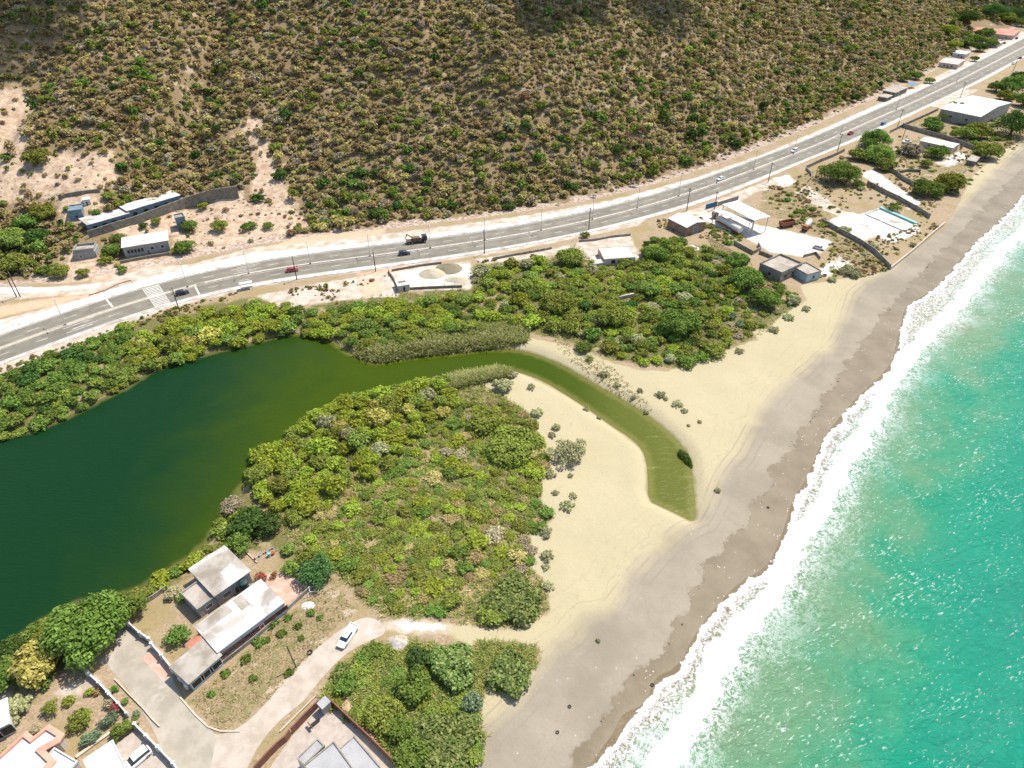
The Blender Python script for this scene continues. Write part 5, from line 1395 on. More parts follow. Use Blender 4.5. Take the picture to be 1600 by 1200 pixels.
# ruined block house
A, B, C = P3([(1221, 428), (1253, 413), (1201, 407)], 3.4)
building('flat_ruin', 'abandoned block house with a dusty flat roof and high rim at the beach edge', 'house', A, B, C, 3.2, 'wall_block', 'roof_dust', over=.1, parapet=.7, pmat='wall_block', windows=[('front', .25, 1, 1.3, 1.2, 'wall_block', 'dark'), ('front', .6, 1, 1.3, 1.2, 'wall_block', 'dark'), ('left', .5, 1, 1.3, 1.2, 'wall_block', 'dark')], doors=[('front', .85, .9, 2, 'dark')])
A, B, C = P3([(1262, 429), (1284, 423), (1243, 414)], 3.2)
building('flat_ruin_wing', 'lower wing with a pale aqua wall at the beach end of the abandoned block house', 'house', A, B, C, 2.7, 'wall_aqua', 'roof_dust', over=.05, parapet=.4, pmat='wall_block', windows=[('front', .5, .9, 1.2, 1.1, 'wall_aqua', 'dark')])
wall('broken block wall behind the beach scrub by the white yard', [(1147, 382), (1160, 389), (1176, 398), (1188, 391), (1184, 384)], 1.6, .3, 'wall_block', name='ruined_wall')
wall('ruined wall fragment next to the abandoned block house', [(1186, 396), (1206, 404)], 1.4, .4, 'wall_block', name='ruined_wall')
wall('low ruined wall behind the abandoned block house', [(1255, 402), (1274, 397), (1281, 405)], 1.1, .3, 'wall_block', name='ruined_wall')
G1 = 'boundary walls of the beach plots'
wall('mossy boundary wall between the white yard and the pool plot', [(1283, 348), (1313, 364), (1344, 381), (1366, 396), (1390, 421)], 1.9, .25, 'wall_block', group=G1)
wall('low pale sea wall of the pool plot facing the beach', [(1391, 421), (1420, 398), (1450, 372), (1475, 351)], 1.2, .4, 'wall_cream', group=G1)
wall('long grey boundary wall on the road side of the empty pool', [(1451, 341), (1430, 328), (1403, 313), (1380, 302), (1355, 289)], 2.0, .25, 'wall_block', group=G1, posts=9)
wall('grey wavy boundary wall between the sandy driveway and the shrub plot', [(1350, 247), (1370, 257), (1386, 266), (1400, 273), (1407, 280), (1420, 287), (1437, 296)], 2.0, .25, 'wall_block', group=G1, posts=8)
wall('grey roadside wall in front of the spreading green tree', [(1259, 264), (1280, 254), (1300, 246), (1319, 237)], 1.7, .25, 'wall_block', group=G1)
wall('crooked wall end by the drain beside the highway', [(1259, 265), (1266, 272), (1268, 278), (1262, 285)], 1.3, .3, 'wall_block', group=G1)
wall('tall grey wall behind the white roofed cottage', [(1410, 199), (1430, 205), (1451, 211), (1475, 217), (1500, 226), (1523, 235)], 2.2, .25, 'wall_block', group=G1, posts=9)
wall('roadside wall beyond the tall cluster of trees', [(1390, 208), (1410, 198), (1430, 189), (1448, 181), (1465, 173)], 1.6, .25, 'wall_block', group=G1)
wall('small dark ruined wall in the shrub plot', [(1404, 271), (1418, 268), (1438, 269), (1437, 273)], 1.3, .4, 'wall_stone', name='ruined_wall')
# empty pool
P = [GP(x, y) for x, y in [(1375, 326), (1432, 351), (1412, 361), (1352, 335)]]
c = np.mean(P, 0); root = empty('empty_pool', (*c, LAND)); tag(root, 'empty swimming pool with a bleached floor and a teal rim', 'swimming pool')
Pl = [tuple(p - c) for p in P]; MB().prism(Pl, -.2, .06).build('pool_floor', M['slab'], root)
for i in range(4):
    a, b = np.array(Pl[i]), np.array(Pl[(i + 1) % 4]); w = MB().wallrun([a, b], [-.2, -.2], 1.0 if i == 0 else .6, 1.5 if i == 0 else .8).build('pool_wall', M['poolteal'] if i == 0 else M['slab'], root)
A, B, C = P3([(1489, 231), (1499, 225), (1443, 217)], 3.0)
building('cottage', 'white sheet roofed cottage with a red patch on its roof by the tall grey wall', 'cottage', A, B, C, 2.9, 'wall_cream', 'zinc', over=.3, gable='y', gh=.5, windows=[('front', .5, 1, 1.1, 1.1), ('left', .3, 1, 1.2, 1.1), ('left', .7, 1, 1.2, 1.1)], doors=[('left', .5, .9, 2)])
A, B, C = P3([(1524.5, 253), (1532, 245), (1516, 245)], 2.2)
building('beach_hut', 'small dark beach hut at the end of the white pad', 'hut', A, B, C, 2.2, 'wall_stone', 'roof_dust', over=.2, doors=[('front', .5, .8, 1.8, 'dark')], windows=[('left', .5, 1, .7, .7, 'wood', 'dark')])
A, B, C = P3([(1533, 180), (1581, 158), (1506, 153)], 7.0)
building('big_warehouse', 'big warehouse with a wide pale gabled roof near the far beach', 'warehouse', A, B, C, 6.0, 'wall_grey', 'zinc', over=.3, gable='y', gh=1.6, windows=[('front', .25, 3, 2.4, 1.4), ('front', .6, 3, 2.4, 1.4), ('left', .3, 2.5, 2, 1.4), ('left', .7, 2.5, 2, 1.4)], doors=[('front', .82, 3.4, 3.8, 'wall_grey')])
# far roadside houses
def far(name, label, A_, B_, C_, h, wl, rf, **k):
    p = [g1(*q) for q in (A_, B_)]; h0 = h
    a = GP(*A_, p[0][2] + h0); b = GP(*B_, p[0][2] + h0); c = GP(*C_, p[0][2] + h0)
    return building(name, label, 'house', a, b, c, h0, wl, rf, z0=zat(*a) - .1, base=3, **k)
far('bungalow', 'pink roofed bungalow on the bank above the far road', (1497, 101), (1508, 94), (1474, 93.5), 3.2, 'wall_cream', 'pinkroof', over=.3, gable='y', gh=.8, windows=[('left', .3, 1, 1.4, 1.2), ('left', .7, 1, 1.4, 1.2)], doors=[('left', .5, 1, 2)])
far('bungalow', 'small bright white roofed building behind the pink roofed bungalow', (1509, 85), (1516, 81), (1495, 79), 3.0, 'wall_white', 'roof_bright', over=.2, windows=[('left', .5, 1, 1.4, 1.2)], doors=[('left', .25, 1, 2)])
far('bar_shack', 'long pale roofed roadside shack next to the blue tarpaulin', (1399, 145), (1418, 137), (1386, 139), 3.0, 'wall_stone', 'roof_dust', over=.2, windows=[('front', .5, 1, 1.6, 1.2, 'wood', 'dark')], doors=[('front', .25, 1, 2)])
far('bar_shack', 'tiny flat roofed roadside hut left of the long pale shack', (1386, 153), (1395, 149), (1376, 149), 2.4, 'wall_stone', 'roof_dust', over=.2, windows=[('front', .5, 1, .8, .8, 'wood', 'dark')])
q = g1(1424, 137); MB().add([(-2.6, -1.8, 2.6), (2.6, -1.8, 2.5), (2.6, 1.8, 2.9), (-2.6, 1.8, 3.0), (0, 0, 3.5), (-2.6, -1.8, 2.5), (2.6, -1.8, 2.4), (2.6, 1.8, 2.8), (-2.6, 1.8, 2.9)], [(0, 1, 4), (1, 2, 4), (2, 3, 4), (3, 0, 4), (5, 8, 7, 6), (0, 5, 6, 1), (1, 6, 7, 2), (2, 7, 8, 3), (3, 8, 5, 0)]).build('canvas', M['bluetarp'], tag(empty('tarpaulin_canopy', (q[0], q[1], q[2] - .3), .4), 'bright blue tarpaulin canopy at the far roadside shack', 'canopy'))
for sx in (-2.4, 2.4):
    for sy in (-1.6, 1.6): MB().tube((sx, sy, -.3), (sx, sy, 2.5), .05, n=6).build('pole', M['steel'], bpy.data.objects['tarpaulin_canopy'])
for i, (a, b, c, lb) in enumerate([((1536, 46), (1543, 40), (1526, 38), 'red roofed house half hidden by the far roadside trees'), ((1557, 52), (1565, 45), (1541, 39), 'long faded red roofed house in the far roadside row'),
                                   ((1584, 56), (1594, 48), (1566, 42), 'red roofed house at the far end of the roadside row'), ((1559, 69), (1568, 65), (1549, 63.5), 'white canopy roofed stall by the far parked cars')]):
    far('roadside_shop' if i < 3 else 'market_stall', lb, a, b, c, 3.2 if i < 3 else 2.6, 'wall_cream', 'redroof' if i < 3 else 'roof_bright', over=.3, gable='y' if i < 3 else None, gh=1.0, windows=[('front', .5, 1, 1.2, 1.1), ('left', .3, 1, 1.2, 1.1), ('left', .7, 1, 1.2, 1.1)])
wall('long diagonal stone wall on the slope above the far roadside houses', [(1388, 128), (1405, 118), (1432, 101), (1455, 86), (1474, 71)], 1.8, .5, 'wall_stone', onhill=True)
wall('low roadside wall in front of the far red roofed row', [(1535, 79), (1552, 71), (1570, 61), (1582, 54)], 1.2, .3, 'wall_stone', onhill=True)

# ---- vehicles
road_car(285, 460, 'black', 'suv', 'black car beside the zebra crossing on the lagoon side of the road')
road_car(457, 424, 'red', 'sedan', 'red car on the lagoon side carriageway above the bare yellow lot')
road_car(632, 398, 'black', 'suv', 'black car driving above the fenced gravel yard')
road_car(1126, 281, 'white', 'sedan', 'white car on the hill side carriageway near the gabled shed', rev=True)
road_car(1241, 237, 'white', 'suv', 'white car on the hill side carriageway above the spreading tree', rev=True)
road_car(1329, 210, 'red', 'pickup', 'red pickup on the road near the tall green trees')
road_car(1380, 195, 'blue', 'suv', 'bright blue car just past the tall green trees')
road_car(1583, 100, 'white', 'sedan', 'white car on the far stretch of road below the red roofed row')
road_car(1594, 92, 'grey', 'suv', 'dark grey car ahead of the white car on the far stretch of road')
for (a, b, col, st, lb) in [(1588, 61, 'black', 'suv', 'black car parked by the far red roofed row'), (1585, 57, 'white', 'suv', 'white van parked behind the black car at the far row'), (1569, 68, 'brown', 'sedan', 'brown car parked in front of the far market stall')]:
    x, y = GP(a, b); car(x, y, zat(x, y) + .03, road_ang(road_s(a, b)) + .3, col, st, lb, 'cars parked by the far houses')
a, b = GP(535, 1009), GP(552, 984); an = math.atan2(*(b - a)[::-1]); m = (a + b) / 2
car(m[0], m[1], LAND + .025, an + math.pi, 'white', 'pickup', 'white pickup parked on the dirt track beside the thicket')
a, b = GP(200, 1195, LAND + 1), GP(225, 1174, LAND + 1); an = math.atan2(*(b - a)[::-1]); m = (a + b) / 2
car(m[0], m[1], LAND + .04, an + math.pi, 'white', 'suv', 'white hatchback parked on the paved driveway')
x, y = GP(1416, 223); car(x, y, LAND + .02, .3, 'white', 'pickup', 'white pickup parked in the bare yard behind the tall trees')
x, y = GP(1279, 389); car(x, y, LAND + .02, -.7, 'cream', 'sedan', 'derelict pale car left at the seaward edge of the white yard')
# lorry with a crane arm on the highway
s = road_s(651, 379); o_ = road_off(651, 379); q = road_xy(s, o_)
root = empty('crane_lorry', (*q, LAND + .055), road_ang(s)); tag(root, 'dark lorry carrying a brown crane arm along the hill side of the road', 'lorry')
MB().box(-4, -.9, .7, 4, .9, 1.0).build('chassis', M['dark'], root)
c_ = MB().box(2.2, -1.15, 1.01, 4.1, 1.15, 2.7).build('cab', M['p_black'], root); MB().box(4.102, -1, 1.8, 4.14, 1, 2.5).build('windscreen', M['glass'], c_)
MB().box(-4, -1.2, 1.01, 2.0, 1.2, 1.35).build('bed', M['wood'], root)
b_ = MB().box(-1.6, -1.0, 1.36, 1.4, 1.0, 2.3).tube((-1.5, 0, 2.2), (-3.6, 0, 3.9), .28, .2).tube((-3.6, 0, 3.9), (-4.2, 0, 1.9), .2, .18).build('crane_arm', M['wood'], root)
wheelset(root, (-3, -1.8, 3), .95)
# tanker trailer in the yard
a, b = GP(1121, 340, LAND + 2), GP(1157, 361, LAND + 2); an = math.atan2(*(b - a)[::-1]); Lx = float(np.linalg.norm(b - a)); m = (a + b) / 2
root = empty('tanker_trailer', (*m, LAND), an); tag(root, 'long pale tanker trailer with a rusty red chassis beside the open warehouse', 'tanker')
MB().tube((-Lx / 2 + 1.2, 0, 2.3), (Lx / 2, 0, 2.3), 1.2, n=18).build('tank_body', M['p_cream'], root); MB().box(-Lx / 2, -.9, .8, Lx / 2, .9, 1.12).box(-Lx / 2 + 1, -1.0, 1.122, Lx / 2, 1.0, 1.4).build('chassis', M['rust'], root)
for i in range(3): MB().tube((-Lx / 4 + i * Lx / 4, 0, 3.45), (-Lx / 4 + i * Lx / 4, 0, 3.65), .3, n=12).build('hatch', M['steel'], root)
wheelset(root, (Lx / 2 - 1.2, Lx / 2 - 2.5, Lx / 2 - 3.8), .95)
x, y = GP(1119, 342); root = empty('tractor_cab', (x, y, LAND), an + math.pi); tag(root, 'stripped lorry cab parked in front of the pale tanker trailer', 'lorry')
MB().box(-2.5, -.8, .6, 2, .8, .95).build('chassis', M['rust'], root); c_ = MB().box(.2, -1.1, .96, 2.1, 1.1, 2.6).build('cab', M['p_brown'], root); MB().box(2.103, -.95, 1.7, 2.13, .95, 2.4).build('windscreen', M['glass'], c_); wheelset(root, (-1.6, 1.3), .9)
# dump body and mixer drum
x, y = GP(1228, 354); root = empty('dump_lorry', (x, y, LAND), .35); tag(root, 'rusty orange tipper body standing on the white yard', 'tipper lorry')
mb = MB(); mb.box(-3, -1.3, 1.0, 3, 1.3, 1.2).box(-3, -1.3, 1.203, -2.85, 1.3, 2.5).box(2.85, -1.3, 1.203, 3, 1.3, 2.9).box(-2.85, -1.3, 1.203, 2.85, -1.18, 2.5).box(-2.85, 1.18, 1.203, 2.85, 1.3, 2.5); mb.build('tipper_body', M['rust'], root)
MB().box(-3, -.7, .6, 3.5, .7, .98).build('chassis', M['dark'], root); wheelset(root, (-2, -.8, 2.4), .95)
x, y = GP(1261, 357); root = empty('mixer_lorry', (x, y, LAND), .9); tag(root, 'old pale concrete mixer drum lorry with an orange frame in the scrub', 'mixer lorry')
MB().tube((-2.2, 0, 1.9), (0, 0, 2.5), .8, 1.35, 16).tube((0, 0, 2.5), (2.0, 0, 3.0), 1.35, .7, 16).build('drum', M['p_cream'], root); MB().box(-3.4, -.9, .7, 2.6, .9, 1.05).build('chassis', M['rust'], root)
MB().box(-4.2, -1.1, 1.06, -2.5, 1.1, 2.6).build('cab', M['rust'], root); wheelset(root, (-3, 1.0, 2.1), .95)

# ---- poles and lamps
for px, py, hh, lb, ar in [(281, 487, 9, 'leaning timber utility pole on the stony verge by the black car', 1), (464, 437, 9, 'utility pole beside the red car', 1), (587, 424, 8.5, 'slim utility pole between the red car and the gravel yard', 1),
                           (757, 396, 9.5, 'utility pole on the pavement west of the ruined house', 1), (920, 359, 9.5, 'utility pole by the round roadside bush above the ruined house', 1), (1073, 329, 10, 'tall utility pole with two crossarms by the gabled shed', 2),
                           (1116, 327, 8, 'utility pole behind the blue fence panel', 1), (1200, 285, 9.5, 'utility pole at the drain above the white warehouse roof', 1), (1308, 238, 9.5, 'utility pole at the wall by the red pickup', 1), (1402, 199, 10, 'tall utility pole at the wall by the blue car', 1),
                           (1410, 217, 6.5, 'short utility pole in the yard beside the parked white pickup', 1), (1500, 153, 9.5, 'utility pole in front of the big pale warehouse', 1), (1583, 111, 9, 'utility pole beside the far white car', 1)]:
    utility_pole(px, py, hh, lb, arms=ar)
utility_pole(26, 464, 10, 'first of two slanting poles on the reddish verge by the gravel lay-by', onhill=True); utility_pole(32, 464, 10, 'second slanting pole of the pair on the reddish verge', onhill=True)
x, y = GP(463, 1043); root = empty('bent_pole', (x, y, LAND)); tag(root, 'lone leaning timber pole in the dry lot by the old tyre', 'pole')
MB().tube((0, 0, -.3), (-.6, .4, 6.2), .13, .1).build('post', M['polewood'], root)
for i, (a, b) in enumerate([(100, 505), (289, 441), (388, 424), (485, 411), (578, 399), (672, 387), (757, 375), (845, 360), (925, 343), (996, 326), (1062, 308), (1125, 289), (1185, 268), (1245, 243), (1318, 212), (1400, 172), (1490, 127)]):
    lamp_post(a, b, 'slim double armed lamp post standing on the road median')
# bus shelter and crash barrier near the crossing
x, y = GP(386, 451); root = empty('bus_shelter', (x, y, LAND), road_ang(road_s(386, 451))); tag(root, 'small open bus shelter frame on the verge above the lagoon trees', 'bus shelter')
for sx in (-2, 2):
    for sy in (-.7, .7): MB().box(sx - .06, sy - .06, 0, sx + .06, sy + .06, 2.3).build('post', M['trim'], root)
MB().box(-2.2, -.9, 2.303, 2.2, .9, 2.42).build('roof', M['zinc'], root); MB().box(-1.8, .25, .4, 1.8, .6, .48).build('bench', M['wood'], root)
P = [GP(*q) for q in [(140, 464), (165, 456), (185, 446), (206, 440)]]
root = empty('crash_barrier', (*P[0], LAND)); tag(root, 'rusty crash barrier curving between the lay-by and the highway', 'barrier')
MB().wallrun([p - P[0] for p in P], [.45] * 4, .32, .1).build('rail', M['rust'], root)
for p in P: MB().box(p[0] - P[0][0] - .08, p[1] - P[0][1] - .2, 0, p[0] - P[0][0] + .08, p[1] - P[0][1] - .07, .8).build('post', M['steel'], root)

# ---- small things
tyre(484, 1020, 'old black tyre lying in the dry lot beside the dirt track'); tyre(890, 1102, 'dark tyre lying on the open sand below the thicket', .24); tyre(871, 1142, 'dark tyre half buried on the sand nearer the waves', .24); tyre(1020, 1066, 'dark tyre washed up at the edge of the surf', .26); tyre(1201, 790, 'dark tyre on the wet sand at the tip of the channel', .24)
def clothes_line():
    a, b = GP(398, 882), GP(432, 862); root = empty('clothes_line', (*a, LAND)); tag(root, 'clothes line hung with small garments across the bare yard', 'clothes line'); d = b - a
    for t in (0, 1): MB().tube((*(d * t), -.1), (*(d * t), 1.9), .05, n=6).build('post', M['steel'], root)
    MB().tube((0, 0, 1.8), (*d, 1.8), .02, n=5).build('line', M['trim'], root)
    rs = np.random.default_rng(5); u = d / np.linalg.norm(d)
    for i, cn in enumerate(['redtrim', 'p_white', 'bluefence', 'p_white', 'redtrim', 'p_grey', 'p_white', 'poolteal', 'redtrim']):
        t = .06 + .1 * i; c = d * t; w = .22; hh = .5 + .3 * rs.random(); n = np.array([-u[1], u[0]]) * .02
        MB().add([(*(c - u * w - n), 1.78), (*(c + u * w - n), 1.78), (*(c + u * w - n), 1.78 - hh), (*(c - u * w - n), 1.78 - hh), (*(c - u * w + n), 1.78), (*(c + u * w + n), 1.78), (*(c + u * w + n), 1.78 - hh), (*(c - u * w + n), 1.78 - hh)], [(0, 1, 2, 3), (7, 6, 5, 4), (0, 3, 7, 4), (1, 5, 6, 2), (0, 4, 5, 1), (3, 2, 6, 7)]).build('garment', M[cn], root)
clothes_line()
x, y = GP(421, 869); o = MB().tube((0, 0, 0), (0, 0, .95), .32, .36, 14).build('barrel', M['poolteal'], None, (x, y, LAND)); tag(o, 'teal plastic barrel at the end of the clothes line', 'barrel')
x, y = GP(427, 866); o = MB().tube((0, 0, 0), (0, 0, .6), .3, .36, 14).build('basin', M['redtrim'], None, (x, y, LAND)); tag(o, 'red plastic tub beside the teal barrel', 'tub')
heap('white_sheeting', 'crumpled white sheet lying in the dry lot by the low grey wall', 'sheet', 482, 946, 1.5, 1.0, .35, M['roof_bright'], seed=3)
x, y = GP(486, 931); root = empty('swing_frame', (x, y, LAND), .5); tag(root, 'white bent tube frame lying by the low grey wall', 'frame')
for a_, b_ in [((-1.6, 0, .05), (0, 0, 1.3)), ((0, 0, 1.3), (1.5, .3, .05)), ((-1.5, 1.2, .05), (.1, 1.3, 1.3)), ((.1, 1.3, 1.3), (1.6, 1.5, .05)), ((0, 0, 1.3), (.1, 1.3, 1.3))]: MB().tube(a_, b_, .05, n=6).build('tube', M['trim'], root)
x, y = GP(493, 1131); root = empty('garden_bench', (x, y, LAND + .04), .8); tag(root, 'dark metal exercise bench in the walled courtyard', 'bench')
MB().box(-.9, -.25, .42, .9, .25, .5).build('seat', M['dark'], root); [MB().box(sx - .05, -.22, 0, sx + .05, .22, .42).build('leg', M['steel'], root) for sx in (-.75, .75)]; MB().box(-.95, -.7, .5, -.88, .7, 1.25).build('frame', M['rust'], root)
heap('rubble_heap', 'pale stony spoil heap at the top of the lower thicket', 'rubble heap', 622, 1008, 2.8, 2.2, 1.3, simple('spoil', (.50, .42, .34, 1), (.38, .31, .24, 1), 1.5, .95, (.7, .64, .58, 1)))
heap('rubble_heap', 'sandy orange spoil heap against the brown courtyard wall', 'rubble heap', 543, 1108, 1.6, 3.0, .8, simple('orange_spoil', (.50, .34, .20, 1), (.42, .28, .16, 1), 1.5, .95), rot=.5)

# ---- single trees and shrubs
tree(132, 975, 70, 'green', 'largest broad green tree on the lagoon bank by the white yard walls', form='canopy', n=3600, hh=.7)
tree(188, 950, 38, 'green', 'leafy green tree joined to the end of the white yard wall', hh=.75)
tree(72, 1000, 34, 'olive', 'olive green tree between the golden tree and the lagoon')
tree(55, 1032, 46, 'gold', 'golden flowering round tree beside the largest green tree', hh=.8)
tree(8, 1048, 36, 'green', 'fresh green tree left of the golden flowering tree'); tree(12, 1010, 24, 'dark', 'small dark green tree at the lagoon edge beyond the golden tree')
tree(276, 990, 23, 'green', 'round clipped green tree beside the red porch roof', hh=.95); tree(372, 845, 25, 'green', 'bright green tree behind the black water tank')
tree(385, 812, 33, 'dark', 'dark spreading tree at the lagoon corner of the lower yards', hh=.9); tree(415, 815, 27, 'dark', 'dark tree in front of the yellowish lagoon thicket'); tree(362, 785, 22, 'beige', 'dry beige tree leaning over the lagoon corner')
tree(450, 858, 13, 'lime', 'light lime tree above the red patio'); tree(455, 884, 17, 'lime', 'glossy lime green tree at the corner of the red patio'); tree(493, 890, 30, 'blueg', 'deep bluish green tree at the end of the red patio')
tree(478, 866, 22, 'olive', 'olive tree behind the bluish green tree')
shrub(24, 1106, 24, 'pale', 'big light shrub beside the low white roofed house', form='wispy', hh=.9, n=1300); shrub(80, 1107, 14, 'olive', 'upright olive shrub on the brown lawn', hh=1.2); shrub(107, 1096, 11, 'yellowgreen', 'small yellowish round shrub by the garden path'); shrub(126, 1124, 20, 'olive', 'largest round clipped shrub on the brown lawn', hh=.85, n=1400)
shrub(171, 1126, 17, 'teal', 'bluish green clipped oval hedge near the red flowering shrub', ry=.6, rot=.7); shrub(141, 1156, 18, 'teal', 'bluish green clipped oval hedge by the cream path wall', ry=.6, rot=.7); shrub(193, 1140, 24, 'lime', 'bright leafy plant bed along the driveway', ry=.5, rot=.75, form='wispy', n=1200)
shrub(181, 1107, 10, 'pink', 'red flowering shrub over the white garden wall'); shrub(170, 1099, 10, 'beige', 'pale flowering shrub beside the red flowering one'); shrub(178, 1077, 8, 'green', 'small green shrub in the street bed nearest the white wall'); shrub(195, 1097, 7, 'green', 'small green shrub in the street bed by the kerb corner'); shrub(141, 1082, 8, 'yellowgreen', 'small yellowish shrub at the garden wall')
shrub(55, 1140, 9, 'beige', 'pale flowering shrub at the coral roof edge'); shrub(8, 1178, 9, 'yellowgreen', 'yellowish plant beside the coral roof corner'); shrub(213, 1117, 8, 'teal', 'bluish green bush at the driveway pier'); shrub(270, 926, 15, 'beige', 'dry beige bush beside the grey annex', form='wispy'); shrub(408, 902, 10, 'pink', 'magenta flowering bush between the two long roofs'); shrub(428, 899, 7, 'pink', 'small magenta bush at the edge of the red patio')
shrub(285, 935, 10, 'green', 'green bush against the wall of the grey annex'); shrub(70, 1068, 14, 'green', 'low green bush under the golden flowering tree', form='wispy'); shrub(150, 1082, 7, 'rust', 'brownish shrub on the white garden wall')
LOT = 'weedy tufts in the dry lot'
for (a, b, r) in [(405, 1003, 11), (440, 990, 9), (466, 978, 8), (418, 1000, 7), (486, 958, 8), (470, 998, 6), (385, 1030, 10), (352, 1052, 9), (452, 1052, 9), (395, 1060, 8), (330, 1085, 7), (500, 965, 6), (360, 1018, 12), (425, 975, 10), (450, 965, 8), (395, 990, 8)]:
    shrub(a, b, r, 'green', 'low green weed clump in the dry lot', LOT, name='weed_clump', cat='weed', form='wispy', hh=.45)
# the lower thicket's large bushes
LT = 'bushes of the lower beach thicket'
tree(706, 1036, 46, 'leather', 'broad dark leaved sea shrub at the top of the lower thicket', LT, hc=2.0, hh=.45, n=2800); tree(798, 1048, 42, 'leather', 'dark leaved sea shrub standing out on the open sand', LT, hc=1.9, hh=.42, n=2600); tree(598, 1112, 34, 'olive', 'greyish olive bush in the middle of the lower thicket', LT, hc=1.7, hh=.45, n=2000); tree(690, 1160, 60, 'leather', 'widest leathery bush in the lower thicket beside the open sand', LT, hc=1.8, hh=.34, n=3600)
tree(736, 1095, 19, 'teal', 'soft bluish green bush at the sand edge of the lower thicket', LT, hh=.6); tree(640, 1180, 34, 'green', 'fresh green bush along the brown courtyard wall', LT, hh=.5); tree(540, 1068, 22, 'green', 'fresh green bush at the dirt track corner of the lower thicket', LT, hh=.55); tree(650, 1070, 34, 'green', 'bright green bush in the heart of the lower thicket', LT, hh=.5)
tree(625, 1140, 26, 'green', 'green bush between the greyish olive bush and the courtyard wall', LT, hh=.5); tree(655, 1025, 22, 'blueg', 'deep green bush next to the stony spoil heap', LT, hh=.6)
# spit: dark big bush by the sand
tree(800, 935, 52, 'leather', 'broad leathery bush at the beach corner of the spit', hc=1.9, hh=.36, n=3200); tree(770, 950, 34, 'olive', 'green bush beside the broad leathery bush on the spit', hc=1.5, hh=.36); tree(800, 690, 52, 'olive', 'largest dark olive thicket tree on the sand side of the spit', hc=2.2, hh=.45, n=3000); tree(760, 655, 34, 'olive', 'olive tree near the pale reeds at the head of the spit', hc=2., hh=.5)
# roadside trees in the east
for a in [(1315, 264, 31, 'green', 'spreading round green tree behind the roadside wall', .7), (1371, 212, 27, 'green', 'tallest tree of the cluster beside the blue car', 1.0), (1376, 236, 25, 'lime', 'bright green tree below the tallest roadside tree', .9), (1384, 254, 18, 'lime', 'small bright tree at the foot of the tall cluster', .8), (1344, 238, 17, 'olive', 'olive tree left of the tall roadside cluster', .8),
          (1427, 231, 18, 'grey', 'greyish brown tree in the bare yard', .85), (1467, 234, 18, 'green', 'round green tree in front of the white roofed cottage', .8), (1448, 253, 12, 'olive', 'small olive tree in the cottage yard', .8), (1342, 285, 11, 'green', 'small green tree at the edge of the sandy driveway', .9), (1404, 236, 6, 'green', 'small bush in the bare yard by the pickup', .8),
          (1450, 289, 24, 'green', 'dense green bush tree at the seaward end of the wavy wall', .75), (1487, 281, 26, 'olive', 'spreading olive tree nearest the far beach', .7), (1465, 304, 10, 'green', 'small round bush on the sand below the spreading olive tree', .8), (1458, 191, 18, 'green', 'dark green tree by the roadside wall before the warehouse', .9), (1480, 178, 14, 'gold', 'yellow tinged tree between the dark tree and the warehouse', .9),
          (1497, 167, 20, 'green', 'bright tree leaning over the warehouse roof', .9), (1588, 188, 34, 'dark', 'tall dark tree at the far edge of the beach plots', 1.1), (1587, 128, 26, 'green', 'bright tree group behind the big warehouse', .8), (1560, 133, 15, 'green', 'small green tree at the warehouse gable', .8), (1530, 200, 22, 'olive', 'olive tree between the cottage and the far dark tree', .7),
          (1545, 232, 24, 'olive', 'low olive tree by the far beach', .6), (1510, 205, 18, 'olive', 'low olive bush behind the cottage wall', .6), (1598, 118, 18, 'dark', 'dark tree at the far bend beside the road', .8), (1572, 147, 14, 'olive', 'small olive tree right of the big warehouse', .8), (1604, 152, 20, 'green', 'green tree at the right end of the warehouse yard', .8), (1397, 322, 12, 'green', 'round green bush beside the empty pool wall', .7)]:
    tree(*a[:5], hh=a[5] * 1.3)
for a in [(1520, 62, 15, 'green', 'green tree in front of the far red roofed row'), (1538, 52, 14, 'green', 'green tree against the first far red roof'), (1508, 66, 13, 'green', 'tree behind the bright white roofed building'), (1545, 66, 14, 'lime', 'light green tree beside the far market stall'), (1490, 70, 12, 'yellowgreen', 'yellowish tree above the pink roofed bungalow'), (1530, 74, 13, 'dark', 'dark tree above the far roadside wall'), (1480, 48, 16, 'yellowgreen', 'yellowish green tree at the top of the diagonal stone wall'), (1585, 25, 22, 'blueg', 'deep green tree behind the far red roofed row'), (1550, 18, 22, 'dark', 'dark tree on the far slope above the red roofs'), (1510, 28, 20, 'dark', 'dark tree on the far slope left of the red roofs'), (1572, 28, 14, 'olive', 'olive tree just above the far red roofs'), (1596, 36, 12, 'green', 'small green tree at the far end of the red roofed row'), (1452, 126, 9, 'olive', 'small olive tree on the bank beside the pink roofed bungalow'), (1430, 118, 12, 'green', 'green tree above the blue tarpaulin'), (1412, 122, 11, 'olive', 'olive tree above the long pale roadside shack'), (1522, 92, 8, 'green', 'small green tree at the road side of the pink roofed bungalow')]:
    tree(*a, zg=True)
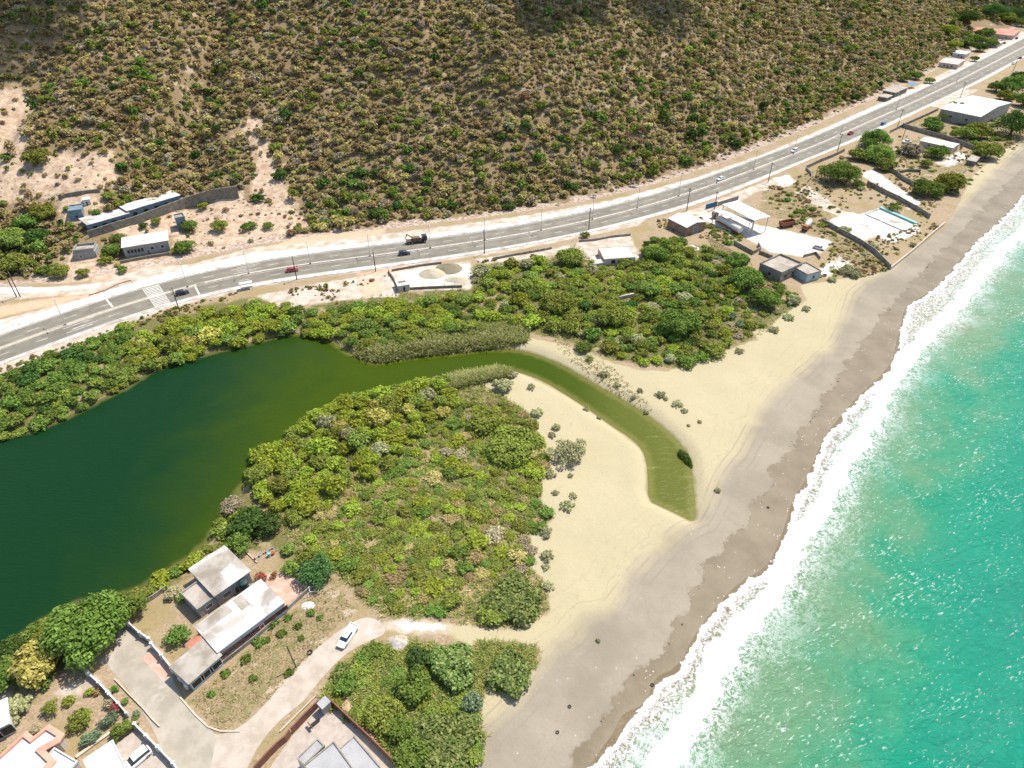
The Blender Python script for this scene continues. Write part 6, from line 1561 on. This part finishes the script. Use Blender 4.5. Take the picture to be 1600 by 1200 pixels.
# trees around the old hillside houses
HG = 'trees around the old hillside houses'
for a in [(290, 386, 18, 'green', 'bushy green tree at the road end of the latticed house'), (297, 352, 17, 'green', 'round green tree beside the narrow tower shed'), (176, 391, 17, 'green', 'green tree between the block shell and the latticed house'), (186, 371, 13, 'green', 'green tree at the corner of the latticed house'), (166, 406, 12, 'olive', 'olive tree below the block shell'), (193, 421, 10, 'green', 'small round green bush just above the road'),
          (96, 424, 18, 'olive', 'olive bush beside the reddish track'), (132, 426, 13, 'olive', 'low olive bush at the lay-by'), (62, 368, 22, 'dark', 'dark tree left of the block shell'), (20, 372, 30, 'lime', 'broad bright green tree at the left hill foot'), (70, 330, 22, 'olive', 'olive tree left of the blue shack'), (45, 345, 20, 'green', 'green tree among the left hill foot trees'), (10, 245, 11, 'green', 'dark green bush at the edge of the bare patch'), (202, 310, 11, 'green', 'green bush behind the terrace roof'),
          (171, 306, 13, 'olive', 'olive bush on the bare terrace'), (370, 277, 12, 'green', 'green bush at the top end of the stone wall'), (318, 321, 10, 'yellowgreen', 'yellowish bush against the stone wall'), (345, 352, 15, 'olive', 'olive bush under the stone wall'), (392, 352, 12, 'green', 'green bush at the foot of the landslide scar'), (152, 331, 9, 'green', 'green bush beside the white shed'), (30, 410, 26, 'olive', 'spreading olive tree above the lay-by'), (225, 352, 9, 'dark', 'dark shrub growing from the stone wall'), (245, 345, 11, 'olive', 'olive shrub growing against the stone wall'), (420, 352, 11, 'green', 'green bush beside the landslide foot'), (60, 245, 22, 'olive', 'wide olive bush casting shade on the bare patch')]:
    tree(*a[:5], group=HG, zg=True)
tree(890, 397, 25, 'olive', 'round olive tree at the wall by the ruined house'); tree(914, 366, 9, 'olive', 'round roadside bush by the pavement'); tree(1015, 447, 22, 'lime', 'brightest green tree in the eastern thicket'); tree(1062, 500, 36, 'green', 'wide feathery tree near the beach side of the eastern thicket', hh=.6); tree(1025, 393, 22, 'green', 'green tree beside the ruined house'); tree(960, 490, 30, 'olive', 'olive tree in the middle of the eastern thicket', hh=.7); tree(872, 470, 30, 'olive', 'olive tree left of the broken slab wall', hh=.7)
tree(1165, 430, 30, 'green', 'dense green tree outside the thicket by the abandoned block house', hh=.75); tree(1195, 462, 26, 'green', 'feathery green tree at the beach end of the eastern thicket', hh=.6); tree(1155, 405, 22, 'green', 'green tree by the broken block wall', hh=.7)
shrub(912, 543, 13, 'green', 'round green shrub on the sandy bank above the channel'); shrub(921, 561, 7, 'lime', 'small green shrub below the round one on the sandy bank'); shrub(1072, 709, 21, 'lime', 'dark green strip of plants on the channel bank', ry=.22, rot=-1.15, n=700, hh=.5)
# pale shrubs on the sand
SG = 'pale shrubs on the open sand'
for i, (a, b, r) in enumerate([(786, 603, 19), (830, 605, 8), (840, 645, 11), (870, 668, 9), (862, 680, 7), (890, 707, 33), (860, 741, 10), (891, 743, 5), (886, 790, 12), (896, 775, 8), (852, 830, 12), (855, 868, 12), (853, 886, 7), (856, 916, 11), (820, 970, 15), (1032, 617, 9), (1058, 631, 9), (1040, 623, 5), (1070, 642, 6), (1093, 659, 4), (1076, 665, 3), (965, 601, 6), (916, 637, 6), (936, 650, 5), (1122, 766, 6), (1240, 470, 15), (1233, 496, 9), (1210, 515, 9), (1214, 488, 7), (1260, 482, 8), (1330, 425, 16), (1300, 437, 8), (800, 586, 10), (835, 555, 8), (868, 770, 6), (935, 1000, 4), (990, 620, 5), (1010, 640, 5), (945, 585, 9), (1000, 610, 6), (1155, 548, 8), (1365, 385, 9), (1427, 383, 7), (1320, 360, 12), (1345, 295, 7), (1490, 300, 10)]):
    shrub(a, b, r, 'pale', 'pale silvery shrub growing on the bare sand' if r < 14 else 'wide pale silvery shrub spreading over the sand beside the spit' if b > 690 and r > 20 else 'broad pale silvery shrub at the edge of the sand', SG, name='beach_shrub', form='wispy', hh=.6)

# ---- belts
def offwater(p, r):
    L = sdf_poly(np.array([p[0]]), np.array([p[1]]), LAGOON)[0]; D = np.abs(dist_seg(np.array([p[0]]), np.array([p[1]]), CL))[0]
    return L > -.2 * r or D < 11.5 + r * .6
def overwater(p, r):
    L = sdf_poly(np.array([p[0]]), np.array([p[1]]), LAGOON)[0]; D = np.abs(dist_seg(np.array([p[0]]), np.array([p[1]]), CL))[0]
    return L > .25 * r or D < 11.5 + r * .6
CAN = dict(canopy=.7, scrub=.3); MIX = dict(mound=.5, scrub=.3, wispy=.2)
belt([(-40, 650), (0, 590), (60, 565), (130, 540), (200, 512), (215, 590), (160, 620), (60, 668), (-40, 700)], 110, 1.8, 3.6, .58, dict(green=.5, olive=.15, dark=.12, lime=.23), MIX, 'bank_shrub', 'shrub', 'shrub', 'dense shrubs on the left lagoon bank',
     [(20, 600, 'on the lagoon bank below the road, farthest left'), (80, 590, 'in the middle of the left lagoon bank'), (150, 570, 'on the left lagoon bank near its corner'), (80, 655, 'leaning over the dark lagoon water on the left'), (190, 530, 'at the stony verge above the left lagoon bank')], 31, (.7, 1.0), 700, .11, overwater)
belt([(150, 552), (230, 526), (330, 492), (400, 478), (448, 480), (455, 520), (420, 535), (350, 552), (240, 582), (205, 605)], 80, 2.3, 4.2, .58, dict(yellowgreen=.62, olive=.2, lime=.12, gold=.06), CAN, 'mangrove_tree', 'mangrove', 'mangrove', 'mangroves on the road side of the lagoon',
     [(200, 570, 'at the corner of the lagoon bank'), (280, 540, 'between the road verge and the lagoon'), (360, 520, 'on the lagoon bank under the bus shelter'), (420, 490, 'at the end of the road side mangroves'), (300, 560, 'hanging over the olive water')], 32, (.8, 1.1), 1050, .09, overwater)
belt([(450, 492), (520, 488), (620, 474), (735, 464), (760, 520), (700, 520), (640, 535), (560, 545), (520, 525), (480, 520)], 90, 2.0, 3.8, .58, dict(yellowgreen=.4, olive=.22, green=.3, lime=.08), CAN, 'bank_tree', 'bushy tree', 'tree', 'bushy trees between the bare lot and the lagoon',
     [(480, 500, 'by the gap in the lagoon bank'), (560, 500, 'below the bare yellow lot'), (640, 490, 'below the fenced gravel yard'), (710, 490, 'next to the eastern thicket')], 33, (.75, 1.0), 900, .095, overwater)
belt([(735, 425), (790, 415), (870, 408), (925, 415), (1000, 412), (1012, 378), (1050, 378), (1098, 396), (1148, 440), (1135, 520), (1140, 545), (1070, 572), (1010, 572), (960, 555), (900, 528), (820, 508), (760, 512)], 270, 1.9, 4.2, .56, lambda a, b: dict(olive=.42, yellowgreen=.26, green=.16 + (.15 if a > 980 else 0), lime=.08, dark=.05, pale=.06), dict(canopy=.6, scrub=.25, wispy=.15), 'thicket_tree', 'thicket tree', 'tree', 'trees of the eastern thicket',
     [(790, 440, 'at the roadside corner of the eastern thicket'), (860, 440, 'behind the ruined house clearing'), (940, 440, 'just below the ruined roadside house'), (800, 490, 'above the pale reeds'), (880, 510, 'above the sandy channel bank'), (970, 545, 'at the sand edge above the channel bend'), (1060, 560, 'at the beach tip of the eastern thicket'), (1040, 440, 'beside the brightest tree in the eastern thicket'), (1110, 430, 'by the gabled shed side of the thicket'), (1120, 500, 'on the beach side of the eastern thicket')], 34, (.65, 1.0), 760, .10, offwater)
belt([(385, 748), (412, 713), (445, 677), (474, 650), (510, 628), (575, 600), (656, 600), (700, 596), (715, 640), (670, 660), (640, 690), (610, 740), (560, 760), (490, 790), (470, 830), (420, 790)], 95, 2.3, 4.1, .6, dict(yellowgreen=.58, gold=.05, olive=.26, lime=.08, pale=.04), CAN, 'mangrove_tree', 'mangrove', 'mangrove', 'mangroves along the spit',
     [(410, 760, 'at the lagoon corner of the spit above the yards'), (460, 700, 'leaning over the lagoon on the spit'), (540, 640, 'at the widest lagoon view of the spit'), (620, 620, 'at the channel mouth of the spit'), (690, 610, 'next to the pale reeds of the spit'), (560, 720, 'inside the mangrove belt of the spit'), (470, 780, 'on the inner edge of the mangrove belt')], 35, (.85, 1.15), 1150, .088, overwater)
belt([(470, 830), (490, 790), (560, 760), (610, 740), (640, 690), (670, 660), (720, 630), (790, 625), (828, 648), (841, 683), (858, 716), (848, 742), (845, 784), (867, 810), (828, 836), (830, 889), (800, 900), (740, 900), (700, 960), (640, 958), (580, 945), (520, 890)], 295, 1.3, 3.0, .56, lambda a, b: dict(green=.26 if a < 680 else .14, olive=.32, lime=.14 if a < 690 else .05, yellowgreen=.30, brown=.02, grey=.01 + (.03 if a > 680 else 0), straw=.09), MIX, 'spit_shrub', 'shrub', 'shrub', 'low shrubs inside the spit',
     [(540, 800, 'behind the mangroves of the spit'), (620, 780, 'in the green middle of the spit'), (700, 700, 'below the olive trees at the head of the spit'), (720, 790, 'in the dry middle of the spit'), (800, 760, 'on the sand side of the spit'), (840, 800, 'at the sandy point of the spit'), (560, 880, 'above the parked pickup at the foot of the spit'), (660, 890, 'near the sandy footpath of the spit'), (760, 870, 'above the broad leathery bush of the spit'), (640, 940, 'along the sandy track at the foot of the spit')], 36, (.42, .72), 560, .11, offwater)
belt([(505, 1095), (525, 1058), (575, 1018), (640, 1012), (690, 1045), (730, 1075), (745, 1130), (750, 1165), (715, 1240), (650, 1215), (580, 1140)], 110, 1.1, 2.4, .5, dict(green=.36, olive=.32, lime=.12, leather=.2), MIX, 'thicket_shrub', 'low shrub', 'shrub', LT,
     [(560, 1050, 'along the dirt track side of the lower thicket'), (640, 1050, 'in the middle of the lower thicket'), (720, 1120, 'at the sand edge of the lower thicket'), (620, 1160, 'by the brown courtyard wall'), (700, 1200, 'at the seaward foot of the lower thicket')], 37, (.45, .75), 560, .115)
belt([(345, 845), (340, 805), (362, 790), (400, 840), (360, 850), (300, 885), (255, 925), (215, 945), (195, 960), (190, 935), (245, 905), (310, 862)], 40, 1.6, 2.8, .62, dict(yellowgreen=.4, olive=.4, green=.2), MIX, 'bank_shrub', 'shrub', 'shrub', 'shrubs along the lagoon behind the yards',
     [(350, 820, 'at the lagoon corner of the yards'), (300, 870, 'between the lagoon and the grey flat roofed house'), (220, 930, 'on the bank by the largest green tree')], 38, (.7, .95), 420, .14, overwater)
belt([(-20, 1085), (0, 1020), (30, 1000), (70, 970), (110, 945), (100, 1010), (60, 1060)], 16, 1.6, 2.8, .6, dict(green=.6, olive=.3, dark=.1), MIX, 'bank_shrub', 'shrub', 'shrub', 'shrubs along the lagoon behind the yards', [(40, 1010, 'on the lagoon bank behind the golden tree')], 39, (.7, .95), 420, .14, overwater)
belt([(1045, 372), (1105, 385), (1170, 415), (1215, 440), (1250, 468), (1200, 500), (1180, 525), (1140, 530), (1145, 440)], 55, 1.3, 3.0, .62, dict(green=.38, olive=.32, teal=.12, grey=.12, brown=.06), MIX, 'beach_scrub', 'scrub bush', 'bush', 'scrub outside the thicket by the beach',
     [(1090, 385, 'between the gabled shed and the thicket'), (1150, 420, 'by the broken block wall'), (1200, 470, 'at the beach end of the thicket'), (1160, 510, 'on the grey sand outside the thicket')], 40, (.5, .85), 380, .14)
belt([(1085, 345), (1115, 352), (1160, 372), (1145, 385), (1105, 365)], 18, 1.0, 2.2, .7, dict(green=.4, olive=.4, brown=.2), MIX, 'yard_scrub', 'yard bush', 'bush', 'bushes in the roadside yards', [(1120, 365, 'between the gabled shed and the white yard')], 41, (.5, .8), 300, .15)
belt([(1205, 292), (1262, 300), (1300, 345), (1285, 360), (1230, 345), (1200, 320)], 40, 1.0, 2.6, .75, dict(olive=.35, green=.2, brown=.25, rust=.2), MIX, 'yard_scrub', 'yard bush', 'bush', 'bushes in the roadside yards', [(1220, 300, 'by the drain behind the white warehouse'), (1260, 340, 'around the old mixer lorry'), (1290, 350, 'at the corner of the pool plot')], 42, (.5, .8), 300, .15)
belt([(1300, 300), (1340, 290), (1400, 318), (1385, 325), (1330, 310)], 10, .8, 1.8, .9, dict(olive=.5, pale=.3, green=.2), MIX, 'yard_scrub', 'yard bush', 'bush', 'bushes in the roadside yards', [(1350, 305, 'in the dry plot above the empty pool')], 43, (.5, .8), 300, .15)
belt([(1500, 205), (1590, 200), (1590, 225), (1540, 255), (1510, 235)], 26, 1.6, 3.2, .7, dict(olive=.5, green=.3, brown=.2), MIX, 'yard_scrub', 'yard bush', 'bush', 'bushes in the roadside yards', [(1540, 225, 'behind the cottage near the far beach')], 44, (.5, .8), 300, .15)
belt([(0, 572), (130, 532), (250, 484), (330, 470), (200, 512), (60, 560)], 34, .5, 1.1, 1.1, dict(olive=.4, brown=.3, green=.3), MIX, 'verge_tuft', 'verge tuft', 'tuft', 'small tufts on the stony road verge', [(100, 545, 'on the stony verge left of the utility pole'), (280, 480, 'on the stony verge by the utility pole')], 45, (.6, .9), 160, .2)
belt([(1430, 205), (1500, 190), (1580, 165), (1590, 190), (1520, 215)], 22, 1.5, 3.0, .7, dict(olive=.5, green=.35, straw=.15), MIX, 'yard_scrub', 'yard bush', 'bush', 'bushes in the roadside yards', [(1500, 195, 'in the green plot below the big warehouse')], 46, (.5, .8), 300, .15)
belt([(1262, 272), (1320, 245), (1345, 262), (1350, 285), (1300, 296), (1270, 290)], 30, .7, 1.9, .9, dict(olive=.35, brown=.25, green=.2, straw=.2), MIX, 'yard_scrub', 'yard bush', 'bush', 'bushes in the roadside yards', [(1310, 275, 'around the spreading tree by the roadside wall')], 47, (.5, .8), 240, .16)
belt([(1385, 225), (1440, 235), (1470, 262), (1440, 290), (1400, 265)], 24, .7, 1.8, .9, dict(olive=.35, brown=.25, green=.2, straw=.2), MIX, 'yard_scrub', 'yard bush', 'bush', 'bushes in the roadside yards', [(1430, 250, 'in the bare yard of the cottage')], 48, (.5, .8), 240, .16)
belt([(1290, 355), (1345, 382), (1392, 422), (1330, 436), (1290, 440), (1300, 395)], 26, .7, 1.8, .9, dict(olive=.3, brown=.3, pale=.25, straw=.15), MIX, 'yard_scrub', 'yard bush', 'bush', 'bushes in the roadside yards', [(1330, 400, 'between the abandoned block house and the pool plot')], 49, (.45, .7), 240, .16)
belt([(1500, 250), (1560, 225), (1600, 205), (1600, 225), (1540, 265), (1500, 300)], 22, .8, 2.0, .9, dict(olive=.4, brown=.3, green=.3), MIX, 'yard_scrub', 'yard bush', 'bush', 'bushes in the roadside yards', [(1540, 250, 'on the dry fringe of the far beach')], 50, (.45, .7), 240, .16)
NSTUFF = hill_bushes()

# ---- uncountable plants and stones
REED = [line(p) for p in [[(552, 556), (560, 535), (640, 528), (700, 508), (760, 506), (830, 508), (822, 535), (760, 541), (700, 548), (640, 558), (600, 562)], [(578, 604), (640, 600), (705, 583), (765, 570), (800, 577), (790, 590), (740, 600), (690, 615), (650, 612)]]]
blades('reeds', REED, 8000, 1.05, .26, [(.27, .28, .10), (.23, .27, .075), (.32, .29, .14), (.18, .225, .055)], 'pale green reeds lining the channel banks', 'reeds', 51)
blades('channel_grass', [line(p) for p in [[(800, 540), (841, 550), (880, 566), (930, 595), (1000, 638), (1010, 645), (995, 645), (925, 604), (870, 574), (830, 556)], [(860, 528), (905, 545), (960, 575), (1020, 640), (1000, 640), (940, 598), (880, 555)]]], 650, .35, .13, [(.26, .22, .08), (.16, .19, .04), (.34, .28, .15)], 'short grass on the sandy channel bank', 'grass', 52)
blades('spit_grass', [GREEN[0]], 9000, .6, .13, [(.20, .20, .045), (.28, .22, .09), (.12, .16, .03), (.34, .28, .13), (.15, .18, .03)], 'mixed green and straw grass between the spit shrubs', 'grass', 53)
blades('thicket_grass', [GREEN[1], GREEN[2]], 8000, .65, .14, [(.20, .19, .05), (.26, .21, .09), (.11, .15, .03)], 'rough grass under the eastern and lower thickets', 'grass', 54, cond=lambda x, y: np.abs(dist_seg(x, y, CL)) > 13)
blades('dry_grass', GRASSY, 3200, .25, .14, [(.28, .22, .11), (.34, .28, .16), (.17, .17, .05)], 'short dry grass on the open lots', 'grass', 55)
rs = np.random.default_rng(60); its = []
for q, n_ in [(line([(1000, 350), (1085, 335), (1120, 352), (1160, 372), (1175, 395), (1100, 372)]), 90), (line([(1200, 290), (1262, 270), (1350, 240), (1400, 225), (1440, 285), (1355, 300), (1300, 345), (1285, 372), (1240, 350)]), 420), (line([(1285, 355), (1345, 385), (1390, 422), (1330, 440), (1260, 445), (1300, 395)]), 170),
              (line([(1380, 365), (1440, 345), (1470, 352), (1395, 418), (1350, 382)]), 110), (line([(1405, 200), (1520, 180), (1600, 150), (1600, 222), (1520, 270), (1480, 320), (1440, 290), (1400, 265)]), 420), (line([(1355, 292), (1400, 318), (1445, 342), (1470, 320), (1437, 298), (1400, 280)]), 90), (line([(0, 570), (130, 530), (250, 482), (380, 455), (360, 470), (200, 520), (60, 572), (0, 590)]), 200), (line([(400, 462), (500, 445), (610, 430), (620, 462), (500, 478), (440, 482)]), 60), (line([(740, 410), (870, 392), (910, 385), (900, 402), (780, 420)]), 70)]:
    lo, hi = q.min(0), q.max(0); a = lo + (hi - lo) * rs.random((n_ * 6, 2)); a = a[inside(a[:, 0], a[:, 1], q)]
    a = a[(fbm(a[:, 0] / 9, a[:, 1] / 9, 3) > .47) & (np.max([sdf_poly(a[:, 0], a[:, 1], w_) for w_ in WHITE], 0) < 0) & (np.abs(dist_seg(a[:, 0], a[:, 1], CL)) > 12.5)][:n_]
    for x, y in a: its.append((pick(rs, dict(brown=.3, straw=.25, olive=.25, rust=.1, green=.1)), 'wispy', 42, .36, int(rs.integers(4)), x, y, LAND, .35 + .75 * rs.random() ** 2, .6 + .4 * rs.random(), rs.random() * 6.28, .75 + .4 * rs.random()))
stuff_mesh('dry_weeds', its, 'dry knee high weeds on the roadside plots and verges', 'weeds')
rs = np.random.default_rng(61)
t = rs.random(1500); s_ = 40 + (CLS[-1] - 560) * t; off = hw_at(s_) + 4.0 + 9 * rs.random(1500) ** 1.5; q = road_xy(s_, off)
D = dist_seg(q[:, 0], q[:, 1], FOOT, signed=True); m = (D > 0) & (D < 12) & (q[:, 0] > -60); q = q[m]; z = height(q[:, 0], q[:, 1])
rocks('bank_rocks', np.c_[q, z], 'broken pale rocks along the cut bank above the road', 'rocks', simple('bank_rock', (.50, .40, .32, 1), (.34, .26, .20, 1), 1.5, .95), .25, 1.5, 62)
pts = []
for p_ in [BARE[0], BARE[4], BARE[2]]:
    lo, hi = p_.min(0), p_.max(0); a = lo + (hi - lo) * rs.random((500, 2)); a = a[inside(a[:, 0], a[:, 1], p_)][:170]; pts.append(np.c_[a, height(a[:, 0], a[:, 1])])
rocks('slope_stones', np.concatenate(pts), 'loose stones on the bare earth of the hillside', 'stones', simple('slope_stone', (.46, .37, .28, 1), (.30, .23, .16, 1), 1.5, .95), .15, .7, 63)
# driftwood and weed line along the wet sand
W_ = resample(smooth_line(WET[1:-1]), .8); W_ = W_[W_[:, 1] < 330]; W_ = W_ + rs.normal(size=W_.shape) * .5
W_ = W_[rs.random(len(W_)) < .16]
rocks('drift_debris', np.c_[W_, height(W_[:, 0], W_[:, 1])], 'dark line of drift debris at the edge of the wet sand', 'debris', simple('debris', (.10, .08, .05, 1), (.16, .12, .08, 1), 3, .95), .06, .26, 64)

# ================================================================ light and camera
SUN_EL, SUN_AZ = math.radians(60), math.radians(48)      # azimuth measured from the view direction towards the sea
sd = Vector((math.sin(SUN_AZ) * math.cos(SUN_EL), math.cos(SUN_AZ) * math.cos(SUN_EL), math.sin(SUN_EL)))
L = bpy.data.lights.new('sun', 'SUN'); L.energy = 4.3; L.angle = math.radians(.53); L.color = (1.0, .955, .88)
so = bpy.data.objects.new('sun', L); COL.objects.link(so); so.rotation_euler = sd.to_track_quat('Z', 'Y').to_euler(); so.location = sd * 900
w = bpy.data.worlds.new('World'); scene.world = w; w.use_nodes = True; nt = w.node_tree
bg = nt.nodes['Background']; sk = nt.nodes.new('ShaderNodeTexSky'); sk.sky_type = 'NISHITA'; sk.sun_disc = False
sk.sun_elevation = SUN_EL; sk.sun_rotation = SUN_AZ; sk.altitude = 50; nt.links.new(sk.outputs[0], bg.inputs[0]); bg.inputs[1].default_value = .15
cam = bpy.data.cameras.new('camera'); co = bpy.data.objects.new('camera', cam); COL.objects.link(co)
co.location = (0, 0, CAMZ); co.rotation_euler = (math.radians(90) - PITCH, 0, 0)
cam.sensor_width = 36; cam.lens = 36 * FPX / 1600; cam.clip_start = 1; cam.clip_end = 9000
scene.camera = co
scene.view_settings.view_transform = 'Standard'; scene.view_settings.look = 'None'; scene.view_settings.exposure = .72; scene.view_settings.gamma = 1
# broken cloud high over the hill: its shade falls on the upper corners of the slope
rs = np.random.default_rng(71); Vs, Cs = [], []
for (px, py, rx, n) in [(-40, -10, 55, 11), (50, -50, 60, 10), (880, 20, 34, 7), (960, -25, 50, 9), (660, -45, 40, 6), (1560, -20, 90, 12), (1480, -40, 70, 9)]:
    q = g1(px, py) if py > 0 else g1(px, 1) + np.array([0, -py * 1.6, 0]); c = q + np.array(sd) * 420; c[2] = max(c[2], 400)
    L = [(c[0] + rx * (rs.random() - .5) * 1.4, c[1] + rx * (rs.random() - .5) * 1.2, c[2] + rx * .2 * rs.random(), rx * (.3 + .25 * rs.random()), rx * (.3 + .25 * rs.random()), rx * .22) for _ in range(n)]
    V, C = leaf_cloud(rs, L, 900, 5.5, (.9, .9, .9), shell=.9); Vs.append(V)
V = np.concatenate(Vs); k = N('cloud_white'); d_ = k.n('ShaderNodeBsdfDiffuse'); d_.inputs[0].default_value = (.9, .9, .9, 1); t_ = k.n('ShaderNodeBsdfTranslucent'); t_.inputs[0].default_value = (.9, .9, .9, 1)
x_ = k.n('ShaderNodeMixShader'); k.lk(d_.outputs[0], x_.inputs[1]); k.lk(t_.outputs[0], x_.inputs[2]); k.lk(x_.outputs[0], k.out.inputs[0])
tag(link('clouds', np_mesh('clouds', V, np.arange(len(V)).reshape(-1, 4)), k.m), 'broken white clouds high above the hillside', 'clouds', kind='stuff')
scene.cycles.max_bounces = 5; scene.cycles.diffuse_bounces = 2; scene.cycles.glossy_bounces = 2; scene.cycles.transmission_bounces = 2; scene.cycles.use_denoising = True
scene.cycles.sample_clamp_indirect = 4
